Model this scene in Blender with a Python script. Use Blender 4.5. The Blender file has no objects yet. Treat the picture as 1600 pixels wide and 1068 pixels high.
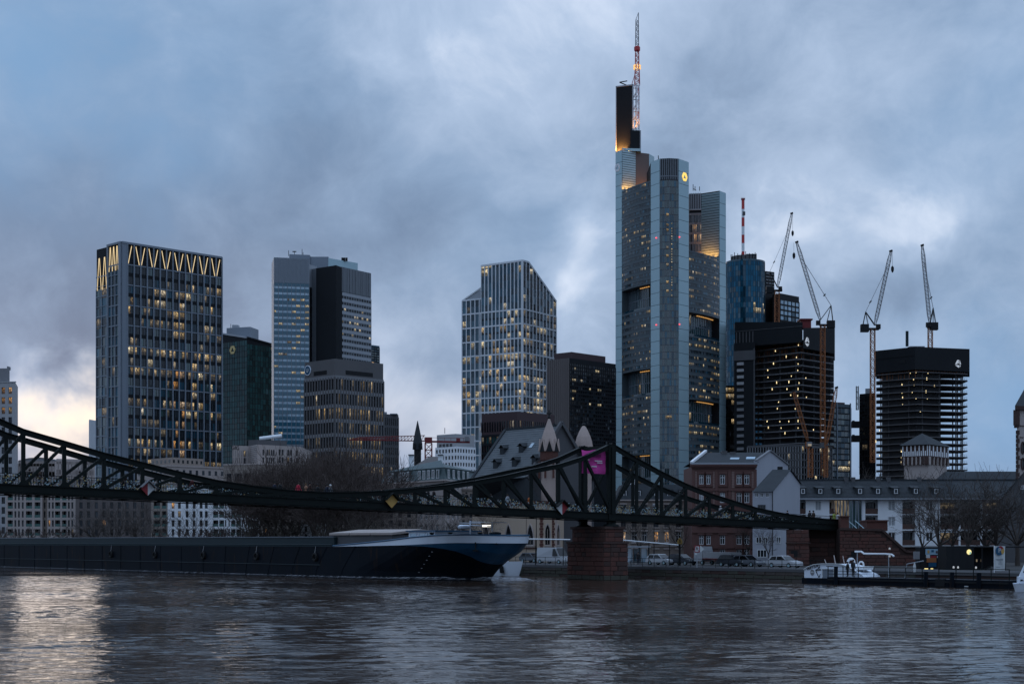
import bpy,math,random
import numpy as np
from mathutils import Vector,Matrix

SC=bpy.context.scene
COL=SC.collection
R=math.radians
FPX,HOR,CAMZ=2400.0,845.0,4.6 # focal length and horizon in photo pixels, eye height in metres

# ------------------------------------------------------------------ camera
cam_d=bpy.data.cameras.new('camera')
cam=bpy.data.objects.new('camera',cam_d)
COL.objects.link(cam)
cam.location=(0,0,CAMZ)
cam.rotation_euler=(R(90),0,0)
cam_d.sensor_width=36.0
cam_d.lens=36.0*FPX/1600.0
cam_d.shift_y=(HOR-534.0)/1600.0
cam_d.clip_start=0.5
cam_d.clip_end=20000
SC.camera=cam

# ------------------------------------------------------------------ exposure
SC.view_settings.view_transform='Standard'
SC.view_settings.look='None'
SC.view_settings.exposure=0.40
SC.view_settings.gamma=1.0
SC.view_settings.use_curve_mapping=False
try:
    SC.cycles.max_bounces=6
    SC.cycles.diffuse_bounces=2
    SC.cycles.glossy_bounces=3
    SC.cycles.transparent_max_bounces=6
    SC.cycles.use_denoising=True
    SC.cycles.sample_clamp_indirect=3.0
except Exception:
    pass

# ------------------------------------------------------------------ sky
SUN_AZ,SUN_EL=-17.5,2.5 # degrees: azimuth from the view axis, elevation
world=bpy.data.worlds.new('World')
SC.world=world
world.use_nodes=True
wt=world.node_tree
wt.nodes.clear()

class NT:
    """small helper for wiring nodes"""
    def __init__(s,tree):s.t=tree
    def n(s,kind,**kw):
        nd=s.t.nodes.new(kind)
        for k,v in kw.items():setattr(nd,k,v)
        return nd
    def put(s,sock,v):
        if hasattr(v,'is_output'):s.t.links.new(v,sock)
        elif v is not None:sock.default_value=v
    def m(s,op,a,b=None,c=None,clamp=False):
        nd=s.n('ShaderNodeMath',operation=op,use_clamp=clamp)
        s.put(nd.inputs[0],a);s.put(nd.inputs[1],b)
        if c is not None:s.put(nd.inputs[2],c)
        return nd.outputs[0]
    def vm(s,op,a,b=None,scale=None):
        nd=s.n('ShaderNodeVectorMath',operation=op)
        s.put(nd.inputs[0],a)
        if b is not None:s.put(nd.inputs[1],b)
        if scale is not None:s.put(nd.inputs['Scale'],scale)
        return nd.outputs[0]
    def sep(s,v):
        nd=s.n('ShaderNodeSeparateXYZ');s.put(nd.inputs[0],v);return nd.outputs
    def comb(s,x,y,z):
        nd=s.n('ShaderNodeCombineXYZ')
        for i,q in enumerate((x,y,z)):s.put(nd.inputs[i],q)
        return nd.outputs[0]
    def noise(s,vec,scale,detail=5,rough=0.5,dist=0.0):
        nd=s.n('ShaderNodeTexNoise')
        s.put(nd.inputs['Vector'],vec)
        nd.inputs['Scale'].default_value=scale
        nd.inputs['Detail'].default_value=detail
        nd.inputs['Roughness'].default_value=rough
        nd.inputs['Distortion'].default_value=dist
        return nd.outputs
    def ramp(s,fac,stops):
        nd=s.n('ShaderNodeValToRGB');s.put(nd.inputs[0],fac)
        el=nd.color_ramp.elements
        while len(el)<len(stops):el.new(0.5)
        for e,(p,c)in zip(el,stops):
            e.position=p
            e.color=(c,c,c,1)if isinstance(c,(int,float))else(*c,1)
        return nd.outputs[0]
    def mix(s,fac,a,b,kind='MIX'):
        nd=s.n('ShaderNodeMix',data_type='RGBA',blend_type=kind)
        s.put(nd.inputs[0],fac)
        for i,q in((6,a),(7,b)):
            if isinstance(q,tuple):q=(*q,1)if len(q)==3 else q
            s.put(nd.inputs[i],q)
        return nd.outputs[2]
    def smooth(s,x,a,b,o0=0.0,o1=1.0):
        nd=s.n('ShaderNodeMapRange',interpolation_type='SMOOTHSTEP')
        s.put(nd.inputs['Value'],x)
        for k,v in(('From Min',a),('From Max',b),('To Min',o0),('To Max',o1)):nd.inputs[k].default_value=v
        return nd.outputs[0]

W=NT(wt)
sky=W.n('ShaderNodeTexSky',sky_type='NISHITA',sun_disc=False)
sky.sun_elevation=R(SUN_EL)
sky.sun_rotation=R(SUN_AZ)
sky.air_density=1.4
sky.dust_density=1.0
sky.ozone_density=2.0
dirv=W.n('ShaderNodeTexCoord').outputs['Generated']
dx,dy,dz=W.sep(dirv)
az=W.m('MULTIPLY',W.m('ARCTAN2',dx,dy),180/math.pi)
el=W.m('MULTIPLY',W.m('ARCSINE',dz),180/math.pi)
# cloud layers: a wide slow one and a finer torn one, both stretched along the horizon
sv=W.comb(dx,dy,W.m('MULTIPLY',dz,1.15))
warp=W.noise(sv,7.0,3,0.5)[1]
wv=W.vm('ADD',sv,W.vm('SCALE',W.vm('SUBTRACT',warp,(0.5,0.5,0.5)),scale=0.075))
big=W.noise(wv,4.6,3,0.5)[0]
fine=W.noise(wv,11.0,8,0.60)[0]
wob=W.m('SUBTRACT',W.noise(wv,9.0,5,0.55)[0],0.5)
azw=W.m('ADD',az,W.m('MULTIPLY',wob,9.0))
elw=W.m('ADD',el,W.m('MULTIPLY',W.m('SUBTRACT',W.noise(W.vm('ADD',wv,(3.1,0.7,1.9)),10.0,5,0.55)[0],0.5),7.0))
def blob(a0,e0,sa,se):
    u=W.m('DIVIDE',W.m('SUBTRACT',azw,a0),sa)
    v=W.m('DIVIDE',W.m('SUBTRACT',elw,e0),se)
    return W.m('EXPONENT',W.m('MULTIPLY',W.m('ADD',W.m('MULTIPLY',u,u),W.m('MULTIPLY',v,v)),-1.0))
def A(px):return math.degrees(math.atan((px-800)/FPX))
def E(px,py):return math.degrees(math.atan((HOR-py)/math.hypot(FPX,px-800)))
def total(terms):
    acc=0.0
    for(px,py,sx,sy,amp)in terms:
        acc=W.m('ADD',acc,W.m('MULTIPLY',blob(A(px),E(px,py),sx/42.0,sy/42.0),amp))
    return acc
# brightness of the cloud deck: thin bright breaks and heavy darker banks
lum=W.m('ADD',0.47,W.m('MULTIPLY',W.m('SUBTRACT',big,0.5),0.55))
lum=W.m('ADD',lum,W.m('MULTIPLY',W.m('SUBTRACT',fine,0.5),0.68))
lum=W.m('ADD',lum,total([(700,40,400,140,0.17),(940,395,80,90,0.32),(1190,385,120,55,0.30),(1440,330,110,50,0.26),
                             (640,630,120,80,0.26),(1480,90,300,180,0.10),(300,420,330,190,-0.14),(420,250,260,110,-0.06),
                             (1250,620,200,90,0.16),(60,640,130,60,0.50),(1560,620,160,110,0.10),(1430,430,130,50,-0.12),
                             (220,590,160,55,-0.10),(1120,150,130,130,-0.03)]))
grey=W.ramp(lum,[(0.0,(0.072,0.102,0.160)),(0.30,(0.128,0.178,0.270)),(0.48,(0.202,0.278,0.402)),(0.68,(0.318,0.402,0.540)),(0.86,(0.52,0.585,0.70)),(1.0,(0.80,0.82,0.87))])
# where the cloud thins in the upper left and lower right the blue shows through
bluef=W.m('MULTIPLY',total([(60,120,420,230,0.75),(1560,640,230,150,0.7),(1560,150,200,200,0.35),(800,330,200,160,0.25)]),W.smooth(fine,0.35,0.65,1.0,0.55),clamp=True)
col=W.mix(bluef,grey,(0.150,0.285,0.475))
# the low gap in the west that the set sun still lights
warmf=W.m('MULTIPLY',total([(78,640,60,36,1.1),(70,688,80,26,0.5),(650,655,130,70,0.16)]),W.smooth(fine,0.30,0.62,0.45,1.0),clamp=True)
col=W.mix(warmf,col,(0.92,0.77,0.60))
# an overcast deck is brighter overhead than at the horizon
lift=W.smooth(el,12.0,75.0,1.0,2.5)
col=W.vm('SCALE',col,scale=lift)
cl_bg=W.n('ShaderNodeBackground');W.put(cl_bg.inputs['Color'],col);cl_bg.inputs['Strength'].default_value=1.12
sk_bg=W.n('ShaderNodeBackground');W.put(sk_bg.inputs['Color'],sky.outputs[0]);sk_bg.inputs['Strength'].default_value=0.05
mx=W.n('ShaderNodeMixShader');mx.inputs[0].default_value=0.93
wt.links.new(sk_bg.outputs[0],mx.inputs[1]);wt.links.new(cl_bg.outputs[0],mx.inputs[2])
wo=W.n('ShaderNodeOutputWorld');wt.links.new(mx.outputs[0],wo.inputs['Surface'])
try:
    world.cycles.sampling_method='MANUAL';world.cycles.sample_map_resolution=512
except Exception:
    pass

# ------------------------------------------------------------------ sun (behind cloud, low in the west)
sd=bpy.data.lights.new('sun','SUN')
sd.energy=0.10
sd.angle=R(20)
sd.color=(1.0,0.80,0.62)
so=bpy.data.objects.new('sun',sd)
COL.objects.link(so)
sdir=Vector((math.sin(R(SUN_AZ))*math.cos(R(SUN_EL)),math.cos(R(SUN_AZ))*math.cos(R(SUN_EL)),math.sin(R(SUN_EL))))
so.rotation_euler=sdir.to_track_quat('Z','Y').to_euler()

# ------------------------------------------------------------------ helpers: places
def X(px,Y):return(px-800.0)/FPX*Y
def Z(py,Y):return CAMZ+(HOR-py)/FPX*Y
def W3(px,py,Y):return Vector((X(px,Y),Y,Z(py,Y)))
def P2(px,Y):return Vector((X(px,Y),Y))
def ray_at(p,d,px):
    """where the plan line p + t d comes under the column px"""
    k=(px-800.0)/FPX
    t=(k*p[1]-p[0])/(d[0]-k*d[1])
    return Vector((p[0]+t*d[0],p[1]+t*d[1]))
GZ=1.40 # street level above the river
BANK0=Vector((4.24,204.5));BANKD=Vector((0.656,-0.755)).normalized() # foot of the quay wall and its run to the right
BANKN=Vector((0.755,0.656)).normalized() # inland

# ------------------------------------------------------------------ helpers: meshes
class MB:
    def __init__(s):s.v=[];s.f=[];s.m=[];s.u=[]
    def face(s,pts,m=0,uv=None):
        k=len(s.v);s.v.extend([tuple(p)for p in pts]);n=len(pts)
        s.f.append(tuple(range(k,k+n)));s.m.append(m)
        s.u.extend(uv if uv else[(0.5,0.5)]*n)
    def hexa(s,c,m=0,skip=()):
        """c: 8 corners, bottom ring then top ring"""
        k=len(s.v);s.v.extend([tuple(p)for p in c])
        for i,q in enumerate(((0,3,2,1),(4,5,6,7),(0,1,5,4),(1,2,6,5),(2,3,7,6),(3,0,4,7))):
            if i in skip:continue
            s.f.append(tuple(k+j for j in q));s.m.append(m);s.u.extend([(0.5,0.5)]*4)
    def box(s,x0,x1,y0,y1,z0,z1,m=0):
        s.hexa([(x0,y0,z0),(x1,y0,z0),(x1,y1,z0),(x0,y1,z0),(x0,y0,z1),(x1,y0,z1),(x1,y1,z1),(x0,y1,z1)],m)
    def prism(s,pts,z0,z1,m=0,mtop=None,bottom=False):
        """pts counter-clockwise plan polygon; z1 a number or one per point"""
        n=len(pts);zt=z1 if isinstance(z1,(list,tuple))else[z1]*n
        for i in range(n):
            a,b=pts[i],pts[(i+1)%n]
            s.face([(a[0],a[1],z0),(b[0],b[1],z0),(b[0],b[1],zt[(i+1)%n]),(a[0],a[1],zt[i])],m)
        s.face([(p[0],p[1],z)for p,z in zip(pts,zt)],m if mtop is None else mtop)
        if bottom:s.face([(p[0],p[1],z0)for p in reversed(pts)],m)
    def beam(s,p,q,w,h=None,m=0,up=(0,0,1)):
        p,q=Vector(p),Vector(q);h=h or w
        d=(q-p).normalized();up=Vector(up)
        if abs(d.dot(up))>0.98:up=Vector((0,1,0))
        r=d.cross(up).normalized()*(w/2);t=r.cross(d).normalized()*(h/2)
        s.hexa([p-r-t,p+r-t,q+r-t,q-r-t,p-r+t,p+r+t,q+r+t,q-r+t],m)
    def tube(s,pts,rads,n=5,m=0,cap=True):
        pts=[Vector(p)for p in pts];k0=len(s.v);ref=Vector((0.31,0.17,0.93))
        for i,p in enumerate(pts):
            d=(pts[min(i+1,len(pts)-1)]-pts[max(i-1,0)])
            d=d.normalized()if d.length>1e-9 else Vector((0,0,1))
            a=d.cross(ref)
            a=a.normalized()if a.length>1e-4 else Vector((1,0,0))
            b=d.cross(a);r=rads[i]if isinstance(rads,(list,tuple))else rads
            for j in range(n):
                t=2*math.pi*j/n
                s.v.append(tuple(p+(a*math.cos(t)+b*math.sin(t))*r))
        for i in range(len(pts)-1):
            for j in range(n):
                s.f.append((k0+i*n+j,k0+(i+1)*n+j,k0+(i+1)*n+(j+1)%n,k0+i*n+(j+1)%n));s.m.append(m);s.u.extend([(0.5,0.5)]*4)
        if cap:
            s.f.append(tuple(k0+j for j in range(n)));s.m.append(m);s.u.extend([(0.5,0.5)]*n)
            e=k0+(len(pts)-1)*n
            s.f.append(tuple(e+n-1-j for j in range(n)));s.m.append(m);s.u.extend([(0.5,0.5)]*n)
    def lathe(s,c,prof,n=12,m=0,a0=0.0):
        """prof: (radius, z) from the bottom up"""
        k0=len(s.v)
        for r,z in prof:
            for j in range(n):
                t=a0+2*math.pi*j/n
                s.v.append((c[0]+r*math.cos(t),c[1]+r*math.sin(t),z))
        for i in range(len(prof)-1):
            for j in range(n):
                s.f.append((k0+i*n+j,k0+i*n+(j+1)%n,k0+(i+1)*n+(j+1)%n,k0+(i+1)*n+j));s.m.append(m);s.u.extend([(0.5,0.5)]*4)
        e=k0+(len(prof)-1)*n
        s.f.append(tuple(e+j for j in range(n)));s.m.append(m);s.u.extend([(0.5,0.5)]*n)
        s.f.append(tuple(k0+n-1-j for j in range(n)));s.m.append(m);s.u.extend([(0.5,0.5)]*n)
    def lattice(s,p,q,w,n,r,up=(0,0,1),w2=None,m=0):
        """four chords laced by diagonals, square section w tapering to w2"""
        p,q=Vector(p),Vector(q);w2=w2 or w
        d=(q-p).normalized();up=Vector(up)
        if abs(d.dot(up))>0.98:up=Vector((0,1,0))
        a=d.cross(up).normalized();b=a.cross(d).normalized()
        def c(i,k):
            ww=(w+(w2-w)*i/n)/2;o=p+(q-p)*(i/n)
            return o+a*(ww if k in(0,1)else-ww)+b*(ww if k in(1,2)else-ww)
        for k in range(4):s.beam(c(0,k),c(n,k),r*2,m=m)
        for i in range(n):
            for k in range(4):
                k2=(k+1)%4
                if i%2:s.beam(c(i,k),c(i+1,k2),r*1.3,m=m)
                else:s.beam(c(i,k2),c(i+1,k),r*1.3,m=m)
                s.beam(c(i,k),c(i,k2),r*1.1,m=m)
    def build(s,name,mats,parent=None,kind=None,smooth=False):
        me=s.mesh(name,mats,parent,smooth)
        return link(name,me,parent,kind)
    def mesh(s,name,mats,parent=None,smooth=False):
        off=wloc(parent)if parent else Vector((0,0,0))
        me=bpy.data.meshes.new(name)
        vs=np.array(s.v,dtype=np.float64).reshape(-1,3)-np.array(off)
        me.from_pydata(vs.tolist(),[],s.f)
        if not isinstance(mats,(list,tuple)):mats=[mats]
        for q in mats:me.materials.append(q)
        if len(mats)>1:me.polygons.foreach_set('material_index',np.array(s.m,dtype=np.int32))
        uvl=me.uv_layers.new(name='UVMap')
        uvl.data.foreach_set('uv',np.array(s.u,dtype=np.float32).ravel())
        if smooth:me.polygons.foreach_set('use_smooth',np.ones(len(s.f),dtype=bool))
        me.update()
        return me
def wloc(o):
    v=Vector((0,0,0))
    while o is not None:v+=o.location;o=o.parent
    return v
def link(name,data,parent=None,kind=None):
    o=bpy.data.objects.new(name,data);COL.objects.link(o)
    if parent is not None:o.parent=parent
    if kind:o['kind']=kind
    return o
def tag(o,label,cat,group=None):
    o['label']=label;o['category']=cat
    if group:o['group']=group
    return o
def thing(name,label,cat,loc=(0,0,0),group=None):
    o=bpy.data.objects.new(name,None);COL.objects.link(o);o.location=loc;o.empty_display_size=0.5
    return tag(o,label,cat,group)
def copy_tree(o,parent=None):
    c=o.copy();COL.objects.link(c)
    if parent is not None:c.parent=parent
    for ch in o.children:copy_tree(ch,c)
    return c
def text(name,body,size,m,parent,mat_world,extrude=0.01,align='CENTER'):
    cu=bpy.data.curves.new(name,'FONT');cu.body=body;cu.size=size;cu.extrude=extrude;cu.align_x=align;cu.align_y='CENTER'
    cu.materials.append(m)
    tmp=bpy.data.objects.new(name,cu);COL.objects.link(tmp)
    me=bpy.data.meshes.new_from_object(tmp.evaluated_get(bpy.context.evaluated_depsgraph_get()));bpy.data.objects.remove(tmp)
    o=link(name,me,parent)
    M=mat_world.copy();M.translation=M.translation-wloc(parent)
    o.matrix_local=M
    return o

class Fr:
    """a wall plane seen from outside: from plan point a (left) to b (right)"""
    def __init__(s,a,b):
        s.a=Vector(a[:2]);s.b=Vector(b[:2]);d=s.b-s.a;s.L=d.length;s.u=d/s.L
        s.n=Vector((s.u.y,-s.u.x));s.ang=math.atan2(s.u.y,s.u.x)
    def p(s,t,z,d=0.0):
        q=s.a+s.u*t+s.n*d
        return Vector((q.x,q.y,z))
    def quad(s,mb,t0,t1,z0,z1,d,m=0,cell=None):
        uv=None
        if cell is not None:
            i,j=cell;e=0.001
            uv=[(i+e,j+e),(i+1-e,j+e),(i+1-e,j+1-e),(i+e,j+1-e)]
        mb.face([s.p(t0,z0,d),s.p(t1,z0,d),s.p(t1,z1,d),s.p(t0,z1,d)],m,uv)
    def box(s,mb,t0,t1,z0,z1,d0,d1,m=0):
        """from depth d0 (inner) to d1 (outer)"""
        mb.hexa([s.p(t0,z0,d1),s.p(t1,z0,d1),s.p(t1,z0,d0),s.p(t0,z0,d0),s.p(t0,z1,d1),s.p(t1,z1,d1),s.p(t1,z1,d0),s.p(t0,z1,d0)],m)
    def matrix(s,t,z,d=0.0):
        q=s.p(t,z,d)
        return Matrix.Translation(q)@Matrix.Rotation(s.ang,4,'Z')@Matrix.Rotation(R(90),4,'X')
    def wall(s,mb,z0,z1,cols,rows,rec=0.22,m=0,mrev=None,openf=None):
        """front skin with real openings: cols and rows are lists of intervals"""
        ts=sorted({0.0,s.L,*[q for c in cols for q in c]});zs=sorted({z0,z1,*[q for c in rows for q in c]})
        ci={c[0]:i for i,c in enumerate(cols)};ri={c[0]:j for j,c in enumerate(rows)}
        mrev=m if mrev is None else mrev
        for a,b in zip(ts,ts[1:]):
            for c,d in zip(zs,zs[1:]):
                if a in ci and c in ri and(openf is None or openf(ci[a],ri[c])):
                    for(p,q)in(((a,c),(a,d)),((b,d),(b,c)),((b,c),(a,c)),((a,d),(b,d))):
                        mb.face([s.p(p[0],p[1]),s.p(q[0],q[1]),s.p(q[0],q[1],-rec),s.p(p[0],p[1],-rec)],mrev)
                else:
                    s.quad(mb,a,b,c,d,0.0,m)
_wm={}
def window(parent,fr,t0,t1,z0,z1,d,frame_m,pane_m,style='cross',fw=0.07,name='window'):
    """a window set at depth d: a frame with its bars, and the pane as its sub-part"""
    w,h=t1-t0,z1-z0
    key=(round(w,3),round(h,3),style,fw,frame_m.name)
    if key not in _wm:
        mb=MB()
        for(a,b,c,e)in((0,fw,0,h),(w-fw,w,0,h),(fw,w-fw,0,fw),(fw,w-fw,h-fw,h)):mb.box(a,b,-0.05,0.03,c,e)
        if style in('cross','bar'):mb.box(w/2-fw*.5,w/2+fw*.5,-0.045,0.028,fw,h-fw)
        if style=='cross':
            mb.box(fw,w/2-fw*.5,-0.043,0.026,h*.66,h*.66+fw);mb.box(w/2+fw*.5,w-fw,-0.043,0.026,h*.66,h*.66+fw)
        if style=='two':
            for q in(w/3,2*w/3):mb.box(q-fw*.4,q+fw*.4,-0.045,0.028,fw,h-fw)
        _wm[key]=mb.mesh('window',frame_m)
    pk=(round(w,3),round(h,3),pane_m.name)
    if pk not in _wm:
        mb=MB();mb.box(0.02,w-0.02,0.0,0.02,0.02,h-0.02)
        mb.u=[(0.0,0.0),(1,0),(1,1),(0,1)]*6
        _wm[pk]=mb.mesh('pane',pane_m)
    o=link(name,_wm[key],parent)
    o.location=fr.p(t0,z0,d)-wloc(parent);o.rotation_euler=(0,0,fr.ang)
    link('pane',_wm[pk],o)
    return o

# ------------------------------------------------------------------ materials
def bsdf_mat(name):
    m=bpy.data.materials.new(name);m.use_nodes=True
    t=NT(m.node_tree);b=m.node_tree.nodes['Principled BSDF']
    return m,t,b
def mat(name,c,rough=0.7,metal=0.0,vary=0.18,scale=0.6,spec=0.4,fine=0.0,bump=0.0,streak=False):
    m,t,b=bsdf_mat(name)
    b.inputs['Roughness'].default_value=rough;b.inputs['Metallic'].default_value=metal
    b.inputs['Specular IOR Level'].default_value=spec
    co=t.n('ShaderNodeTexCoord').outputs['Object']
    if streak:co=t.vm('MULTIPLY',co,(1,1,0.12))
    n1=t.noise(co,scale,6,0.6)[0]
    f=t.m('ADD',1-vary,t.m('MULTIPLY',n1,vary*2))
    if fine:
        n2=t.noise(co,scale*12,4,0.6)[0]
        f=t.m('ADD',f,t.m('MULTIPLY',t.m('SUBTRACT',n2,0.5),fine*2))
    t.put(b.inputs['Base Color'],t.vm('SCALE',c,scale=f))
    if bump:
        bp=t.n('ShaderNodeBump');bp.inputs['Strength'].default_value=bump;bp.inputs['Distance'].default_value=0.03
        t.put(bp.inputs['Height'],t.noise(co,scale*10,5,0.6)[0]);t.put(b.inputs['Normal'],bp.outputs[0])
    return m
def glass(name,c,rough=0.08,spec=0.5,ior=1.55,tilt=0.03,vary=0.5,metal=0.0):
    """dark coated glazing seen from outside: each pane sits a hair out of true and has its own tone behind it"""
    m,t,b=bsdf_mat(name)
    uv=t.n('ShaderNodeUVMap').outputs[0]
    rnd=t.n('ShaderNodeObjectInfo').outputs['Random']
    cell=t.vm('ADD',t.vm('FLOOR',uv),t.comb(t.m('MULTIPLY',rnd,91.7),t.m('MULTIPLY',rnd,37.3),0.0))
    wn=t.n('ShaderNodeTexWhiteNoise',noise_dimensions='3D');t.put(wn.inputs['Vector'],cell)
    b.inputs['Roughness'].default_value=rough;b.inputs['IOR'].default_value=ior;b.inputs['Specular IOR Level'].default_value=spec
    b.inputs['Metallic'].default_value=metal
    f=t.m('ADD',1-vary,t.m('MULTIPLY',wn.outputs[0],vary*2))
    t.put(b.inputs['Base Color'],t.vm('SCALE',c,scale=f))
    nv=t.vm('NORMALIZE',t.vm('ADD',t.n('ShaderNodeNewGeometry').outputs['Normal'],t.vm('SCALE',t.vm('SUBTRACT',wn.outputs[1],(0.5,0.5,0.5)),scale=tilt)))
    t.put(b.inputs['Normal'],nv)
    return m
def lit(name,c,s,gap=0.5):
    """a lit room behind a pane: ceiling lamps above, furniture and dark below, each room its own"""
    m,t,b=bsdf_mat(name)
    uv=t.n('ShaderNodeUVMap').outputs[0]
    rnd=t.n('ShaderNodeObjectInfo').outputs['Random']
    off=t.comb(t.m('MULTIPLY',rnd,91.7),t.m('MULTIPLY',rnd,37.3),0.0)
    wn=t.n('ShaderNodeTexWhiteNoise',noise_dimensions='3D');t.put(wn.inputs['Vector'],t.vm('ADD',t.vm('FLOOR',uv),off))
    lu,lv,_=t.sep(t.vm('FRACTION',uv))
    nz=t.noise(t.vm('ADD',t.vm('MULTIPLY',uv,(2.3,2.0,1)),off),1.6,3,0.6)[0]
    body=t.m('MULTIPLY',t.smooth(lv,0.15,0.8,0.16,1.0),t.smooth(nz,gap-0.10,gap+0.12,0.07,1.0))
    k=t.m('MULTIPLY',body,t.m('ADD',0.35,t.m('MULTIPLY',wn.outputs[0],1.1)))
    b.inputs['Base Color'].default_value=(0.02,0.02,0.02,1);b.inputs['Roughness'].default_value=0.1
    t.put(b.inputs['Emission Color'],t.mix(t.m('MULTIPLY',t.m('POWER',t.m('FRACT',t.m('MULTIPLY',wn.outputs[0],17.3)),2.0),0.8),c,(1.0,0.90,0.72)));t.put(b.inputs['Emission Strength'],t.m('MULTIPLY',k,s))
    m.cycles.emission_sampling='NONE'
    return m
def lamp_mat(name,c,s,sample='NONE'):
    m,t,b=bsdf_mat(name)
    b.inputs['Base Color'].default_value=(0.3,0.3,0.3,1)
    b.inputs['Emission Color'].default_value=(*c,1);b.inputs['Emission Strength'].default_value=s
    m.cycles.emission_sampling=sample
    return m

M={}
M['con']=mat('light_concrete',(0.36,0.36,0.37),0.8,vary=0.12,scale=0.15,streak=True)
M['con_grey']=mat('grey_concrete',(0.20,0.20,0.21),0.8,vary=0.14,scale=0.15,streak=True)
M['wing']=mat('teal_grey_cladding',(0.070,0.092,0.104),0.5,vary=0.14,scale=0.1)
M['wing_trim']=mat('grey_sill_trim',(0.105,0.125,0.14),0.45,metal=0.2,vary=0.06)
M['stone_grey']=mat('brown_grey_stone',(0.115,0.110,0.112),0.8,vary=0.14,scale=0.15,streak=True)
M['mid_metal']=mat('blue_grey_metal',(0.17,0.185,0.205),0.5,metal=0.2,vary=0.1,scale=0.1)
M['con_dark']=mat('dark_concrete',(0.085,0.085,0.09),0.8,vary=0.2,scale=0.2,streak=True)
M['beige']=mat('beige_stone',(0.40,0.34,0.315),0.85,vary=0.12,scale=0.3,fine=0.06)
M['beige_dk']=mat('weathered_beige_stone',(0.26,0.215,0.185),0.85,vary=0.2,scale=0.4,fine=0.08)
M['pink_stone']=mat('pinkish_turret_stone',(0.42,0.325,0.285),0.85,vary=0.2,scale=0.5,fine=0.08)
M['buff']=mat('warm_buff_plaster',(0.46,0.355,0.27),0.88,vary=0.16,scale=0.4,fine=0.05,streak=True)
M['white']=mat('white_render',(0.78,0.79,0.81),0.85,vary=0.10,scale=0.35,fine=0.03,streak=True)
M['white_metal']=mat('white_metal',(0.78,0.80,0.82),0.45,vary=0.05)
M['grey_metal']=mat('grey_metal',(0.32,0.34,0.37),0.45,metal=0.3,vary=0.08,scale=0.1)
M['silver']=mat('silver_cladding',(0.38,0.52,0.56),0.4,metal=0.35,vary=0.10,scale=0.05)
M['fin']=mat('blue_grey_fin',(0.195,0.225,0.265),0.45,metal=0.2,vary=0.06,scale=0.1)
M['fin_white']=mat('pale_fin',(0.66,0.68,0.71),0.45,metal=0.1,vary=0.05,scale=0.1)
M['dark_panel']=mat('dark_panel',(0.013,0.015,0.018),0.6,vary=0.2,scale=0.1,spec=0.15)
M['maroon']=mat('maroon_cladding',(0.055,0.030,0.033),0.6,vary=0.10,scale=0.1)
M['brown_rib']=mat('brown_ribbed_stone',(0.125,0.105,0.10),0.75,vary=0.12,scale=0.1,streak=True)
M['black']=mat('black_metal',(0.012,0.013,0.015),0.55,vary=0.15,spec=0.2)
M['iron']=mat('dark_green_iron_paint',(0.011,0.0145,0.014),0.5,vary=0.35,scale=1.2,fine=0.12,bump=0.2,spec=0.09)
M['slate']=mat('slate_roof',(0.036,0.041,0.046),0.7,vary=0.3,scale=0.7,fine=0.14,bump=0.3,spec=0.15)
M['slate_lt']=mat('pale_slate_roof',(0.095,0.108,0.118),0.6,vary=0.22,scale=0.8,fine=0.12,bump=0.3)
M['teal_roof']=mat('green_copper_roof',(0.055,0.085,0.090),0.6,vary=0.2,scale=0.6,fine=0.06)
M['sandstone']=mat('red_sandstone',(0.105,0.043,0.034),0.9,vary=0.35,scale=0.5,fine=0.12,bump=0.4)
M['sandstone_b']=mat('brown_sandstone',(0.088,0.042,0.034),0.9,vary=0.35,scale=0.6,fine=0.12,bump=0.4)
M['sandstone_c']=mat('dark_sandstone',(0.062,0.036,0.031),0.9,vary=0.35,scale=0.6,fine=0.12,bump=0.4)
M['mortar']=mat('dark_mortar',(0.048,0.028,0.024),0.95,vary=0.2)
M['house_red']=mat('red_house_stone',(0.125,0.062,0.054),0.85,vary=0.18,scale=0.5,fine=0.08)
M['house_panel']=mat('pale_red_rusticated_stone',(0.245,0.158,0.14),0.85,vary=0.15,scale=0.5,fine=0.08)
M['quay']=mat('wet_quay_stone',(0.075,0.062,0.055),0.8,vary=0.45,scale=0.6,fine=0.15,bump=0.5)
M['quay_b']=mat('mossy_quay_stone',(0.060,0.058,0.045),0.8,vary=0.45,scale=0.6,fine=0.15,bump=0.5)
M['asphalt']=mat('asphalt',(0.030,0.030,0.032),0.85,vary=0.2,scale=0.3)
M['bark']=mat('dark_bark',(0.060,0.048,0.042),0.9,vary=0.3,scale=1.5)
M['twig']=mat('brown_twig',(0.072,0.052,0.045),0.9,vary=0.3,scale=0.6)
M['pale_bark']=mat('plane_tree_bark',(0.13,0.115,0.095),0.9,vary=0.5,scale=1.2)
M['rust']=mat('orange_crane_steel',(0.30,0.105,0.035),0.6,vary=0.2)
M['crane_grey']=mat('grey_crane_steel',(0.26,0.26,0.27),0.55,vary=0.15)
M['crane_red']=mat('red_crane_steel',(0.17,0.020,0.022),0.6,vary=0.15)
M['mast_red']=mat('red_mast_paint',(0.50,0.05,0.05),0.5,vary=0.08)
M['gold']=mat('old_gold',(0.55,0.42,0.18),0.5,vary=0.1)
M['white_shaded']=mat('shaded_white_render',(0.36,0.37,0.41),0.85,vary=0.14,scale=0.35,fine=0.04,streak=True)  # white render, darkened so the colour carries the shading of gable and fire wall
M['hull_old']=mat('black_blue_hull',(0.0045,0.007,0.011),0.5,vary=0.3,scale=0.35,fine=0.06,spec=0.05)
M['hull_teal']=mat('dark_teal_coaming',(0.010,0.024,0.030),0.5,vary=0.2,scale=0.3,spec=0.25)
M['hull_blue']=mat('blue_hull_paint',(0.012,0.075,0.150),0.35,vary=0.15,scale=0.3)
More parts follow.
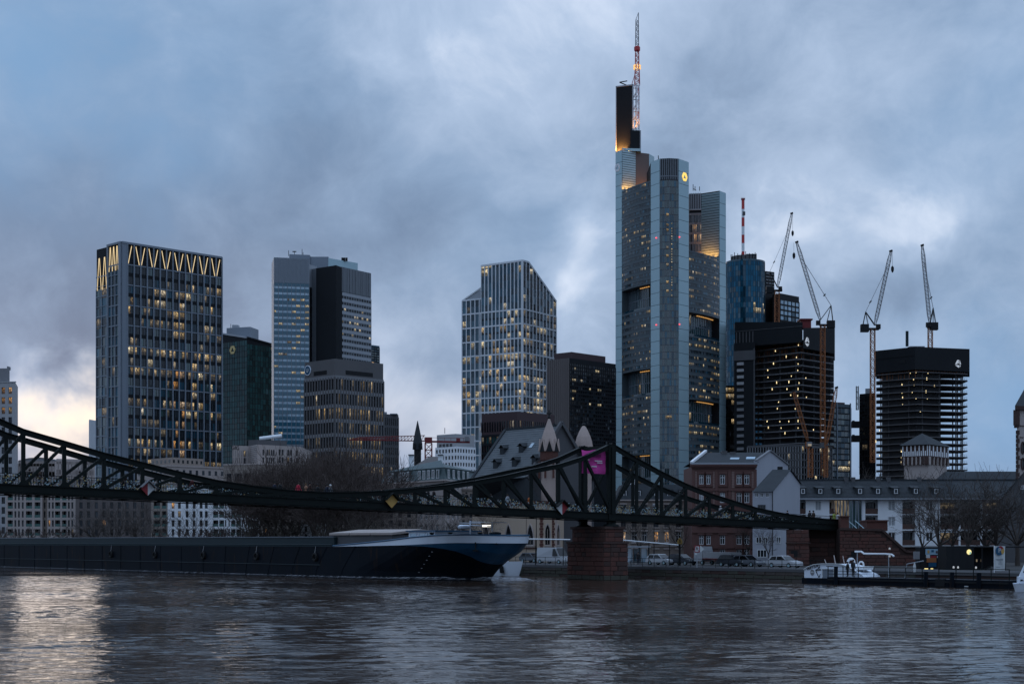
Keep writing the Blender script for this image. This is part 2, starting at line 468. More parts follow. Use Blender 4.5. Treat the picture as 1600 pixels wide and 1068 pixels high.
M['hull_white']=mat('white_hull_paint',(0.72,0.78,0.86),0.4,vary=0.08,scale=0.3)
M['hatch']=mat('beige_hatch_cover',(0.36,0.30,0.27),0.6,vary=0.12)
M['magenta']=mat('magenta_banner_cloth',(0.62,0.06,0.33),0.7,vary=0.10,scale=1.0)
M['print']=mat('white_print',(0.75,0.74,0.76),0.7,vary=0.03)
M['sign_red']=mat('red_sign_paint',(0.26,0.02,0.028),0.5,vary=0.06)
M['sign_white']=mat('white_sign_paint',(0.52,0.54,0.54),0.5,vary=0.06)
M['sign_yellow']=mat('yellow_sign_paint',(0.50,0.30,0.08),0.5,vary=0.06)
M['frame_w']=mat('white_window_frame',(0.70,0.71,0.72),0.5,vary=0.03)
M['frame_d']=mat('dark_window_frame',(0.05,0.05,0.055),0.5,vary=0.05)
M['shutter']=mat('grey_roller_shutter',(0.34,0.36,0.38),0.6,vary=0.06)
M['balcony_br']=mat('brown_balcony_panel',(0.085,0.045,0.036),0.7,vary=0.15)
M['glass_green']=mat('green_balcony_glass',(0.05,0.12,0.11),0.15,vary=0.1)
M['tyre']=mat('black_rubber',(0.015,0.015,0.015),0.9,vary=0.05)
M['skin']=mat('skin',(0.45,0.28,0.21),0.6,vary=0.05)
M['g_dark']=glass('dark_glazing',(0.016,0.022,0.028),vary=0.6,tilt=0.07)
M['g_blue']=glass('blue_glazing',(0.014,0.070,0.105),spec=0.6,ior=1.65,vary=0.6,tilt=0.05)
M['g_deep']=glass('deep_blue_glazing',(0.008,0.045,0.072),spec=0.5,ior=1.55,vary=0.7,tilt=0.04)
M['g_teal']=glass('teal_glazing',(0.018,0.050,0.052),spec=0.7,ior=1.8,vary=0.6,tilt=0.05)
M['g_green']=glass('dark_green_glazing',(0.008,0.042,0.042),spec=0.5,ior=1.5,vary=0.6,tilt=0.03)
M['g_sky']=glass('reflection_tinted_glazing',(0.28,0.42,0.52),spec=0.8,ior=1.9,vary=0.22,tilt=0.05)  # bright sky reflection of the panes is put into the base colour
M['g_vivid']=glass('bright_blue_glazing',(0.006,0.085,0.150),rough=0.2,spec=0.5,ior=1.5,vary=0.35,tilt=0.06,metal=0.55)
M['g_black']=glass('black_glazing',(0.008,0.009,0.011),spec=0.4,ior=1.5,vary=0.6)
M['g_plain']=glass('house_glazing',(0.020,0.024,0.030),spec=0.5,ior=1.5,vary=0.6,tilt=0.04)
M['l_warm']=lit('lit_room_warm',(1.0,0.66,0.26),0.52)
M['l_cream']=lit('lit_room_cream',(1.0,0.80,0.46),0.66)
M['l_orange']=lit('lit_room_orange',(1.0,0.46,0.11),0.55)
M['l_cool']=lit('lit_room_white',(0.95,0.95,0.88),0.5)
M['l_dim']=lit('dim_room',(0.85,0.62,0.34),0.18)
M['lamp']=lamp_mat('work_lamp_glow',(1.0,0.78,0.40),1.2)
M['strip']=lamp_mat('crown_light_strip',(1.0,0.74,0.36),0.62)
M['glow']=lamp_mat('warm_soffit_light',(1.0,0.50,0.14),0.6)
M['logo_glow']=lamp_mat('yellow_logo_light',(1.0,0.62,0.06),0.9)
M['red_lamp']=lamp_mat('red_obstruction_light',(1.0,0.05,0.06),1.6)

def hull_mat():
    m,t,b=bsdf_mat('black_blue_hull');b.inputs['Roughness'].default_value=0.5;b.inputs['Specular IOR Level'].default_value=0.06
    co=t.n('ShaderNodeTexCoord').outputs['Object']
    st=t.noise(t.vm('MULTIPLY',co,(1,1,.16)),1.4,6,.65)[0];big_=t.noise(co,.18,4,.6)[0]
    t.put(b.inputs['Base Color'],t.mix(t.smooth(st,.56,.74),t.vm('SCALE',(0.006,0.009,0.014),scale=t.m('ADD',.5,big_)),(0.030,0.018,0.012)))
    return m
M['hull']=hull_mat()

# ================================================================== SETTING
# water: one sheet to the horizon, its waves in the material
def water_mat():
    m,t,b=bsdf_mat('river_water')
    b.inputs['Base Color'].default_value=(0.038,0.0255,0.019,1)
    b.inputs['Roughness'].default_value=0.035;b.inputs['IOR'].default_value=1.33
    b.inputs['Specular IOR Level'].default_value=0.115
    co=t.n('ShaderNodeTexCoord').outputs['Object']
    # the waves themselves are geometry; the finest ripple is relief in the material
    n2=t.noise(t.vm('MULTIPLY',co,(0.55,1.0,1.0)),2.6,3,0.5,0.5)[0]
    n3=t.noise(t.vm('MULTIPLY',co,(0.35,1.0,1.0)),0.07,4,0.6)[0]
    bp=t.n('ShaderNodeBump');bp.inputs['Strength'].default_value=1.0;bp.inputs['Distance'].default_value=0.05
    t.put(bp.inputs['Height'],t.m('MULTIPLY',n2,t.smooth(n3,0.36,0.64,0.3,1.2)));t.put(b.inputs['Normal'],bp.outputs[0])
    return m
def water_sheet():
    """one sheet: a fine wind-chopped grid where the river is in view, plain out to the horizon"""
    x0,x1,y0,y1,st=-78.0,66.0,32.0,206.0,0.21
    nx,ny=int((x1-x0)/st)+1,int((y1-y0)/st)+1
    gx,gy=np.meshgrid(np.linspace(x0,x1,nx),np.linspace(y0,y1,ny))
    r=np.random.RandomState(4);h=np.zeros_like(gx);K=56;swell=np.zeros_like(gx)
    for k in range(K):
        lam=0.62*(3.2/0.62)**(k/(K-1));th=math.pi/2+R(12)+r.normal(0,R(30));kk=2*math.pi/lam
        ph=kk*(math.cos(th)*gx+math.sin(th)*gy)+r.uniform(0,2*math.pi)
        h+=WSLOPE*math.sqrt(2.0/K)/kk*(np.sin(ph)+.18*np.cos(2*ph))
    for k in range(10):
        lam=r.uniform(9,45);th=r.uniform(0,2*math.pi);swell+=np.sin(2*math.pi/lam*(math.cos(th)*gx*.5+math.sin(th)*gy)+r.uniform(0,6.28))
    h*=np.clip(1.0+.16*swell,.35,1.7)
    edge=np.minimum.reduce([gx-x0,x1-gx,gy-y0,y1-gy]);h*=np.clip(edge/4.0,0,1)
    co=np.stack([gx,gy,h],-1).reshape(-1,3)
    i=(np.arange(ny-1)[:,None]*nx+np.arange(nx-1)[None,:]).ravel()
    f=np.stack([i,i+1,i+nx+1,i+nx],-1)
    n0=len(co);S_=4000.0
    ext=np.array([(-S_,-900,0),(S_,-900,0),(S_,S_,0),(-S_,S_,0)]);co=np.concatenate([co,ext])
    a,b,c,d=0,nx-1,nx*ny-1,nx*(ny-1)
    f=np.concatenate([f,[[n0,n0+1,b,a],[n0+1,n0+2,c,b],[n0+2,n0+3,d,c],[n0+3,n0,a,d]]])
    me=bpy.data.meshes.new('river_water');me.vertices.add(len(co));me.vertices.foreach_set('co',co.ravel())
    me.loops.add(f.size);me.loops.foreach_set('vertex_index',f.ravel().astype(np.int32));me.polygons.add(len(f));me.polygons.foreach_set('loop_start',np.arange(0,f.size,4,dtype=np.int32))
    me.polygons.foreach_set('use_smooth',np.ones(len(f),dtype=bool));me.update();me.validate()
    me.materials.append(water_mat())
    return me
WSLOPE=0.052
river=link('river_water',water_sheet(),kind='structure')

def bank(t,inland=0.0):
    return BANK0+BANKD*t+BANKN*inland
gm=mat('city_ground',(0.030,0.028,0.027),0.9,vary=0.3,scale=0.05)
mb=MB();a,b_=bank(-3500,0.5),bank(3500,0.5)
c_,d_=bank(3500,7000),bank(-3500,7000)
mb.face([(a.x,a.y,GZ),(b_.x,b_.y,GZ),(c_.x,c_.y,GZ),(d_.x,d_.y,GZ)])
mb.build('ground',gm,kind='structure')
# quay road
mb=MB();q=[bank(-190,4.5),bank(70,4.5),bank(70,13),bank(-190,13)]
mb.face([(p.x,p.y,GZ+.004)for p in q]);mb.build('road',M['asphalt'],kind='structure')
mb=MB()
for k in range(-46,17):
    f=[bank(k*4,8.6),bank(k*4+2,8.6),bank(k*4+2,8.75),bank(k*4,8.75)]
    mb.face([(p.x,p.y,GZ+.008)for p in f])
mb.build('road_marking',M['sign_white'],kind='structure')
mb=MB();mb.prism([tuple(bank(-190,4.2)),tuple(bank(70,4.2)),tuple(bank(70,4.5)),tuple(bank(-190,4.5))],GZ-.2,GZ+.13)
mb.build('kerb',M['con_grey'],kind='structure')
# near bank behind the camera
mb=MB();mb.box(-700,700,-600,-6,-1,1.6);mb.build('near_bank',M['con_dark'],kind='structure')

# quay wall: coping and courses of squared stone
rng=random.Random(5)
frq=Fr(bank(-200),bank(120))
mb=MB();frq.box(mb,0,frq.L,-1.0,GZ-.02,-0.5,0.0)
quay=mb.build('quay_wall',M['mortar'],kind='structure')
_st={}
def stone(parent,fr,t0,t1,z0,z1,d,out,mats,name='stone'):
    """one squared block standing proud of a wall; alike blocks share their mesh"""
    w,h=round((t1-t0)*5)/5,round(z1-z0,2);m=rng.choice(mats)if z0>.45 or z0<-.1 else M['quay_b'];o_=round(out*50)/50
    key=(w,h,o_,m.name)
    if key not in _st:
        b=MB();g=0.022;c=min(0.035,o_*.6)
        x0,x1,y0,y1=g,w-g,g,h-g
        b.hexa([(x0,0,y0),(x1,0,y0),(x1,0,y1),(x0,0,y1),(x0+c,-o_,y0+c),(x1-c,-o_,y0+c),(x1-c,-o_,y1-c),(x0+c,-o_,y1-c)],skip=(0,))
        _st[key]=b.mesh('stone',m)
    o=link(name,_st[key],parent)
    o.location=fr.p(t0,z0,d)-wloc(parent);o.rotation_euler=(0,0,fr.ang)
    return o
qm=[M['quay'],M['quay_b'],M['sandstone_c'],M['quay']]
def courses(parent,fr,t0,t1,zs,mean,mats,d=0.0,out=(0.04,0.10),keep=None):
    for r,(za,zb)in enumerate(zip(zs,zs[1:])):
        t=t0-(mean*.45 if r%2 else 0)
        while t<t1-.15:
            w=mean*rng.uniform(.75,1.3)
            a,b=max(t,t0),min(t+w,t1)
            if t1-b<.5:b=t1
            if b-a>.2 and(keep is None or keep((a+b)/2,(za+zb)/2)):stone(parent,fr,a,b,za,zb,d,rng.uniform(*out),mats)
            t=b if b>t else t+w
# the stretch of quay between the barge's bow and the pontoon is the one the photo shows
courses(quay,frq,186,258,[-.15,.28,.72,1.12],1.25,qm)
mb=MB();t=150.0
frq.box(mb,0,320,1.12,GZ+.05,-.55,.10);mb.build('coping',M['con_dark'],quay)
# graffiti-like pale stains stay out: only the stone shows
# railing on the quay
rail=thing('quay_railing','thin dark metal railing running along the top of the stone quay wall','railing',tuple(bank(0,.2))+(GZ,))
frr=Fr(bank(-60,.25),bank(46,.25))
post=None
for k in range(0,54):
    p=frr.p(k*2.0,GZ+.05)
    if post is None:
        mb=MB();mb.beam((0,0,0),(0,0,1.05),.06);post=mb.mesh('post',M['iron'])
    o=link('post',post,rail);o.location=p-rail.location
for zz in(1.03,.55):
    mb=MB();mb.beam(frr.p(0,GZ+.05+zz),frr.p(106,GZ+.05+zz),.05);mb.build('rail',M['iron'],rail)

# ================================================================== TOWERS
def facade(fr,z0,z1,nx,nz,mw,mp,mull=(.3,.25),span=(.6,.15),darks=(0,1),litf=None,sub=1,t0=0.0,t1=None,rows=None,d=0.02,top=True,rg=random,skip=None,cell0=(0,0)):
    """panes in a grid of proud uprights and spandrels; mw takes uprights (slot 0) and spandrels (slot 1), mp the panes"""
    t1=fr.L if t1 is None else t1
    cw,ch=(t1-t0)/nx,(z1-z0)/nz
    if mull:
        for i in range(nx+1):
            t=t0+i*cw
            fr.box(mw,t-mull[0]/2,t+mull[0]/2,z0,z1,0,mull[1],0)
    if span:
        for j in range(nz+1):
            if j==nz and not top:continue
            z=z0+j*ch
            fr.box(mw,t0,t1,z-span[0]/2,z+span[0]/2,0,span[1],1)
    for j in range(nz):
        za,zb=z0+j*ch+(span[0]/2 if span else 0),z0+(j+1)*ch-(span[0]/2 if span else 0)
        for i in range(nx):
            if skip and skip(i,j):continue
            L=litf(i,j)if litf else None
            for k in range(sub):
                m=L if(L is not None and(sub==1 or rg.random()<.85))else rg.choice(darks)
                a=t0+i*cw+(mull[0]/2 if mull else 0);w=(cw-(mull[0]if mull else 0))/sub
                fr.quad(mp,a+k*w+.03,a+(k+1)*w-.03,za,zb,d,m,(cell0[0]+i*sub+k,cell0[1]+j))
def corner(pc,Yc,pl,pr,ang,d=0.0):
    """plan corners left, near, right, back of a block whose near edge is under column pc"""
    c=P2(pc,Yc);a=R(ang)
    r=ray_at(c,(math.cos(a),math.sin(a)),pr);l=ray_at(c,(-math.sin(a),math.cos(a)),pl)
    return l,c,r,l+(r-c)
def shell(name,parent,pts,z0,z1,m,inset=0.0,mtop=None):
    mb=MB();mb.prism([tuple(p)for p in pts],z0,z1,0,1 if mtop else None)
    return mb.build(name,[m,mtop]if mtop else m,parent)
def base(pts,z=GZ):
    c=sum((Vector(p[:2])for p in pts),Vector((0,0)))/len(pts)
    return(c.x,c.y,z)

# ---- the dark grid tower with a lit zigzag crown
rg=random.Random(11)
L_,C_,R_,B_=corner(190,565,151,346,45)
t=thing('office_tower','dark glazed tower with pale vertical fins and a lit zigzag crown','tower',base((L_,C_,R_,B_)))
zt=Z(378,565);zc=Z(412,565);zb=6.0
bl=(zc-Z(729,565))/20
shell('wall',t,(L_,C_,R_,B_),GZ,zt-.6,M['dark_panel'])
fr=Fr(C_,R_);fin,span_mb,rest=MB(),MB(),MB()
wt_=fr.L;t0=2.2;nb=15;cw=(wt_-t0)/nb
fr.box(span_mb,0,t0,GZ,zt,0,.5)
fins=[]
for i in range(nb+1):
    mbf=MB();x=t0+i*cw;fr.box(mbf,x-.22,x+.22,GZ+5,zt,0,.62);mbf.build('fin',M['fin'],t)
for j in range(0,21,2):
    z=zc-j*bl;fr.box(span_mb,t0,wt_,z-.22,z+.22,0,.40)
fr.box(span_mb,0,wt_,zt-.5,zt+.25,-.5,.66)
span_mb.build('spandrel',M['fin'],t)
mb=MB()
for j in range(20):
    if j%2==0:fr.box(mb,t0,wt_,zc-(j+1)*bl-.55,zc-(j+1)*bl+.75,0,.10)
mb.build('floor_band',M['dark_panel'],t)
_pm={}
def pane_part(parent,fr,t0,t1,z0,z1,d,mats,name='window'):
    """a far pane as a part: two leaves in one thin frame"""
    key=(round(t1-t0,2),round(z1-z0,2),tuple(m.name for m in mats),rg.randrange(4))
    if key not in _pm:
        b=MB();w,h=t1-t0,z1-z0;n=len(mats);u0=rg.randrange(40)
        for k in range(n):
            a,e=w*k/n+.06,w*(k+1)/n-.06
            b.face([(a,0,0.05),(e,0,0.05),(e,0,h-.05),(a,0,h-.05)],k,[(u0+k,u0),(u0+k+.998,u0),(u0+k+.998,u0+.998),(u0+k,u0+.998)])
        b.box(-.02,.06,-.09,-.01,0,h,n);b.box(w/2-.07,w/2+.07,-.09,-.01,0,h,n);b.box(w-.06,w+.02,-.09,-.01,0,h,n)
        _pm[key]=b.mesh('window',[*mats,M['frame_d']])
    o=link(name,_pm[key],parent);o.location=fr.p(t0,z0,d)-wloc(parent);o.rotation_euler=(0,0,fr.ang)
    return o
rowf=[rg.choice((.35,.7,1.0,1.0,1.6))for _ in range(20)]
def winx_lit(i,j):
    r=rg.random()/rowf[j]
    if j<1:return None
    if i in(7,8)and j>=2:return 'l_orange' if j>9 and r<.7 else('l_warm' if r<.72 else None)
    if j in(2,3):p=.34 if i>2 else .1
    elif j in(4,5):p=.34 if i<9 else .1
    elif j<8:p=.26
    elif j<13:p=.62
    else:p=.48
    if r<p:return rg.choice(['l_warm','l_warm','l_cream','l_dim','l_dim'])
    return None
for j in range(20):
    for i in range(nb):
        x0=t0+i*cw+.24;x1=t0+(i+1)*cw-.24;z1=zc-j*bl-(.3 if j%2==0 else .55);z0=zc-(j+1)*bl+(.75 if j%2==0 else .3)
        q=winx_lit(i,j);dk=M[rg.choice(['g_dark','g_dark','g_teal','g_deep'])]
        mm=(dk,dk)if q is None else((M[q],M[q])if rg.random()<.5 else((M[q],dk)if rg.random()<.5 else(dk,M[q])))
        pane_part(t,fr,x0,x1,z0,z1,.12,mm)
pz0=zc+.4;pz1=zt-1.0
mb=MB();fr.box(mb,t0,wt_,zc,zt-.5,0,.06);mb.build('crown_panel',M['dark_panel'],t)
for i in range(nb):
    a=(t0+i*cw+.45,pz0,t0+(i+1)*cw-.9,pz1);a=a if i%2==0 else(t0+i*cw+.9,pz1,t0+(i+1)*cw-.45,pz0)
    mb=MB();mb.beam(fr.p(a[0],a[1],.2),fr.p(a[2],a[3],.2),.19,.2,up=(fr.n.x,fr.n.y,0));mb.build('light_strip',M['strip'],t)
# its narrow side
fr=Fr(L_,C_);wl=fr.L
mbw,mbp=MB(),MB()
fr.box(mbw,wl-1.6,wl,GZ,zt,0,.5)
sx=wl*.50
sidel=lambda i,j:(3 if rg.random()<.05 else None)
zz0=zc-26*bl
facade(fr,zz0,zc,3,26,mbw,mbp,(.35,.4),None,(0,1,2),sidel,sub=2,t0=sx,t1=wl-1.6,rg=rg)
facade(fr,zz0,zc-2*bl,2,24,mbw,mbp,(.35,.3),None,(0,1,2),sidel,sub=2,t0=0,t1=sx-.8,rg=rg,d=0.02,cell0=(40,0))
for j in range(0,27):
    hh=.22 if j%2==0 else .12
    fr.box(mbw,sx,wl,zc-j*bl-hh,zc-j*bl+hh,0,.36);fr.box(mbw,0,sx-.8,zc-j*bl-3-hh,zc-j*bl-3+hh,0,.28)
fr.box(mbw,sx-.8,sx,GZ,zt,-.3,.55);fr.box(mbw,sx-.8,wl,zt-.5,zt+.25,-.5,.6)
mbw.build('side_frame',[M['fin'],M['fin']],t)
mbp.build('side_panes',[M['g_teal'],M['g_blue'],M['g_dark'],M['l_dim']],t,kind='stuff')
mb=MB();fr.box(mb,0.2,wl-1.6,zc-2,zt-.5,0.0,.05);mb.build('crown_panel',M['dark_panel'],t)
for(x0,x1,n,zl,zh)in((.3,sx-.9,2,zc-8,zt-4.0),(sx+.1,wl-1.7,3,zc-2.0,zt-1.0)):
    w=(x1-x0)/n
    for k in range(n):
        for(s0,s1)in((.12,.45),(.88,.55)):
            mb=MB();mb.beam(fr.p(x0+(k+s0)*w,zl,.2),fr.p(x0+(k+s1)*w,zh,.2),.13,.2,up=(fr.n.x,fr.n.y,0));mb.build('light_strip',M['strip'],t)

# ---- slim far block left of it
p=[P2(139,905),P2(151,915),P2(151,930),P2(139,930)]
t=thing('office_block','small far pale slab just left of the zigzag crowned tower, low above the bridge','tower',base(p))
shell('wall',t,p,GZ,Z(656,905),M['fin_white']);fr=Fr(p[0],p[1]);mbw,mbp=MB(),MB()
facade(fr,Z(760,905),Z(657,905),4,26,mbw,mbp,(.3,.2),(1.6,.3),(0,1),rg=rg)
mbw.build('facade_grid',[M['fin_white'],M['fin_white']],t);mbp.build('window_panes',[M['g_blue'],M['g_sky']],t,kind='stuff')

# ---- dark green glass tower with a small ring emblem
def ribbon_logo(parent,fr,tc,zc_,r,m,name='emblem',hexring=True):
    """six-sided ring round a raised triangle"""
    mb=MB();
    ang=[R(90+60*k+30)for k in range(6)]
    out=[(math.cos(a)*r,math.sin(a)*r)for a in ang];inn=[(math.cos(a)*r*.80,math.sin(a)*r*.80)for a in ang]
    tri=[(math.cos(R(a))*r*.46,math.sin(R(a))*r*.46)for a in(90,210,330)]
    # three bands, each runs along two sides of the ring and tapers to a corner of the triangle hole
    P=lambda q:fr.p(tc+q[0],zc_+q[1],.25)
    rings=6
    hole=[(math.cos(R(120+60*k))*r*(.62 if k%2 else .40),math.sin(R(120+60*k))*r*(.62 if k%2 else .40))for k in range(6)]
    hole=[(x,y-r*.04)for x,y in hole]
    tri=[(math.cos(R(q))*r*.62,math.sin(R(q))*r*.62-r*.06)for q in(90,210,330)]
    def on_tri(k):
        # inner edge: corners of the triangle hole at 90, 210, 330 degrees, side middles between
        a=120+60*k
        c=[(tri[0],tri[1]),(tri[1],tri[1]),(tri[1],tri[2]),(tri[2],tri[2]),(tri[2],tri[0]),(tri[0],tri[0])]
        i={120:0,180:1,240:2,300:3,360:4,420:5}[a]
        f={0:.28,1:0.0,2:.28,3:0.0,4:.28,5:0.0}[i]
        p,q=c[i];return(p[0]+(q[0]-p[0])*f,p[1]+(q[1]-p[1])*f)
    for k in range(6):
        a,b=out[k],out[(k+1)%6];c,d=on_tri((k+1)%6),on_tri(k)
        g=.06 if k%2==0 else 0.0
        a2=(a[0]+(b[0]-a[0])*g,a[1]+(b[1]-a[1])*g);d2=(d[0]+(c[0]-d[0])*g,d[1]+(c[1]-d[1])*g)
        mb.hexa([fr.p(tc+q[0],zc_+q[1],.05)for q in(a2,b,c,d2)]+[fr.p(tc+q[0],zc_+q[1],.35)for q in(a2,b,c,d2)])
    return mb.build(name,m,parent)
L_,C_,R_,B_=corner(386,960,340,427.5,50)
t=thing('office_tower','very dark green glass tower with a small gold ring emblem','tower',base((L_,C_,R_,B_)))
zl,zcn,zr=Z(522,985),Z(527,960),Z(541,985)
mb=MB();mb.prism([tuple(L_),tuple(C_),tuple(R_),tuple(B_)],GZ,[zl,zcn,zr,zl],0,1);mb.build('wall',[M['dark_panel'],M['grey_metal']],t)
for(a,b,za,zb_,n)in((L_,C_,zl,zcn,12),(C_,R_,zcn,zr,10)):
    fr=Fr(a,b);mbw,mbp=MB(),MB()
    zt_=min(za,zb_)-1.5
    facade(fr,20,zt_,n,32,mbw,mbp,(.18,.12),(.25,.08),(0,1,0),lambda i,j:(2 if rg.random()<.012 else None),sub=1,rg=rg)
    mbw.build('facade_grid',[M['dark_panel'],M['dark_panel']],t);mbp.build('window_panes',[M['g_green'],M['g_green'],M['l_dim']],t,kind='stuff')
    mb=MB();mb.beam(fr.p(0,za,.1),fr.p(fr.L,zb_,.1),1.0);mb.build('parapet',M['grey_metal']if n==12 else M['dark_panel'],t)
fr=Fr(L_,C_);ribbon_logo(t,fr,fr.L*.52,Z(547.5,972),2.9,M['gold'])
mb=MB();q0,q1=P2(354,992),P2(391,986)
mb.prism([tuple(q0),tuple(q1),(q1.x+3,q1.y+14),(q0.x+3,q0.y+14)],zl-6,Z(510,985));mb.build('plant_room',M['fin'],t)
mb=MB();mb.prism([(q0.x+3,q0.y+3),(q0.x+7,q0.y+3),(q0.x+7,q0.y+8),(q0.x+3,q0.y+8)],Z(510,985),Z(504,985));mb.build('roof_unit',M['grey_metal'],t)
mb=MB()
for k in range(4):mb.beam((q0.x+2+k*1.6,q0.y+4,Z(510,985)),(q0.x+2+k*1.6,q0.y+4,Z(502+k*1.3,985)),.25)
mb.build('antenna',M['black'],t)

# ---- twin slab tower: pale blue glass, dark slab and ribbed grey block
pA0,pA1=P2(428,700),P2(483,703.5)
bk=(pA1-pA0).normalized();bk=Vector((-bk.y,bk.x))
A_=[pA0,pA1,pA1+bk*16,pA0+bk*16]
pC0,pC1=P2(525,700),P2(579.5,720)
cn=(pC1-pC0).normalized();cn=Vector((-cn.y,cn.x))
Cc=[pC0,pC1,pC1+cn*18,pC0+cn*18]
t=thing('office_tower','twin slab tower of pale blue glass and ribbed grey block with a black slab between','tower',base(A_+Cc))
zA,zAr=Z(402,700),Z(443,700)
shell('glass_block',t,A_,GZ,zA,M['grey_metal']);fr=Fr(A_[0],A_[1]);mbw,mbp=MB(),MB()
def gt_lit(i,j):
    r=rg.random()
    if 5<j<24 and i>=4 and r<.30:return 2
    if i in(0,1)and r<.10:return 2
    return 3 if r<.04 else None
nfl=26;zlo=Z(690,700)
fh=(zAr-zlo)/nfl
facade(fr,zlo,zAr,8,nfl,mbw,mbp,(.22,.3),None,(0,),gt_lit,sub=2,rg=rg)
mbp.build('window_panes',[M['g_sky'],M['g_blue'],M['l_cream'],M['l_dim']],t,kind='stuff')
for j in range(nfl+1):
    fr.box(mbw,0,fr.L,zlo+j*fh-1.0,zlo+j*fh+.75,0,.12,1)
mbw.build('floor_bands',[M['fin'],M['g_blue']],t)
mb=MB()
for k in range(24):
    x=fr.L*k/24;fr.box(mb,x+.12,x+fr.L/24-.12,zAr+.4,zA,0,.22+.1*(k%3==0))
mb.build('crown_rib',M['fin'],t,kind='stuff')
mb=MB()
for k in range(24):
    x=fr.L*k/24;fr.box(mb,x+.12,x+fr.L/24-.12,GZ,zlo-1.2,0,.25)
mb.build('base_rib',M['fin'],t,kind='stuff')
fr=Fr(A_[1],A_[2]);mb=MB();fr.box(mb,0,16,GZ,zA,0,.1);mb.build('side_panel',M['grey_metal'],t)
# link wing and black slab
pS0,pS1=P2(494,705),P2(525.2,697)
shell('black_slab',t,[pS0,pS1,pS1+Vector((6,18)),pS0+Vector((6,18))],GZ,Z(416,700),M['dark_panel'])
q=[P2(483,707),P2(495,712),P2(495,725),P2(483,725)]
shell('link_block',t,q,GZ,Z(416,712),M['grey_metal'],mtop=None)
fr=Fr(q[0],q[1]);mbp,mbw=MB(),MB();facade(fr,GZ+8,Z(452,710),3,28,mbw,mbp,(.3,.2),(1.2,.1),(0,),rg=rg)
mbw.build('link_grid',[M['dark_panel']]*2,t);mbp.build('link_panes',[M['g_black']],t,kind='stuff')
zC=Z(415,700);zCr=Z(457,700)
shell('grey_block',t,Cc,GZ,zC,M['mid_metal']);fr=Fr(Cc[0],Cc[1]);mbw,mbp=MB(),MB()
def gc_lit(i,j):
    r=rg.random()
    if j in(22,21,20)and r<.45:return 2
    if j in(19,18)and r<.15:return 2
    return None
nfl=25;zlo=Z(700,700);fh=(zCr-zlo)/nfl
facade(fr,zlo,zCr,14,nfl,mbw,mbp,(.55,.12),(1.5,.18),(0,1),gc_lit,sub=1,rg=rg)
mbw.build('facade_grid',[M['mid_metal'],M['grey_metal']],t);mbp.build('window_panes',[M['g_black'],M['g_dark'],M['l_cream']],t,kind='stuff')
mb=MB()
for k in range(22):
    x=fr.L*k/22;fr.box(mb,x+.12,x+fr.L/22-.12,zCr+1,zC,0,.25+.12*(k%4==0))
mb.build('crown_rib',M['mid_metal'],t,kind='stuff')
q0,q1,q2=P2(484,715),P2(513,715),P2(559,728)
shell('plant_room',t,[q0,q1,q1+Vector((0,8)),q0+Vector((0,8))],zA-5,Z(401,715),M['fin'])
shell('plant_room',t,[q1,q2,q2+Vector((-4,8)),q1+Vector((0,8))],zA-5,Z(403,715),M['silver'])
q0,q1=P2(452,712),P2(484,714);shell('plant_room',t,[q0,q1,q1+Vector((0,8)),q0+Vector((0,8))],zA-2,Z(397,712),M['fin'])
mb=MB()
for px,y in((451,391),(460,392),(472,389),(473.5,394)):mb.beam(W3(px,400,714),W3(px,y,714),.22)
mb.beam(W3(457,393,714),W3(463,393,714),.4)
mb.build('antenna',M['black'],t)
for px in(535,538,541.5):
    mb=MB();a=W3(px,408,722);mb.tube([a,W3(px,402.5,722)],.5,6);mb.build('flue',M['black'],t)

# ---- teal block behind it
p=[P2(576,800),P2(593,806),P2(593,830),P2(576,830)]
t=thing('office_block','small teal glass block seen between the twin slab tower and open sky','tower',base(p))
shell('wall',t,p,GZ,Z(538,800),M['g_deep']);fr=Fr(p[0],p[1]);mbw,mbp=MB(),MB()
facade(fr,Z(640,800),Z(541,800),4,26,mbw,mbp,(.2,.12),(.5,.1),(0,1),lambda i,j:2 if(j==19 and i<2)else None,rg=rg)
mbw.build('facade_grid',[M['dark_panel']]*2,t);mbp.build('window_panes',[M['g_teal'],M['g_deep'],M['l_orange']],t,kind='stuff')

